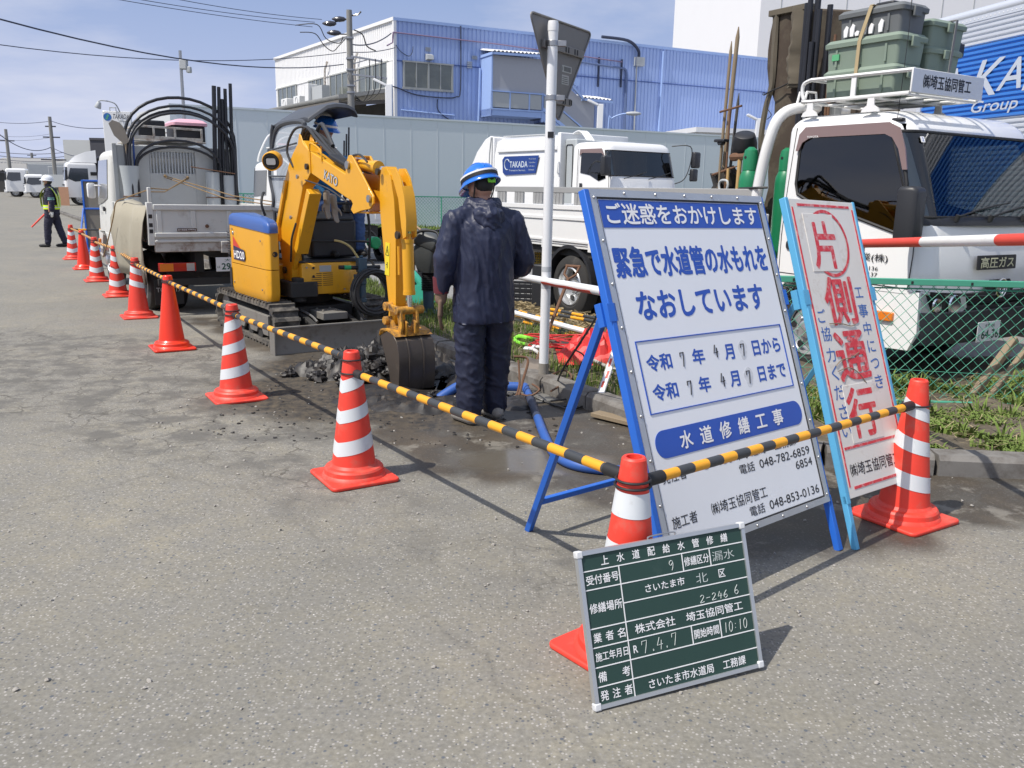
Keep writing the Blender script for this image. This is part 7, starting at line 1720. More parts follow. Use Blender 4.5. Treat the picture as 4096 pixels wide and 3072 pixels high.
simplecab(D2, 3.2, .9, .75, 2.1, lambda z: 4.7 - .15 * max(0, z - 1.2), 1.4, 1.95, [(3.45, 1.9), (4.4, 1.9), (4.5, 1.3), (3.5, 1.35)], m=WHITE)
g = MB()
for k_, (x, zt_) in enumerate(((3.3, 2.62), (4.3, 2.75))): g.tube(catmull([V(x, .82, 2.1), V(x, .74, 2.35), V(x, .48, zt_), V(x, 0, zt_ + .02), V(x, -.48, zt_), V(x, -.74, 2.35), V(x, -.82, 2.1)], 4), .025, 7)
for y in (-.6, .6): g.tube([V(3.3, y, 2.42), V(4.3, y, 2.42)], .02, 6)
for z in (2.45, 2.3): g.tube([V(3.28, -.75, z), V(3.28, .75, z)], .018, 6)
g.tube(catmull([V(.1, .86, 1.25), V(1.5, .86, 1.9), V(2.9, .84, 2.3), V(3.1, .8, 2.5)], 4), .022, 6)
g.build('roof_rack', WHITE, D2)
g = MB(); g.box(3.5, 4.1, -.5, .1, 2.2, 2.42); g.box(3.5, 4.1, .2, .65, 2.2, 2.40); g.build('rack_load', BLKP, D2, bevel=.02);
g = MB(); g.box(3.42, 3.9, .25, .6, 2.42, 2.50); g.build('pink_box', mat('pink_lid', (.75, .42, .5)), D2, bevel=.03)
for x in (.72, 4.05): wheel(D2, x, .88, 1, r=.37); wheel(D2, x, -.88, -1, r=.37)
g = MB(); g.box(.1, 4.4, -.4, .4, .45, .8); g.build('chassis', DARK, D2)
for zt_, a in ((2.30, .75), (2.22, .7)):
    o = thing('hose_arch', ('upper' if zt_ > 2.25 else 'lower') + ' black hose arched over the second dump truck', 'hose', M=MW[D2.name].copy(), group='black hoses arched over the second dump truck'); MB().tube([V(2.9, a * math.cos(math.pi * i / 14), 1.5 + (zt_ - 1.5) * math.sin(math.pi * i / 14) ** .8) for i in range(15)], .02, 7).build('hose', PP, o)
for y, zt_ in ((-.80, 2.75), (-.86, 2.9), (-.74, 2.6)):
    o = thing('plastic_pipe', {2.75: 'middle', 2.9: 'tallest', 2.6: 'shortest'}[zt_] + ' black pipe standing at the right edge of the second dump truck', 'pipe', M=MW[D2.name].copy(), group='upright pipes in the second dump truck'); MB().cyl((2.9, y, 1.3), (2.9, y - .05, zt_), .022, n=8).build('pipe', PP, o)
o = thing('plastic_pipe', 'black pipe slanting down from the rack of the second dump truck', 'pipe', M=MW[D2.name].copy()); MB().tube(catmull([V(3.2, .25, 2.68), V(2.9, -.1, 2.5), V(2.8, -.45, 2.2), V(2.8, -.7, 1.6)], 5), .028, 8).build('pipe', PP, o)
o = thing('load_sheet', 'grey sheet covering a heap of sand in the second dump truck', 'sheet', M=MW[D2.name].copy()); g = MB(); rows = []
for i in range(13):
    x = .15 + 2.8 * i / 12; rows.append([V(x, -.84 + 1.68 * j / 12, 1.2 + .32 * math.sin(math.pi * i / 12) ** .5 * math.sin(math.pi * j / 12) ** .6 + .02 * nz(i, j, 1, .8)) for j in range(13)])
g.loft(rows, cap=False, closed=False); g.build('sheet', mat('grey_sheet', (.30, .29, .26), .9, var=.1, bump=.4), o, smooth=80)
g = MB()
for _ in range(40): lump(g, (1.8 + random.gauss(0, .25), -.35 + random.gauss(0, .12), 1.49 + .05 * random.random()), random.uniform(.04, .09))
tag(g.build('sand', mat('sand', (.32, .25, .16), .95, var=.2), None, smooth=60), None);
so_ = bpy.data.objects['sand']; so_.matrix_world = MW[D2.name]; tag(so_, 'heap of brown sand showing at the edge of the grey sheet', 'sand', kind='stuff')
# ================================================================= BACKGROUND
def plineM(A, d):           # frame on a facade: x along, -y outwards towards the camera, z up
    d = Vector((d[0], d[1], 0)).normalized(); n = V(-d.y, d.x, 0)
    return Matrix(((d.x, n.x, 0, A[0]), (d.y, n.y, 0, A[1]), (0, 0, 1, 0), (0, 0, 0, 1)))
BD = (.90, .435)
RIBB = mat('blue_ribbed_cladding', (.34, .45, .74), .55, var=.06, scale=.6, dirt=(.29, .40, .66), damt=.3, dscale=.5)
RIBW = mat('white_ribbed_cladding', (.80, .80, .80), .55, var=.03, scale=.6, dirt=(.72, .72, .71), damt=.25, dscale=.5)
PBLU = mat('pale_blue_trim', (.33, .46, .76), .5, var=.06)
WGL = mat('window_glass', (.13, .145, .13), .12, var=.45, scale=.9, coat=.6, stretch=(1, 1, 3))
GSC = mat('grey_screen', (.38, .39, .42), .7, var=.05)
def cladding(mb, L_, z0, z1, pitch=.25, dep=.035, y=0., m=0):
    n = int(L_ / pitch); P = []
    for i in range(n):
        x = i * pitch; P += [(x, y), (x + pitch * .62, y), (x + pitch * .66, y + dep), (x + pitch * .94, y + dep), (x + pitch * .999, y)]
    a = [V(x, yy, z0) for x, yy in P]; b = [V(x, yy, z1) for x, yy in P]; mb.loft([a, b], cap=False, closed=False, m=m); return mb
M = plineM((-6.6, 48), BD); HB = 10.28; LB = 34
BB = thing('factory_building', 'long blue and white two storey factory with ribbed cladding behind the grey wall', 'building', M=M)
cladding(MB(), LB, 0, HB).build('blue_wall', RIBB, BB, smooth=0)
Mw = plineM((-6.6, 48), (.565, -.825)); MwL = M.inverted() @ Mw    # white facade runs back to the left
def wb(mb_M=None): return MB(MwL if mb_M is None else MwL @ mb_M)
LW = 18.7
b = wb(Matrix.Translation(V(-LW, 0, 0))); cladding(b, LW, 6.3, HB); b.build('white_wall', RIBW, BB, smooth=0)
b = MB(); e_ = MwL @ V(-LW, .1, 0); b.prism([(0, .1), (LB, .1), (LB, 22), (e_.x + .1, e_.y)], HB - .3, HB - .1, pl='xy'); b.build('roof', GREYP, BB)
b = MB(); b.box(-.05, LB, -.08, .15, HB - .05, HB + .10); b.build('roof_edge', PBLU, BB); b = wb(); b.box(-LW, .05, -.10, .15, HB - .05, HB + .12); b.build('roof_edge', RIBW, BB)
b = wb(); b.box(-.10, .06, -.07, .1, 0, HB - .05); b.build('corner_trim', RIBW, BB)
def window(mb0, x0, x1, z0, z1, n, FR=None, wn='window', blind=.5):
    FR = FR or mat('window_frame_grey', (.38, .39, .37), .5)
    f = MB(mb0) if mb0 else MB(); t_ = .06
    f.box(x0 - .08, x1 + .08, -.10, -.02, z0 - .12, z0); f.box(x0 - .08, x1 + .08, -.10, -.02, z1, z1 + .08)
    for i in range(n + 1): x = x0 + (x1 - x0) * i / n; w_ = .05 if i in (0, n // 2, n) else .03; f.box(x - w_, x + w_, -.09, -.02, z0, z1)
    o = f.build(wn, FR, BB)
    for i in range(n):
        a = x0 + (x1 - x0) * i / n + .03; c_ = x0 + (x1 - x0) * (i + 1) / n - .03; g = MB(mb0) if mb0 else MB(); g.box(a, c_, -.06, -.03, z0 + .01, z1 - .01); g.build('pane', WGL, o)
window(None, .50, 3.28, 6.93, 8.2, 4)
for x0, x1 in ((-4.45, -.78), (-8.7, -5.0), (-12.3, -9.7), (-18.1, -14.6)): window(MwL, x0, x1, 6.95, 8.22, 4)
b = wb(); b.box(-LW, -.1, -.05, .02, 8.26, 8.34); b.box(-.78, -.1, -.09, -.02, 6.95, 8.2); b.build('wall_rail', RIBW, BB)
for x in (-4.75, -9.2):
    b = wb(); b.tube(catmull([V(x, -.2, 6.2), V(x, -.2, 8.4), V(x + .2, -.2, 8.8), V(x + .35, -.15, 9.1)], 4), .07, 6); b.build('flue_pipe', RUSTW, BB)
b = wb(); pr = []
for i in range(120): x = -LW + i * LW / 120; pr += [(x, 6.42), (x + LW / 240, 6.62)]
for k_ in range(len(pr) - 1):
    (xa, za), (xb, zb) = pr[k_], pr[k_ + 1]; b.add([V(xa, -3.2, za - .35), V(xb, -3.2, zb - .35), V(xb, 0, zb + .25), V(xa, 0, za + .25)], [(0, 1, 2, 3)])
b.build('lean_to_roof', mat('old_corrugated', (.42, .42, .40), .8, var=.1), BB, smooth=0)
b = wb(); b.box(-LW, -.2, -3.15, -3.05, 5.85, 6.02);
for i in range(7): b.bar((-LW + i * 3, -3.1, 5.85), (-LW + i * 3, 0, 6.2), .12, .2)
b.build('lean_to_beam', mat('dark_beam', (.14, .13, .12), .8), BB)
b = wb(); b.box(-LW, -.1, .6, .7, 0, 6.3); b.build('recess_wall', mat('recess_shade', (.06, .06, .06), .9, var=.3, scale=1), BB)  # near-black colour stands in for the shade inside the open lean-to
for i, x in enumerate((-12.8, -10.5)):
    b = wb(); b.box(x - 1.6, x - .55, -1.2, -.6, 6.62, 7.22); o = b.build('air_conditioner', WHITE, BB, bevel=.03)
    b = wb(); b.ring((x - 1.0, -1.21, 6.92), .22, .02, (0, 1, 0), 20, 5); b.build('fan_grille', GREYP, o)
b = wb(); b.box(-9.3, -8.7, -1.5, -.9, 6.7, 7.7); b.build('duct_box', WHITE, BB, bevel=.02)
b = wb(); b.box(-8.6, -7.0, -1.3, -.8, 6.75, 7.5); b.build('cooling_unit', GREYP, BB)
b = MB(); b.tube([V(-.1, -.12, 9.62), V(6, -.12, 9.55), V(14.2, -.12, 9.25)], .035, 6); b.tube([V(-.1, -.12, 9.62), V(-.14, -.12, 9.1), V(-.5, -.3, 8.9)], .04, 6); b.build('red_pipe', mat('red_pipe', (.24, .17, .26), .7), BB)
b = MB(); b.tube(catmull([V(14.2, -.1, 8.9), V(14.5, -.1, 8.8), V(14.55, -.1, 8.4)], 3), .07, 6); b.tube([V(14.55, -.1, 8.4), V(14.6, -.1, 4.5)], .08, 6); b.tube([V(9.7, -.1, 9.1), V(14.2, -.1, 8.9)], .06, 6); b.build('drain_pipe', mat('blue_grey_pipe', (.12, .17, .32), .6), BB)
CAB = mat('dark_cable', (.03, .04, .08), .6)
b = MB(); b.tube(catmull([V(3.75, -.1, 10.3), V(3.75, -.1, 7.0), V(3.5, -.1, 6.6), V(2.9, -.1, 6.5), V(1.2, -.1, 6.55), V(.1, -.1, 6.85), V(-.2, -.1, 6.9)], 5), .035, 6)
b.tube(catmull([V(.05, -.1, 9.0), V(.3, -.1, 8.7), V(.75, -.1, 8.5), V(.95, -.1, 8.7), V(1.0, -.1, 9.0)], 4), .02, 5)
b.tube(catmull([V(12.6, -.3, 10.5), V(14.4, -.3, 10.45), V(15.2, -.25, 10.0), V(15.3, -.2, 9.5)], 5), .09, 6); b.tube(catmull([V(2.4, -.1, 6.4), V(2.45, -.1, 5.8), V(3.2, -.1, 5.3), V(4.4, -.1, 4.7)], 4), .03, 5)
b.build('cable', CAB, BB)
b = MB(); b.box(15.1, 15.7, -.3, -.02, 9.1, 9.6); b.cyl((15.25, -.1, 9.1), (15.3, -.1, 4.6), .05, n=6); b.build('junction_box', GREYP, BB)
b = MB(); b.tube([V(.3, -.1, 5.72), V(3.4, -.1, 5.6), V(3.42, -.1, 5.0)], .035, 5); b.tube([V(4.4, -.1, 5.1), V(4.85, -.1, 5.1), V(4.9, -.15, 8.2)], .06, 6); b.tube([V(17.1, -.1, 4.5), V(17.15, -.1, 10.1)], .06, 6); b.build('conduit', PBLU, BB)
b = MB()
for z in (8.22, 5.1): b.box(0, LB, -.045, .0, z, z + .05)
b.build('wall_seam', mat('blue_seam', (.07, .12, .34), .6), BB)
for x, z, w_, h_ in ((1.87, 8.95, .3, .22), (4.3, 8.35, .28, .38), (4.6, 8.75, .3, .2)):
    b = MB();
    for i in range(4): b.box(x - w_ / 2, x + w_ / 2, -.10, -.03, z - h_ / 2 + i * h_ / 4, z - h_ / 2 + i * h_ / 4 + h_ / 7)
    b.build('louvre', GREYP, BB)
b = MB(); b.prism([(-.35, 8.62), (-.02, 8.72), (-.02, 8.38), (-.4, 8.4)], 1.72, 2.08, pl='yz'); b.build('vent_hood', GREYP, BB)
b = MB(); b.lathe([(.22, 0), (.22, .45)], (10.9, -.5, 7.85), 14, ax='y'); b.build('vent_hood', PBLU, BB)
b = MB();
for sx in (0, .12): b.tube([V(9.95, -.1 , 7.9), V(9.95, -.1, 8.9)], .04, 5)
for x in (10.6, 12.6, 14.2)[:3]: b.box(x - .04, x + .04, -.13, -.03, 7.6 + (x - 10) * .05, 9.4)
b.build('pipe_bracket', CAB, BB)
yo = -1.5
b = MB(); b.box(5.0, 8.2, yo, 0, 5.62, 5.98); b.prism([(8.2, 5.98), (8.2, 5.5), (12.0, 3.2), (12.6, 3.2)], yo, yo + .12); b.build('balcony_slab', PBLU, BB)
b = MB(); b.box(5.1, 8.1, yo + .05, -.02, 6.90, 8.75); b.prism([(8.1, 6.9), (8.1, 8.6), (10.4, 7.0), (11.6, 6.75), (11.6, 3.8), (9.6, 3.8)], yo + .06, yo + .12); b.build('screen', GSC, BB)
b = MB()
for x in (5.0, 6.1, 7.3, 8.15): b.box(x, x + .08, yo - .02, yo + .06, 5.9, 6.92)
b.box(5.0, 8.22, yo - .04, yo + .04, 6.86, 6.93); b.box(5.0, 8.22, yo - .04, yo + .04, 5.92, 6.0); b.box(5.0, 5.08, yo, 0, 5.6, 8.9); b.box(8.12, 8.24, yo - .02, yo + .1, 5.4, 6.95)
b.prism([(8.2, 6.95), (8.2, 6.85), (12.3, 4.2), (12.3, 4.3)], yo - .04, yo + .04); b.prism([(8.2, 6.2), (8.2, 6.0), (12.3, 3.4), (12.3, 3.6)], yo - .04, yo + .04)
b.build('railing', PBLU, BB)
b = MB(); b.box(5.1, 8.1, yo, yo + .02, 6.05, 6.84); b.prism([(8.28, 6.8), (8.28, 6.15), (12.2, 3.6), (12.2, 4.2)], yo, yo + .02); b.build('railing_panel', mat('pale_grey_sheet', (.40, .42, .42), .6, var=.05), BB)
b = MB()
for i in range(12): b.bar((8.3 + i * .3, yo + .1, 5.6 - i * .2), (8.3 + i * .3, 0, 5.6 - i * .2), .28, .05)
b.build('stair', mat('stair_dark', (.09, .11, .17), .7), BB)
def corr_roof(x0, x1, y0, y1, z0, z1, n):
    b = MB(); P = []
    for i in range(n + 1): P.append((x0 + (x1 - x0) * i / n, .09 if i % 2 else 0))
    b.loft([[V(x, y0, z0 + (z1 - z0) * (x - x0) / (x1 - x0) + h) for x, h in P], [V(x, y1, z0 + .3 + (z1 - z0) * (x - x0) / (x1 - x0) + h) for x, h in P]], cap=False, closed=False); b.build('canopy_sheet', WHITE, BB, smooth=0)
    c = MB(); c.prism([(x0, z0 - .14), (x1, z1 - .14), (x1, z1 - .02), (x0, z0 - .02)], y0, y0 + .1); c.prism([(x0, z0 - .14), (x0, z0 - .02), (x0 + .1, z0 - .02), (x0 + .1, z0 - .14)], y0, y1); c.build('canopy_frame', PBLU, BB)
corr_roof(4.95, 8.3, yo - .25, .0, 8.88, 8.95, 28); corr_roof(10.7, 12.7, yo - .2, 0, 6.85, 6.80, 16)
b = MB(); b.prism([(8.3, 8.9), (8.3, 8.78), (10.7, 6.75), (10.7, 6.9)], yo - .2, yo - .05); b.build('canopy_frame', PBLU, BB)
b = MB(); b.lathe([(.55, 0), (.55, .25), (.8, .3), (.8, .45), (.5, .6), (.1, .62)], (7.1, 3, HB), 20); b.build('roof_vent', STEEL, BB, smooth=30)
b = MB(); b.prism([(8.4, HB + .1), (11.2, HB + .9), (12.2, HB + .1)], 4, 9); b.build('teal_roof', mat('teal_roof', (.08, .36, .42), .5), BB)
M = plineM((35.5, 132), (.93, .36))
WBt = thing('warehouse', 'very tall plain white building with vertical seams at the upper right', 'building', M=Matrix.Translation(V(34.6, 131, 0)) @ Matrix.Rotation(R(8), 4, 'Z'))
b = MB(); b.box(0, 130, 0, 40, 0, 62); b.build('wall', mat('bright_white_cladding', (.78, .78, .79), .5, var=.02, scale=.2), WBt)
b = MB()
for i in range(26): b.box(i * 5 + 3, i * 5 + 3.12, -.06, 0, 0, 62)
for i in (1, 6, 12): b.box(i * 7 + .5, i * 7 + 1.0, -.3, 0, 0, 62)
b.build('wall_seam', GREYP, WBt)
WA = V(-12.3, 31.4, 0); WD = V(.90, .435, 0).normalized()
WALLM = mat('boundary_grey', (.62, .67, .71), .5, var=.03, scale=.3)
bw = thing('boundary_wall', 'long tall grey panel wall with thin vertical joints behind the parked trucks', 'wall', M=plineM(WA, WD))
b = MB(); b.box(0, 62, 0, .15, 0, 4.27); b.box(-.02, 62, -.03, .18, 4.27, 4.34); b.build('wall_panels', WALLM, bw)
b = MB()
for i in range(1, 56): b.box(i * 1.12, i * 1.12 + .012, -.008, 0, 0, 4.26)
b.build('panel_joints', mat('joint_grey', (.62, .65, .68), .5), bw)
b = MB(plineM(WA, WD).inverted() @ plineM(WA, (-.6, .8))); b.box(0, 4.6, -.15, 0, 0, 4.27); b.build('wall_panels', mat('boundary_pale', (.55, .57, .58), .5, var=.03), bw)
FGN = mat('fence_green', (.07, .33, .22), .5, var=.12, dirt=(.13, .32, .22), damt=.3, dscale=6)
def meshfence(root, L_, h, pitch, r, n=4, post=1.9, pr=.028, z0=.03, bulge=.0):
    b = MB(); nn = int((L_ + h) / pitch)
    for i in range(nn):
        for s_ in (1, -1):
            xa = i * pitch - (h if s_ > 0 else 0); xb = xa + s_ * 0
            A = V(xa, 0, z0); B = V(xa + (h - z0), 0, h)
            if s_ < 0: A = V(i * pitch, 0, z0); B = V(i * pitch - (h - z0), 0, h)
            def clip(P, Q):
                d = Q - P; t0, t1 = 0., 1.
                if abs(d.x) > 1e-6:
                    ta, tb = (0 - P.x) / d.x, (L_ - P.x) / d.x
                    t0 = max(t0, min(ta, tb)); t1 = min(t1, max(ta, tb))
                return (P + d * t0, P + d * t1) if t1 > t0 + .02 else None
            c_ = clip(A, B)
            if c_: b.tube([p + V(0, s_ * r * .5, 0) for p in (c_ if not bulge else (c_[0], c_[0].lerp(c_[1], .5) + V(0, -bulge * math.sin(c_[0].x * 2), 0), c_[1]))], r, n, caps=False)
    b.build('wire_mesh', FGN, root, smooth=0)
    b = MB(); b.box(0, L_, -.02, .02, h, h + .045); b.build('top_rail', FGN, root, bevel=.004)
    x = 0.
    while x <= L_ + .01: MB().cyl((x, 0, 0), (x, 0, h + .02), pr, n=10).build('post', FGN, root); x += post
ff = thing('mesh_fence', 'distant low green mesh fence in front of the grey wall', 'fence', M=plineM(WA - V(-.435, .90, 0) * 1.2 + WD * .3, WD))
meshfence(ff, 34, 1.25, .13, .006, 3)
nf = thing('mesh_fence', 'near green mesh fence standing before the cab of the flatbed truck', 'fence', M=plineM((1.25, 6.24), (1, -.052)))
meshfence(nf, 5.6, .93, .088, .0023, 5, post=5.6, pr=.022, z0=.06, bulge=.02)
b = MB(); b.tube([V(0, -.01, .30), V(1.6, -.015, .31), V(3.0, .0, .27), V(5, .0, .26)], .002, 5); b.tube([V(0, .02, .905), V(5, .02, .90)], .006, 6); b.build('tension_wire', FGN, nf)
b = MB(); b.box(.9, 2.55, -.14, -.10, .07, .105); b.build('bottom_rail', FGN, nf, bevel=.004)
sp_ = MB();
for i in range(12): sp_.box(.35 + i * .42, .365 + i * .42, -.023, -.0195, .94, .96)
sp_.build('rail_slot', BLACK, nf)
VM = plineM((5.6, 10.1), (-.22, .975))
VB = thing('box_truck', 'box truck with silver ribbed body and blue band at the right edge', 'truck', M=VM)
RBS = mat('silver_ribbed', (.62, .65, .70), .30, .25, var=.03, coat=.3); RBB = mat('ribbed_blue', (.04, .20, .62), .28, .1, var=.1, scale=.8, coat=.4)
def ribs(x0, x1, z0, z1, m, nm):
    b = MB(); p = .058; P = []; z = z0
    while z < z1 - .001: zz_ = min(z + p, z1); P += [(0, z), (-.022, z + p * .25), (-.022, z + p * .62), (0, z + p * .86)]; z += p
    P.append((0, z1)); P = [(y, min(z, z1)) for y, z in P]
    b.loft([[V(x0, -y, z) for y, z in P], [V(x1, -y, z) for y, z in P]], cap=False, closed=False); return b.build(nm, m, VB, smooth=20)
ribs(-9.5, 1.55, .95, 2.47, RBS, 'lower_side'); ribs(-9.5, 1.55, 2.47, 3.33, RBB, 'blue_band'); ribs(-9.5, 1.55, 3.33, 3.62, RBS, 'upper_side')
b = MB(); b.box(-9.5, 1.55, -2.4, -.04, .95, 3.74); b.build('van_body', RBS, VB)
b = MB(); b.tube([V(-9.5, -.03, 3.70), V(1.55, -.03, 3.70)], .065, 10); b.box(-9.5, 1.55, -.04, .028, 3.60, 3.66); b.box(1.52, 1.60, -2.4, .04, .9, 3.78); b.build('top_rail', RBS, VB, smooth=40)
b = MB()
for i in range(95): b.ell((-4.5 + i * .064, .030, 3.63), .008, .004, .008, 6, 4)
b.build('rivets', WHT, VB)
tx = MB(Matrix.Rotation(R(180), 4, 'Z') @ Matrix.Translation(V(0, -.0245, 0)))
LTR = mat('silver_script', (.60, .64, .70), .35, .3, var=.05)
def slant(t, x0, x1, zc, h, off, sl=.35):
    vs, fs = glyphs(t, 0); ax = min(v.x for v in vs); bx_ = max(v.x for v in vs); ay = min(v.y for v in vs); by_2 = max(v.y for v in vs)
    for k_ in range(6):
        ox, oz = off * math.cos(k_ * 1.047), off * math.sin(k_ * 1.047)
        tx.add([V(x0 + (v.x - ax) / (bx_ - ax) * (x1 - x0) + ox + sl * ((v.y - ay) / (by_2 - ay) - .5) * h, -k_ * .00005, zc + ((v.y - ay) / (by_2 - ay) - .5) * h + oz) for v in vs], fs)
for c_, xa, xb in (('T', -1.66, -1.25), ('A', -1.22, -.80), ('K', -.60, -.20), ('A', -.20, .16), ('D', .20, .58), ('A', .62, 1.0)): slant(c_, xa, xb, 2.94, .40 if c_ != 'A' else .33, .004)
slant('Group', -.62, .10, 2.60, .17, .002)
tx.build('side_lettering', LTR, VB, smooth=0, recalc=False)
b = MB(); b.box(-9, 1.4, -2.3, -.1, .6, .95); b.build('chassis', DARK, VB)
for x in (.4, -.6, -7.5):
    for yy, sd in ((-.05, 1), (-2.35, -1)): wheel(VB, x, yy, sd, r=.48, w=.26)
rs = thing('road_sign', 'grey back of a triangular road sign on a white pole at the kerb', 'road sign', (.25, 6.65, 0))
PW = mat('pole_white', (.76, .77, .78), .4, var=.03, dirt=(.6, .58, .54), damt=.15)
b = MB(); b.cyl((0, 0, .20), (.0, 0, 2.69), .038, n=24); b.build('pole', PW, rs); b = MB(); b.cyl((0, 0, 0), (0, 0, .205), .040, n=24); b.build('pole_foot', mat('foot_grey', (.24, .22, .19), .8, var=.2, dirt=(.12, .1, .08), damt=.4), rs)
b = MB(); b.lathe([(.040, 2.685), (.040, 2.73), (.036, 2.755), (.0, 2.76)], (0, 0, 0), 24); b.build('pole_cap', PW, rs, smooth=40)
b = MB()
for z in (.93, .80): b.lathe([(.0388, z), (.0388, z + .04)], (0, 0, 0), 24, cap=False)
b.build('pole_tape', mat('tape_grey', (.45, .47, .49), .5), rs)
b = MB(); b.box(-.02, .025, -.0395, -.038, 1.93, 1.975); b.build('pole_label', BLK, rs)
a = math.atan2(.80, .51); TS = Matrix.Translation(V(.075, .245, 0)) @ Matrix.Rotation(a, 4, 'Z')
SGB = mat('sign_back_grey', (.22, .21, .20), .55, .3, var=.06, dirt=(.10, .095, .09), damt=.3)
tri = rpoly([(-.475, 2.79), (.475, 2.79), (-.02, 2.06)], .06, 6)
b = MB(TS); b.prism(tri, 0, .004); b.build('sign_plate', SGB, rs)
b = MB(TS); ed = [V(x, -.004, z) for x, z in tri]; b.tube(ed, .008, 6, closed=True); b.build('sign_rim', SGB, rs)
b = MB(TS)
for z, x0, x1 in ((2.60, -.30, .32), (2.22, -.11, .14)): b.box(x0, x1, -.028, -.001, z - .028, z + .028)
b.build('back_rail', SGB, rs, bevel=.004)
b = MB(TS)
for z, xx in ((2.60, (.02, .06, .16, .20)), (2.22, (.0, .03, .10, .13))):
    for x in xx: b.box(x, x + .018, -.0295, -.0275, z - .02, z + .02)
b.build('rail_slot', BLACK, rs)
b = MB();
for z in (2.60, 2.22): b.lathe([(.042, z - .02), (.042, z + .02)], (0, 0, 0), 20); b.box(.03, .10, -.02, .02, z - .02, z + .02)
b.build('bracket', STEEL, rs, bevel=.003)
b = MB(TS); b.box(.02, .17, -.002, 0, 2.44, 2.49); b.box(.02, .13, -.002, 0, 2.35, 2.42); o = b.build('stickers', mat('sticker_pale', (.42, .42, .40), .6), rs)
b = MB(TS)
for i in range(10): b.box(.05 + i * .011, .055 + i * .011, -.003, -.002, 2.448, 2.482)
b.box(.028, .032, -.003, -.002, 2.45, 2.48)
for i in range(4): b.box(.03, .115, -.003, -.002, 2.36 + i * .014, 2.364 + i * .014)
b.build('sticker_bars', BLK, rs)
UP = thing('utility_pole', 'tall concrete utility pole with crossarms in front of the white factory wall', 'utility pole', (-7.85, 42, 0))
CP = mat('concrete_pole', (.24, .235, .22), .85, var=.12, dirt=(.15, .15, .14), damt=.3, dscale=2)
MB().cyl((0, 0, 0), (0, 0, 9.55), .20, .13, n=16).build('pole', CP, UP)
b = MB()
for z in (7.4, 6.9, 6.2, 5.9, 8.3): b.lathe([(.19, z), (.19, z + .08)], (0, 0, 0), 14)
b.build('pole_band', STEEL, UP)
b = MB(); b.bar((-.1, -.1, 7.55), (1.5, .1, 7.35), .08, .08); b.bar((-.1, -.1, 6.75), (1.7, .1, 6.60), .08, .08); b.bar((.1, 0, 7.2), (.9, .1, 7.45), .04, .04); b.bar((.1, 0, 6.4), (.9, .1, 6.68), .04, .04); b.build('crossarm', STEEL, UP)
INS = mat('insulator_dark', (.04, .04, .05), .3, coat=.4)
b = MB()
for i in range(3):
    P = [V(.9 + i * .28, 0, 7.45), V(.9 + i * .28, 0, 6.7), V(.85 + i * .25, 0, 6.0), V(.55 + i * .1, 0, 5.55), V(.2, 0, 5.8 - .1 * i)]; b.tube(catmull(P, 5), .022, 5)
b.tube(catmull([V(.2, 0, 8.7), V(.6, 0, 8.5), V(.8, 0, 8.0), V(1.2, 0, 7.8)], 5), .03, 5)
b.tube(catmull([V(-2.3, 0, 8.55), V(-1.6, 0, 8.5), V(-1.2, 0, 8.0), V(-.8, 0, 7.75), V(-.5, 0, 8.0), V(-.2, 0, 8.3)], 5), .022, 5); b.tube(catmull([V(-2.5, 0, 8.85), V(-1.5, 0, 8.9), V(-1.1, 0, 8.3), V(-.5, 0, 8.1), V(-.3, 0, 8.4)], 5), .022, 5)
b.build('jumper_cable', BLACK, UP)
b = MB()
for x, z in ((-.9, 8.95), (-.45, 9.15), (-.7, 8.55)): b.lathe([(.03, -.35), (.10, -.2), (.13, 0), (.10, .2), (.03, .3)], (x, 0, z), 10, ax='x')
for x, z in ((-1.0, 5.15), (-.7, 5.1)): b.lathe([(.02, -.4), (.06, 0), (.02, .4)], (x, 0, z), 8, ax='x')
b.tube([V(-1.1, 0, 8.9), V(0, 0, 9.2)], .03, 5); b.tube([V(-.9, 0, 8.5), V(0, 0, 8.5)], .03, 5); b.tube([V(0, 0, 9.3), V(.4, 0, 9.35), V(.55, 0, 9.5)], .04, 6)
b.build('insulator', INS, UP)
def wire(label, P, r=.012, sag=0., name='overhead_wire'):
    A_, B_ = P; Q = [A_.lerp(B_, i / 14) - V(0, 0, sag * 4 * (i / 14) * (1 - i / 14)) for i in range(15)]
    o = thing(name, label, 'wire', A_, 0, 'overhead wires'); MB().tube(Q, r, 5).build('wire', CAB, o, world=True)
wire('highest thin wire from the concrete utility pole to the upper left', (PX(695, 42, 42), PX(330, -12, 34)), .013, .1)
wire('second thin wire from the concrete utility pole to the upper left', (PX(680, 48, 42), PX(240, -12, 34)), .013, .1)
wire('third thin wire from the concrete utility pole to the upper left', (PX(675, 58, 42), PX(150, -20, 33)), .013, .1)
wire('thick black cable sagging from the utility pole to the left edge', (PX(742, 139, 42), PX(-20, 36, 22)), .022, .55)
wire('thinner cable running level from the utility pole to the left edge', (PX(748, 113, 42), PX(-20, 94, 30)), .016, .45)
wire('cable from the utility pole to the corner of the blue wall', (PX(752, 112, 42), PX(853, 103, 47.8)), .02, .1)
wire('upper cable from the utility pole to the roof corner of the factory', (PX(755, 95, 42), PX(845, 72, 47.8)), .03, .25)
lc = thing('lamp_column', 'slim grey lamp column rising above the arched hoses', 'lamp column', (PX(397, 240, 30).x, 30, 0))
MB().cyl((0, 0, 0), (0, 0, 5.9), .07, .05, n=10).build('column', STEEL, lc); b = MB(); b.box(-.03, .22, -.1, .1, 5.30, 5.62); b.box(.18, .34, -.08, .08, 5.2, 5.4); b.build('lamp_head', GREYP, lc, bevel=.03)
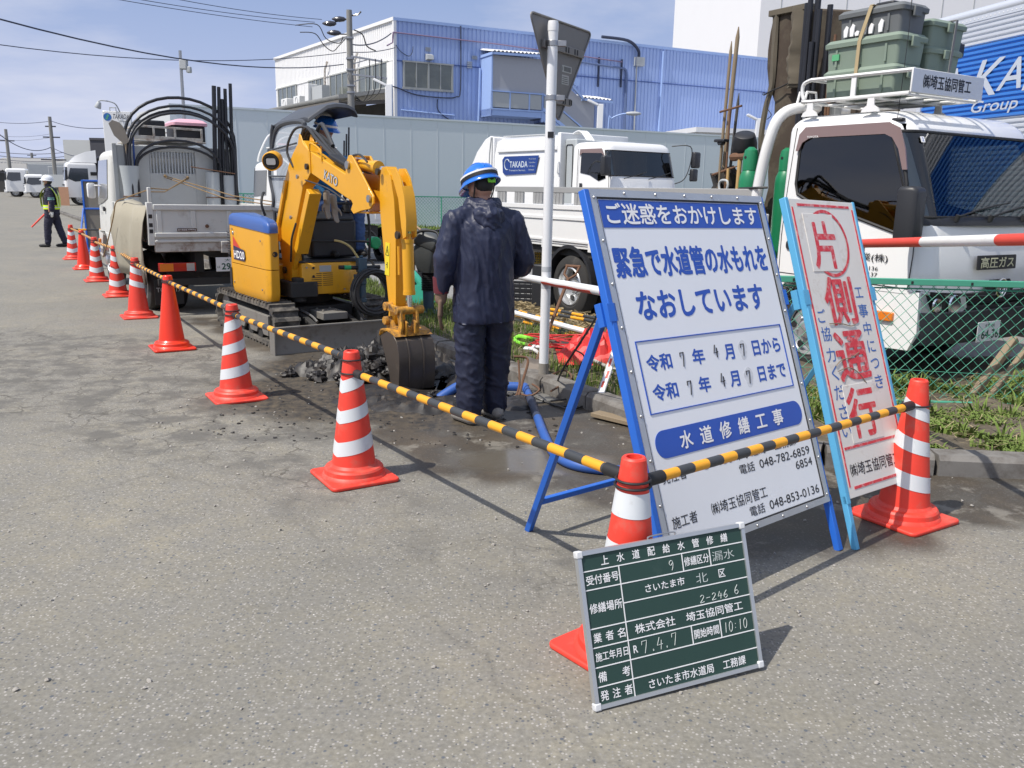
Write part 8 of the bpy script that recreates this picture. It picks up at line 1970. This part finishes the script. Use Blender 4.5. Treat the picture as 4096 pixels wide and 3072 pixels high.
for x, y, Y, lab in ((840, 182, 37, 'white floodlight post before the corner of the blue factory'), (1297, 225, 42.5, 'white floodlight post beside the stair of the blue factory'), (1639, 256, 46, 'white floodlight post just left of the brown canvas cover')):
    p = PX(x, y, Y); o = thing('floodlight_post', lab, 'floodlight post', (p.x, p.y, 0), 0, 'white floodlight posts along the wall'); h_ = p.z
    b = MB(); b.box(-.14, .14, -.14, .14, 0, h_); b.build('post', WHITEC, o, bevel=.02); b = MB(); b.bar((-.1, 0, h_ - .05), (-.62, 0, h_ + .18), .3, .10); b.build('lamp_head', WHITEC, o, bevel=.02)
p = PX(1315, 258, 44); o = thing('street_lamp', 'small curved street lamp before the blue wall above the refuse truck', 'street lamp', (p.x, p.y, 0)); MB().tube(catmull([V(-.0, 0, 0), V(0, 0, p.z - .3), V(.15, 0, p.z + .05), V(.6, 0, p.z + .25), V(1.0, 0, p.z + .3)], 5), .04, 6).build('column', PBLU, o); b = MB(); b.ell((1.2, 0, p.z + .3), .4, .12, .1, 12, 8); b.build('lamp_head', GREYP, o, smooth=60)
p = PX(1480, 300, 52); o = thing('shed', 'white flat roofed shed edge beyond the grey wall at the right', 'building', (p.x, 48, 0), R(14)); b = MB(); b.box(0, 14, 0, 8, 0, p.z + .1); b.build('wall', WHITE, o); b = MB(); b.box(-.4, 14.4, -.4, 8.4, p.z + .1, p.z + .35); b.build('roof', WHITEC, o)
py = thing('name_pylon', 'white name pylon with a globe mark and a lamp behind the dump truck', 'sign', (PX(257, 300, 25).x, 25, 0), R(12))
b = MB(); b.box(-.37, .37, -.08, .08, 0, 3.52); b.build('panel', WHITEC, py, bevel=.01)
b = MB(); b.lathe([(.105, -.086), (.105, -.081)], (-.24, 0, 3.36), 24, ax='y'); o = b.build('globe', mat('globe_blue', (.03, .14, .42), .4, var=.3, scale=9), py)
b = MB(); b.prism([(-.30, 3.30), (-.26, 3.38), (-.23, 3.44), (-.19, 3.40), (-.22, 3.34), (-.25, 3.28)], -.0885, -.0865); b.build('globe_land', mat('globe_green', (.08, .32, .22), .5), o)
tx = MB(Matrix.Translation(V(0, -.081, 0)))
def slant2(tx, t, x0, x1, zc, h, sl=.2):
    vs, fs = glyphs(t, 0); ax = min(v.x for v in vs); bx_ = max(v.x for v in vs); ay = min(v.y for v in vs); by_2 = max(v.y for v in vs)
    tx.add([V(x0 + (v.x - ax) / (bx_ - ax) * (x1 - x0) + sl * ((v.y - ay) / (by_2 - ay) - .5) * h, -.001, zc + ((v.y - ay) / (by_2 - ay) - .5) * h) for v in vs], fs)
slant2(tx, 'TAKADA', -.10, .33, 3.38, .13); slant2(tx, 'Group', .08, .26, 3.25, .07); tx.box(.0, .06, -.0015, 0, 2.90, 2.905); tx.box(.025, .032, -.0015, 0, 2.84, 2.90); tx.build('pylon_lettering', BLK, py, smooth=0, recalc=False)
b = MB(); b.tube(catmull([V(.1, -.1, 3.5), V(.0, -.2, 3.72), V(-.3, -.25, 3.78), V(-.42, -.25, 3.74)], 4), .018, 6); b.tube([V(-.18, 0, 3.5), V(-.18, 0, 3.62), V(-.02, 0, 3.62), V(-.02, 0, 3.5)], .02, 6); b.tube(catmull([V(.0, -.12, 3.6), V(.05, -.15, 3.3), V(.2, -.15, 3.05), V(.3, -.12, 2.9)], 4), .008, 5); b.build('lamp_arm', GREYP, py)
b = MB(Matrix.Translation(V(-.40, -.25, 3.68)) @ Matrix.Rotation(R(20), 4, 'Y')); b.lathe([(.05, .06), (.07, .0), (.09, -.09), (.08, -.12)], (0, 0, 0), 14); b.build('lamp_head', GREYP, py)
bp_ = thing('notice_board', 'brown back of a blue framed notice standing beside the dump truck cab', 'sign', (-9.35, 18.75, 0), R(14))
b = MB(); b.box(.02, .9, -.004, .004, .12, 1.58); b.build('panel', mat('board_back', (.20, .185, .155), .8, var=.1), bp_)
b = MB()
for x in (.0, .90): b.box(x, x + .035, -.03, .01, .0, 1.60)
for z in (1.57, .98, .12): b.box(.035, .90, -.03, .01, z, z + .035)
b.bar((.0, -.02, 1.0), (-.06, -.55, .0), .03, .03); b.bar((.92, -.02, 1.0), (.92, -.55, .0), .03, .03); b.bar((-.05, -.45, .12), (.92, -.45, .12), .03, .03)
b.build('frame', FRB, bp_, bevel=.004)
def at(x, y, Y): return PX(x, y, Y)
def farcab(label, px, Y, hdg, w, h, rx, boxL=0, boxH=0, defl=False, col_=WHITEC, high=False):
    p = PX(px, 400, Y); T = thing('truck', label, 'truck', (p.x, Y, 0), hdg, 'white trucks parked at the far left')
    ff_ = lambda z: 1.15 - .12 * max(0, z - 1.6)
    s_, r_ = simplecab(T, -.9, w / 2, .55, h, ff_, h * .58, h * .88, [(-.35, h * .86), (.75, h * .86), (.95, h * .62), (.5, h * .55), (-.35, h * .58)], m=col_, rt=.2)
    b = MB(); b.box(1.0, 1.28, -w / 2 + .05, w / 2 - .05, .40, .62); b.box(1.1, 1.22, -w / 2 + .3, w / 2 - .3, 1.0, 1.1); b.build('bumper', col_, T, bevel=.05)
    b = MB()
    for i in range(3): b.box(1.14, 1.25, -w / 2 + .35, w / 2 - .35, .9 + i * .22, 1.0 + i * .22)
    b.build('grille', BLKP, T)
    for s__ in (-1, 1):
        b = MB(); b.box(1.24, 1.30, s__ * (w / 2 - .3) - .15, s__ * (w / 2 - .3) + .15, .55, .75); b.build('headlight', CLEARL, T, bevel=.02)
        wheel(T, .25, s__ * w / 2 * .98, s__, r=.5, w=.28);
        b = MB(); b.box(.95, 1.1, s__ * (w / 2 + .12) - .06, s__ * (w / 2 + .12) + .06, h * .6, h * .82); b.build('wing_mirror', BLKP, T, bevel=.02)
        if boxL: wheel(T, -boxL + 1.0, s__ * w / 2 * .98, s__, r=.5, w=.28)
    if boxL: b = MB(); b.box(-boxL - 1, -1.1, -w / 2 - .05, w / 2 + .05, 1.0, boxH); b.build('cargo_box', mat('cargo_grey', (.42, .44, .45), .5, var=.04), T, bevel=.03); b = MB(); b.box(-boxL - .8, .8, -.5, .5, .6, 1.0); b.build('chassis', DARK, T)
    if defl:
        b = MB(); b.loft([[V(x, y, z) for y, z in ((-w / 2 + .1, z0), (-w / 2 + .25, z1), (w / 2 - .25, z1), (w / 2 - .1, z0))] for x, z0, z1 in ((.75, h - .05, h + .02), (.3, h - .02, h + .45), (-.3, h - .02, h + .72), (-.95, h - .02, h + .85))]); b.build('roof_deflector', col_, T, smooth=40)
        b = MB(); b.box(-1.2, -1.0, -1.0, 1.0, 1.0, h + .3); b.box(-1.0, -.5, w / 2, w / 2 + .02, h * .70, h * .78); b.build('side_tank', BLACK, T); b = MB(); b.box(-1.05, -.85, -w / 2 - .05, -w / 2 + .15, h - .6, h - .3); b.build('marker_lamp', ORANGE, T)
    return T
HD = math.atan2(-.62, -.78)
farcab('large white tractor unit with a roof deflector behind the traffic guard', 178, 62, R(-150), 2.45, 2.95, 0, defl=True)
farcab('white lorry with a grey cargo box, second from the left edge', 84, 88, R(-158), 2.4, 2.3, 0, 7, 3.1)
farcab('white lorry cab nearest the left edge of the far yard', 42, 92, R(-158), 2.5, 2.9, 0, 8, 3.4)
farcab('white lorry cab just right of the guard in the far yard', 142, 90, R(-158), 2.4, 2.3, 0, 6, 3.0)
fb_ = thing('depot_building', 'dark and pale depot building behind the tractor unit at the left', 'building', (PX(140, 350, 100).x, 100, 0), R(0))
b = MB(); b.box(0, 3.9, 0, 30, 0, 6.3); b.box(8.3, 26, 0, 30, 0, 6.3); b.build('wall', mat('depot_pale', (.50, .51, .50), .6, var=.04), fb_)
b = MB(); b.box(3.2, 8.4, -.3, 30, 0, 6.5); b.box(3.2, 26, -.4, .3, 6.3, 6.55); b.build('dark_wall', mat('depot_dark', (.055, .055, .065), .6), fb_)
tx = MB(Matrix.Translation(V(0, -.05, 0))); tx.text('TAKADA KAMOTSU Co.,Ltd', 8.8, 13.4, 5.25, .34, off=.05); tx.build('wall_lettering', BLK, fb_, smooth=0, recalc=False)
sh_ = thing('long_shed', 'low long shed with a pale ribbed roof at the far left', 'building', (PX(-60, 380, 130).x, 130, 0), R(3))
b = MB(); b.box(0, 26, 0, 12, 0, 3.2); b.build('wall', mat('shed_dark', (.05, .048, .045), .8, var=.3), sh_); b = MB();
for i in range(52): b.add([V(i * .5, -.5, 3.1), V(i * .5 + .25, -.5, 3.25), V(i * .5 + .25, 9, 5.3), V(i * .5, 9, 5.2)], [(0, 1, 2, 3)]); b.add([V(i * .5 + .25, -.5, 3.25), V(i * .5 + .5, -.5, 3.1), V(i * .5 + .5, 9, 5.2), V(i * .5 + .25, 9, 5.3)], [(0, 1, 2, 3)])
b.build('roof', mat('shed_roof', (.36, .35, .33), .7, var=.12), sh_, smooth=0)
gh = thing('warehouse', 'grey flat roofed warehouse beyond the parked lorries', 'building', (PX(60, 380, 115).x, 115, 0), R(2)); b = MB(); b.box(0, 20, 0, 20, 0, 3.9); b.build('wall', mat('warehouse_grey', (.33, .34, .34), .7, var=.06), gh); b = MB(); b.box(-.3, 20.3, -.4, 20, 3.9, 4.1); b.build('roof', GREYP, gh)
def fpole(label, xt, yt, Y, arms, r=.16):
    p = PX(xt, yt, Y); o = thing('utility_pole', label, 'utility pole', (p.x, Y, 0), 0, 'utility poles at the far left'); MB().cyl((0, 0, 0), (0, 0, p.z), r * 1.3, r, n=8).build('pole', CP, o)
    b = MB()
    for dz, w_ in arms: b.box(-w_ / 2, w_ / 2, -.06, .06, p.z - dz - .06, p.z - dz + .06)
    b.build('crossarm', INS, o); return p
f1 = fpole('utility pole at the far left edge with two crossarms', 12, 279, 95, ((1.2, 1.6), (4.5, 2.2)))
f2 = fpole('tallest distant utility pole, carrying a transformer platform', 107, 252, 85, ((.9, 1.0), (1.9, 1.6), (4.0, 2.4), (6.0, 1.4)))
b = MB(); b.box(-1.1, 1.1, -.4, .4, f2.z - 6.6, f2.z - 5.4); b.build('transformer', GREYP, bpy.data.objects['utility_pole.002'])
fpole('short dark utility pole between the two tall distant ones', 68, 330, 140, ((.4, 1.4), (1.2, 1.6), (2.2, 1.3)), .2); fpole('low dark utility pole left of the transformer pole', 84, 345, 140, ((.4, 1.4), (1.0, 1.4)), .2)
wire('upper distant wire over the far yard', (PX(-20, 262, 90), PX(107, 262, 85)), .025, .2); wire('distant wire from the transformer pole down to the right', (PX(107, 260, 85), PX(235, 276, 70)), .03, .3)
wire('steep distant cable between the left pole and the transformer pole', (PX(-10, 283, 70), PX(110, 318, 85)), .035, .8); wire('cable from the transformer pole past the depot', (PX(115, 320, 85), PX(235, 335, 75)), .03, .5)
for i, y in enumerate((326, 334, 341, 348)): wire('%s of the low distant wires above the long shed' % ('topmost', 'second', 'third', 'lowest')[i], (PX(-20, y, 135), PX(150, y + 2 + i, 135)), .05, .4)
wire('faint distant wire at mid height between the far poles', (PX(-10, 292, 120), PX(110, 289, 120)), .02, .3); wire('faint distant wire below the mid height one', (PX(-10, 300, 120), PX(110, 297, 120)), .02, .3)
bx_ = thing('cardboard_box', 'orange brown panel standing behind the back of the traffic guard', 'board', PX(138, 418, 60).xy.to_3d(), R(20)); b = MB(); b.box(-.3, .3, -.03, .03, .0, 1.25); b.build('panel', mat('orange_panel', (.60, .33, .20), .7), bx_)
# ================================================================= SMALL THINGS BY THE HOLE
HBL = mat('blue_hose', (.03, .10, .36), .5, var=.12, dirt=(.14, .14, .15), damt=.35, dscale=10)
o = thing('water_hose', 'muddy blue hose lying from the kerb to the large notice', 'hose', (.2, 5.2, 0))
HP_ = catmull([V(.10, 6.48, .05), V(.14, 6.1, .035), V(.18, 5.6, .03), V(.215, 5.15, .03), V(.26, 4.80, .03), V(.36, 4.60, .03), V(.55, 4.52, .03), V(.85, 4.50, .03), V(1.15, 4.55, .03)], 7)
b = MB(); b.tube(HP_, .030, 12, ms=[1 if 6 <= i <= 13 else 0 for i in range(len(HP_))]); b.build('hose', [HBL, mat('dark_band', (.035, .045, .08), .6)], o, world=True)
b = MB(); b.lathe([(.034, 0), (.034, .05)], (.10, 6.47, .02), 14); b.build('coupling', STEEL, o, world=True)
o = thing('water_hose', 'short end of blue hose sticking out beside the hole', 'hose', (-.42, 6.45, 0)); b = MB(); b.tube(catmull([V(-.62, 6.35, -.08), V(-.50, 6.42, .0), V(-.38, 6.48, .05), V(-.2, 6.5, .04), V(.05, 6.5, .04)], 5), .038, 12); b.build('hose', HBL, o, world=True)
def lying(name, label, a, c_, r, mats, band=.18, group=None, cat='barrier bar', ph=0):
    o = thing(name, label, cat, a, 0, group); n = int((c_ - a).length / band); P = [a.lerp(c_, i / n) for i in range(n + 1)]; MB().tube(P, r, 10, ms=[(i + ph) % len(mats) for i in range(n)]).build('bar', mats, o, world=True); return o
for i, (x0, y0, x1, y1) in enumerate(((1105, 668, 1262, 712), (1108, 678, 1275, 722), (1112, 690, 1290, 738), (1180, 676, 1330, 702), (1170, 700, 1312, 745), (1190, 668, 1340, 698))):
    a, c_ = GX(x0, y0, .12 + .03 * (i % 2)), GX(x1, y1, .12 + .03 * (i % 2)); c_ = a + (c_ - a).normalized() * 2.3
    lying('cone_bar', ('farthest', 'second', 'third', 'fourth', 'fifth', 'rearmost right')[i] + ' striped bar of those lying on the verge', a, c_, .018, [BARK, BARY], .20, 'striped bars lying on the verge', ph=i)
a, c_ = GX(1106, 674, .2), GX(1332, 734, .2); lying('plastic_pipe', 'long white pipe lying over the striped bars on the verge', a, a + (c_ - a) * 1.25, .027, [PW], 1.2, cat='pipe')
RW = mat('pipe_red', (.62, .06, .035), .5, var=.12, dirt=(.5, .2, .15), damt=.2); WW = mat('pipe_white', (.66, .66, .64), .6, var=.1, dirt=(.42, .41, .38), damt=.35, dscale=10)
a, c_ = PX(1112, 595, 7.5), PX(1309, 631, 5.35); d = (c_ - a).normalized()
o = thing('barrier_pipe', 'white and red pipe held up between the worker and the large notice', 'pipe', a); P = [a, a.lerp(c_, .42), a.lerp(c_, .60), c_ - d * .05, c_]
MB().tube([a, a.lerp(c_, .45), c_], .029, 14, ms=[0, 0]).build('pipe', [PW], o, world=True)
b = MB();
up_ = V(0, 0, 1) - d * d.z; up_.normalize(); sd_ = d.cross(up_)
for i in range(14):
    t0, t1 = .40 + i * .036, .40 + (i + 1) * .036; A_ = [a.lerp(c_, t0) + (sd_ * math.cos(q) + up_ * math.sin(q)) * .0302 for q in [R(-170 + 16 * k_ + 4 * math.sin(i)) for k_ in range(11)]]; B_ = [a.lerp(c_, t1) + (sd_ * math.cos(q) + up_ * math.sin(q)) * .0302 for q in [R(-170 + 16 * k_ + 4 * math.sin(i + 1)) for k_ in range(11)]]
    b.loft([A_, B_], cap=False, closed=False)
b.build('red_patch', RW, o, world=True)
b = MB(); b.cyl(c_ - d * .03, c_ + d * .035, .036, n=14); b.build('red_cap', RW, o, world=True)
a, c_ = PX(1862, 526, 5.0), PX(2300, 515, 3.15)
o = thing('barrier_pipe', 'red and white banded pipe crossing the front of the flatbed truck cab', 'pipe', a); n = 5; cuts = [0, .40, .685, .99, 1.0]
MB().tube([a.lerp(c_, t) for t in (0, .41, .77, 1.0)], .0245, 16, ms=[1, 0, 1]).build('pipe', [WW, RW], o, world=True)
b = MB(); b.cyl((a.x, a.y, 0), (a.x, a.y, a.z), .02, n=10); b.build('prop', GREYP, o, world=True)
o = thing('shovel', 'square shovel with a worn wooden D handle leaning beside the white pole', 'shovel', (.15, 6.75, 0))
g0, g1 = V(.20, 6.92, .16), V(.47, 7.4, .80); d = (g1 - g0).normalized(); s_ = d.cross(V(0, 0, 1)).normalized()
b = MB(); b.tube([g0, g1], .015, 8); b.tube([g1, g1 + d * .05 + s_ * .055, g1 + d * .14 + s_ * .06], .011, 7); b.tube([g1, g1 + d * .05 - s_ * .055, g1 + d * .14 - s_ * .06], .011, 7); b.tube([g1 + d * .14 + s_ * .07, g1 + d * .14 - s_ * .07], .013, 7); b.build('handle', RUST, o, world=True)
b = MB(); c0 = V(.13, 6.72, .04); rows = []
for i in range(5):
    t = i / 4; cc = c0.lerp(g0 + V(0, 0, .02), t); rows.append([cc + s_ * (.11 * (1 - .1 * t)) * k_ + V(0, 0, .02 * abs(k_)) for k_ in (-1, -.5, 0, .5, 1)])
b.loft(rows, cap=False, closed=False); ob = b.build('blade', mat('worn_blade', (.20, .17, .14), .5, .5, var=.2, dirt=(.3, .28, .25), damt=.4), o, world=True, smooth=60); sd = ob.modifiers.new('t', 'SOLIDIFY'); sd.thickness = .004
o = thing('shovel', 'shovel with a pale grey shaft lying on the verge soil', 'shovel', GX(1190, 745)); a, c_ = GX(1215, 747, .13), GX(1318, 795, .15); d = (c_ - a).normalized(); s_ = d.cross(V(0, 0, 1)).normalized()
b = MB(); b.tube([a, c_], .015, 8); b.tube(catmull([c_, c_ + d * .08 + s_ * .04, c_ + d * .18 + s_ * .06], 3), .011, 6); b.tube(catmull([c_, c_ + d * .08 - s_ * .04, c_ + d * .18 - s_ * .05], 3), .011, 6); b.build('handle', mat('pale_shaft', (.38, .36, .32), .7, var=.15), o, world=True)
b = MB(); b.loft([[a + s_ * .09 * k_ - d * t + V(0, 0, .02 - .03 * (1 - abs(k_)) + .01) for k_ in (-1, 0, 1)] for t in (-.02, .1, .26)], cap=False, closed=False); b.build('blade', mat('dark_blade', (.05, .042, .035), .6, .3), o, world=True)
o = thing('measuring_staff', 'white measuring staff with red marks leaning on the kerb', 'measuring staff', (.61, 5.94, 0)); a, c_ = V(.60, 5.93, .0), V(.80, 6.27, .50); d = (c_ - a).normalized(); s_ = V(.83, -.5, 0).normalized(); up_ = s_.cross(d).normalized()
b = MB(); b.bar(a, c_, .05, .016, up=up_); b.build('staff', WHT, o, world=True)
if up_.y > 0: up_ = -up_
b = MB();
for t0, t1, x_ in ((.30, .38, -.004), (.42, .52, .006), (.57, .68, -.004), (.72, .80, .006), (.86, .95, 0)): b.bar(a + d * .64 * t0 + up_ * .0085 + s_ * x_, a + d * .64 * t1 + up_ * .0085 + s_ * x_, .018, .001, up=up_)
b.build('red_marks', RW, o, world=True)
b = MB();
for i in range(60): b.bar(a + d * (.02 + i * .0102) + up_ * .0085 + s_ * .021, a + d * (.024 + i * .0102) + up_ * .0085 + s_ * .021, .006, .001, up=up_); b.bar(a + d * (.02 + i * .0102) + up_ * .0085 - s_ * .021, a + d * (.024 + i * .0102) + up_ * .0085 - s_ * .021, .006, .001, up=up_)
b.build('scale_marks', BLK, o, world=True)
o = thing('cord', 'tangle of red cord lying on the verge', 'cord', GX(1240, 742)); b = MB(); c0 = GX(1245, 742, .13)
P = [c0 + V(.42 * math.sin(i * 1.1) + .1 * math.sin(i * 3.1), .30 * math.cos(i * .83) + .06 * math.cos(i * 2.7), .012 * (i % 5)) for i in range(46)]; b.tube(catmull(P, 5), .006, 5); b.build('cord', mat('red_cord', (.55, .03, .03), .6, var=.15), o, world=True)
o = thing('crumpled_sheet', 'crumpled red sheeting piled behind the blue leg of the large notice', 'sheeting', GX(1320, 765)); b = MB(); c0 = GX(1318, 772, .1); rows = []
for i in range(28):
    rows.append([c0 + V((i / 27 - .5) * .95, (j / 27 - .5) * .75, .0) + V(0, 0, .30 * max(0, 1 - math.hypot((i / 27 - .5) * 2, (j / 27 - .5) * 2)) ** .5 * (.55 + .8 * abs(noise.noise(V(i * .33, j * .33, 2))) + .4 * abs(noise.noise(V(i * .8, j * .8, 6))))) for j in range(28)])
b.loft(rows, cap=False, closed=False); b.build('sheet', mat('red_sheet', (.58, .03, .025), .5, var=.15), o, world=True, smooth=15)
o = thing('pipe_cutter', 'lime green pipe cutter lying on the verge by the white pole', 'tool', GX(1125, 735)); a = GX(1112, 733, .13); b = MB(); b.tube(catmull([a, GX(1122, 727, .16), GX(1138, 730, .16), GX(1150, 733, .14)], 4), .022, 8); b.tube(catmull([a + V(0, -.05, 0), GX(1122, 741, .13), GX(1136, 744, .12)], 4), .018, 8); b.build('handles', mat('lime_plastic', (.25, .75, .05)), o, world=True)
b = MB(); b.tube([GX(1150, 733, .14), GX(1160, 735, .13)], .024, 8); b.tube([GX(1136, 744, .12), GX(1144, 747, .12)], .02, 8); b.build('grips', mat('grip_olive', (.16, .17, .08), .7), o, world=True)
o = thing('work_gloves', 'pair of pale work gloves dropped beside the lime green cutter', 'gloves', GX(1140, 752));
for k_, q in enumerate(((1131, 752), (1149, 748))): g = Blob(); hand(g, GX(*q, .135), (.9, -.2, 0), (0, 0, -1), (0, 1, .1), .3); g.finish('glove', mat('white_glove', (.72, .72, .70)), o, .008, 2, world=False)
for ch in list(o.children): ch.matrix_parent_inverse = MW[o.name].inverted()
o = thing('extension_cable', 'black cable looped down from the large notice to the kerb', 'cable', (.55, 6.2, 0)); b = MB()
b.tube(catmull([PX(1309, 640, 5.3), PX(1285, 690, 5.5), PX(1250, 745, 5.8), PX(1215, 800, 6.1), GX(1205, 830, .08), GX(1225, 850, .06), GX(1240, 870, .02), GX(1210, 878, .01), GX(1180, 868, .01), GX(1150, 855, .04)], 6), .008, 6)
b.tube(catmull([PX(1240, 755, 5.9), PX(1262, 770, 5.9), PX(1250, 800, 6.0), GX(1255, 835, .1)], 5), .006, 6); b.tube(catmull([GX(1195, 872, .012), GX(1230, 884, .012), GX(1262, 874, .012), GX(1235, 862, .02), GX(1190, 866, .02)], 6), .007, 6)
b.build('cable', HOSE, o, world=True)
o = thing('iron_hook', 'rusty iron bow shackle hanging by the worker at the kerb', 'hook', GX(1135, 850)); b = MB(); b.tube(catmull([PX(1110, 770, 6.4), PX(1140, 776, 6.4), PX(1130, 820, 6.3), PX(1122, 850, 6.2), PX(1110, 880, 6.1)], 5), .010, 6); b.tube(catmull([PX(1120, 778, 6.4), PX(1122, 830, 6.3), PX(1112, 862, 6.2)], 5), .008, 6); b.tube(catmull([GX(1120, 850, .05), GX(1145, 855, .06), GX(1165, 842, .1), GX(1150, 830, .1)], 5), .008, 6); b.tube(catmull([GX(1190, 845, .08), GX(1215, 830, .1), GX(1235, 815, .12), GX(1220, 800, .12), GX(1195, 808, .12)], 5), .008, 6); b.build('hook', RUST, o, world=True)
o = thing('wooden_plank', 'old wooden plank lying along the broken kerb by the measuring staff', 'plank', GX(1330, 905)); b = MB(); b.bar(GX(1285, 893, .03), GX(1440, 930, .03), .10, .03); b.build('plank', WOOD, o, world=True, bevel=.004)
b = MB()
for x_, y_, r_ in ((1300, 862, .06), (1372, 905, .05), (1350, 880, .07), (1262, 850, .05), (1400, 905, .05)): p = GX(x_, y_, .03); lump(b, p, r_, .6)
tag(b.build('rubble', CONC, smooth=30), 'broken concrete lumps at the kerb below the measuring staff', 'rubble', kind='stuff')
o = thing('wooden_stake', 'pair of nailed wooden stakes leaning by the mesh fence under the truck bumper', 'post', GX(2150, 860)); b = MB(); b.bar(V(3.50, 6.3, .08), V(3.88, 6.5, .50), .055, .055); b.bar(V(3.62, 6.28, .08), V(3.98, 6.45, .48), .04, .04); b.build('post', WOOD, o, world=True, bevel=.008)
RK_ = V(-1.02, 10.15, 0)
o = thing('tamping_rammer', 'black tamping rammer with a tube handle standing left of the worker', 'rammer', RK_, R(-28))
RB = mat('rammer_grey', (.05, .055, .055), .5, var=.2, dirt=(.11, .10, .09), damt=.35)
b = MB(); b.prism([(-.16, .0), (.20, .0), (.20, .06), (.05, .12), (-.12, .12), (-.17, .05)], -.13, .13); b.build('foot_plate', BG, o, bevel=.01)
b = MB()
for i in range(11): b.lathe([(.075, .36 + i * .021), (.09, .37 + i * .021), (.075, .38 + i * .021)], (0, 0, 0), 18)
b.build('bellows', BLACK, o, smooth=40)
b = MB(); b.cyl((0, 0, .10), (0, 0, .37), .062, .07, n=16); b.build('leg_tube', BG, o)
b = MB(); b.loft([[V(x, y, z) for x, y in rrect(-a_, a_, -c_, c_, .04)] for z, a_, c_ in ((.58, .10, .10), (.66, .12, .12), (.82, .14, .13), (.90, .13, .12))]); b.box(-.22, -.10, -.09, .09, .66, .86); b.build('crankcase', RB, o, smooth=40)
b = MB(Matrix.Translation(V(.02, .0, .96)) @ Matrix.Rotation(R(18), 4, 'Y')); b.loft([[V(x, y, z) for x, y in rrect(-a_, a_, -c_, c_, .05)] for z, a_, c_ in ((-.09, .17, .12), (-.07, .185, .135), (.05, .185, .135), (.09, .14, .10))]); b.build('tank', mat('tank_grey', (.07, .075, .075), .5, var=.15, dirt=(.12, .12, .11), damt=.3), o, smooth=50)
b = MB(); hh = catmull([V(-.20, .19, .55), V(-.30, .19, .72), V(-.22, .19, .92), V(.0, .19, 1.06), V(.24, .19, 1.06), V(.32, .19, .92), V(.32, -.19, .92), V(.24, -.19, 1.06), V(.0, -.19, 1.06), V(-.22, -.19, .92), V(-.30, -.19, .72), V(-.20, -.19, .55)], 5); b.tube(hh, .016, 8); b.tube([V(-.24, .19, .86), V(-.24, -.19, .86)], .013, 7); b.tube([V(.0, .19, 1.06), V(.0, -.19, 1.06)], .012, 7); b.build('handle', BLACK, o, smooth=60)
b = MB(); b.box(-.235, -.215, -.02, .06, .74, .82); b.build('red_label', REDL, o)
rp = thing('rope', 'pale rope tied to the handle of the tamping rammer', 'rope', RK_, R(-28)); MB().tube(catmull([V(.02, -.19, 1.08), V(-.06, -.20, 1.12), V(-.14, -.21, 1.06), V(-.22, -.22, .92), V(-.28, -.22, .76)], 5), .014, 6).build('rope', mat('pale_rope', (.42, .30, .20), .9, var=.3), rp)
o = thing('plate_compactor', 'turquoise plate compactor behind the excavator arm', 'compactor', (-1.30, 11.3, 0), R(-20))
TQ = mat('turquoise_paint', (.05, .42, .30), .45, var=.08, dirt=(.1, .2, .16), damt=.3, coat=.2)
b = MB(); b.prism([(-.34, .08), (-.28, .0), (.28, .0), (.36, .10), (.36, .13), (.26, .05), (-.26, .05), (-.34, .11)], -.20, .20); b.build('base_plate', TQ, o, bevel=.01)
b = MB(); b.lathe([(.09, -.16), (.11, -.14), (.11, .14), (.09, .16)], (.06, 0, .17), 20, ax='y'); b.box(-.2, .12, -.15, .15, .05, .12); b.build('exciter', TQ, o, smooth=40, bevel=.01)
b = MB(); b.tube(catmull([V(.12, -.19, .18), V(.18, -.19, .30), V(.06, -.19, .46), V(-.05, -.19, .50)], 5), .05, 8); b.lathe([(.13, -.24), (.13, -.17)], (.13, 0, .2), 20, ax='y'); b.build('belt_guard', TQ, o, smooth=50)
b = MB(); b.box(-.25, .05, -.13, .13, .22, .48); b.lathe([(.08, 0), (.08, .12)], (-.1, 0, .48), 16); b.build('engine', BLKP, o, bevel=.02)
b = MB(); b.tube(catmull([V(-.3, .17, .12), V(-.5, .19, .5), V(-.72, .2, .92), V(-.80, .1, .96), V(-.80, -.1, .96), V(-.72, -.2, .92), V(-.5, -.19, .5), V(-.3, -.17, .12)], 6), .017, 8); b.build('handle', BLACK, o, smooth=60)
o = thing('plastic_crate', 'black slatted crate on the gravel behind the worker', 'crate', (.16, 11.6, 0), R(-10)); b = MB()
for z in (.02, .09, .16, .23, .29):
    for s_ in (-1, 1): b.box(-.28, .28, s_ * .19 - .008, s_ * .19 + .008, z, z + .035); b.box(s_ * .28 - .008, s_ * .28 + .008, -.19, .19, z, z + .035)
for x in [-.28 + i * .08 for i in range(8)]:
    for s_ in (-1, 1): b.box(x - .006, x + .006, s_ * .19 - .006, s_ * .19 + .006, .02, .32)
b.box(-.28, .28, -.19, .19, .01, .03); b.build('crate', BLKP, o)
o = thing('plastic_basket', 'yellow perforated basket under the truck bed', 'basket', (.25, 11.9, 0), R(-32)); YB = mat('basket_yellow', (.62, .40, .04), .6, var=.1); b = MB()
for i in range(9): b.box(-.22, .22, -.012, .0, .50 + i * .034, .512 + i * .034)
for i in range(13): b.box(-.22 + i * .0365, -.208 + i * .0365, -.014, -.002, .50, .80)
b.box(-.24, .24, -.02, .3, .79, .82); b.box(-.24, .24, -.02, .3, .49, .505); b.build('basket', YB, o)
o = thing('tool_chest', 'dark chest standing on the gravel before the rear wheel of the flatbed truck', 'chest', (.38, 11.1, 0), R(-32)); b = MB(); b.box(-.12, .12, -.1, .3, 0, .62); b.build('chest', BLKP, o, bevel=.02)
Blob.bake()
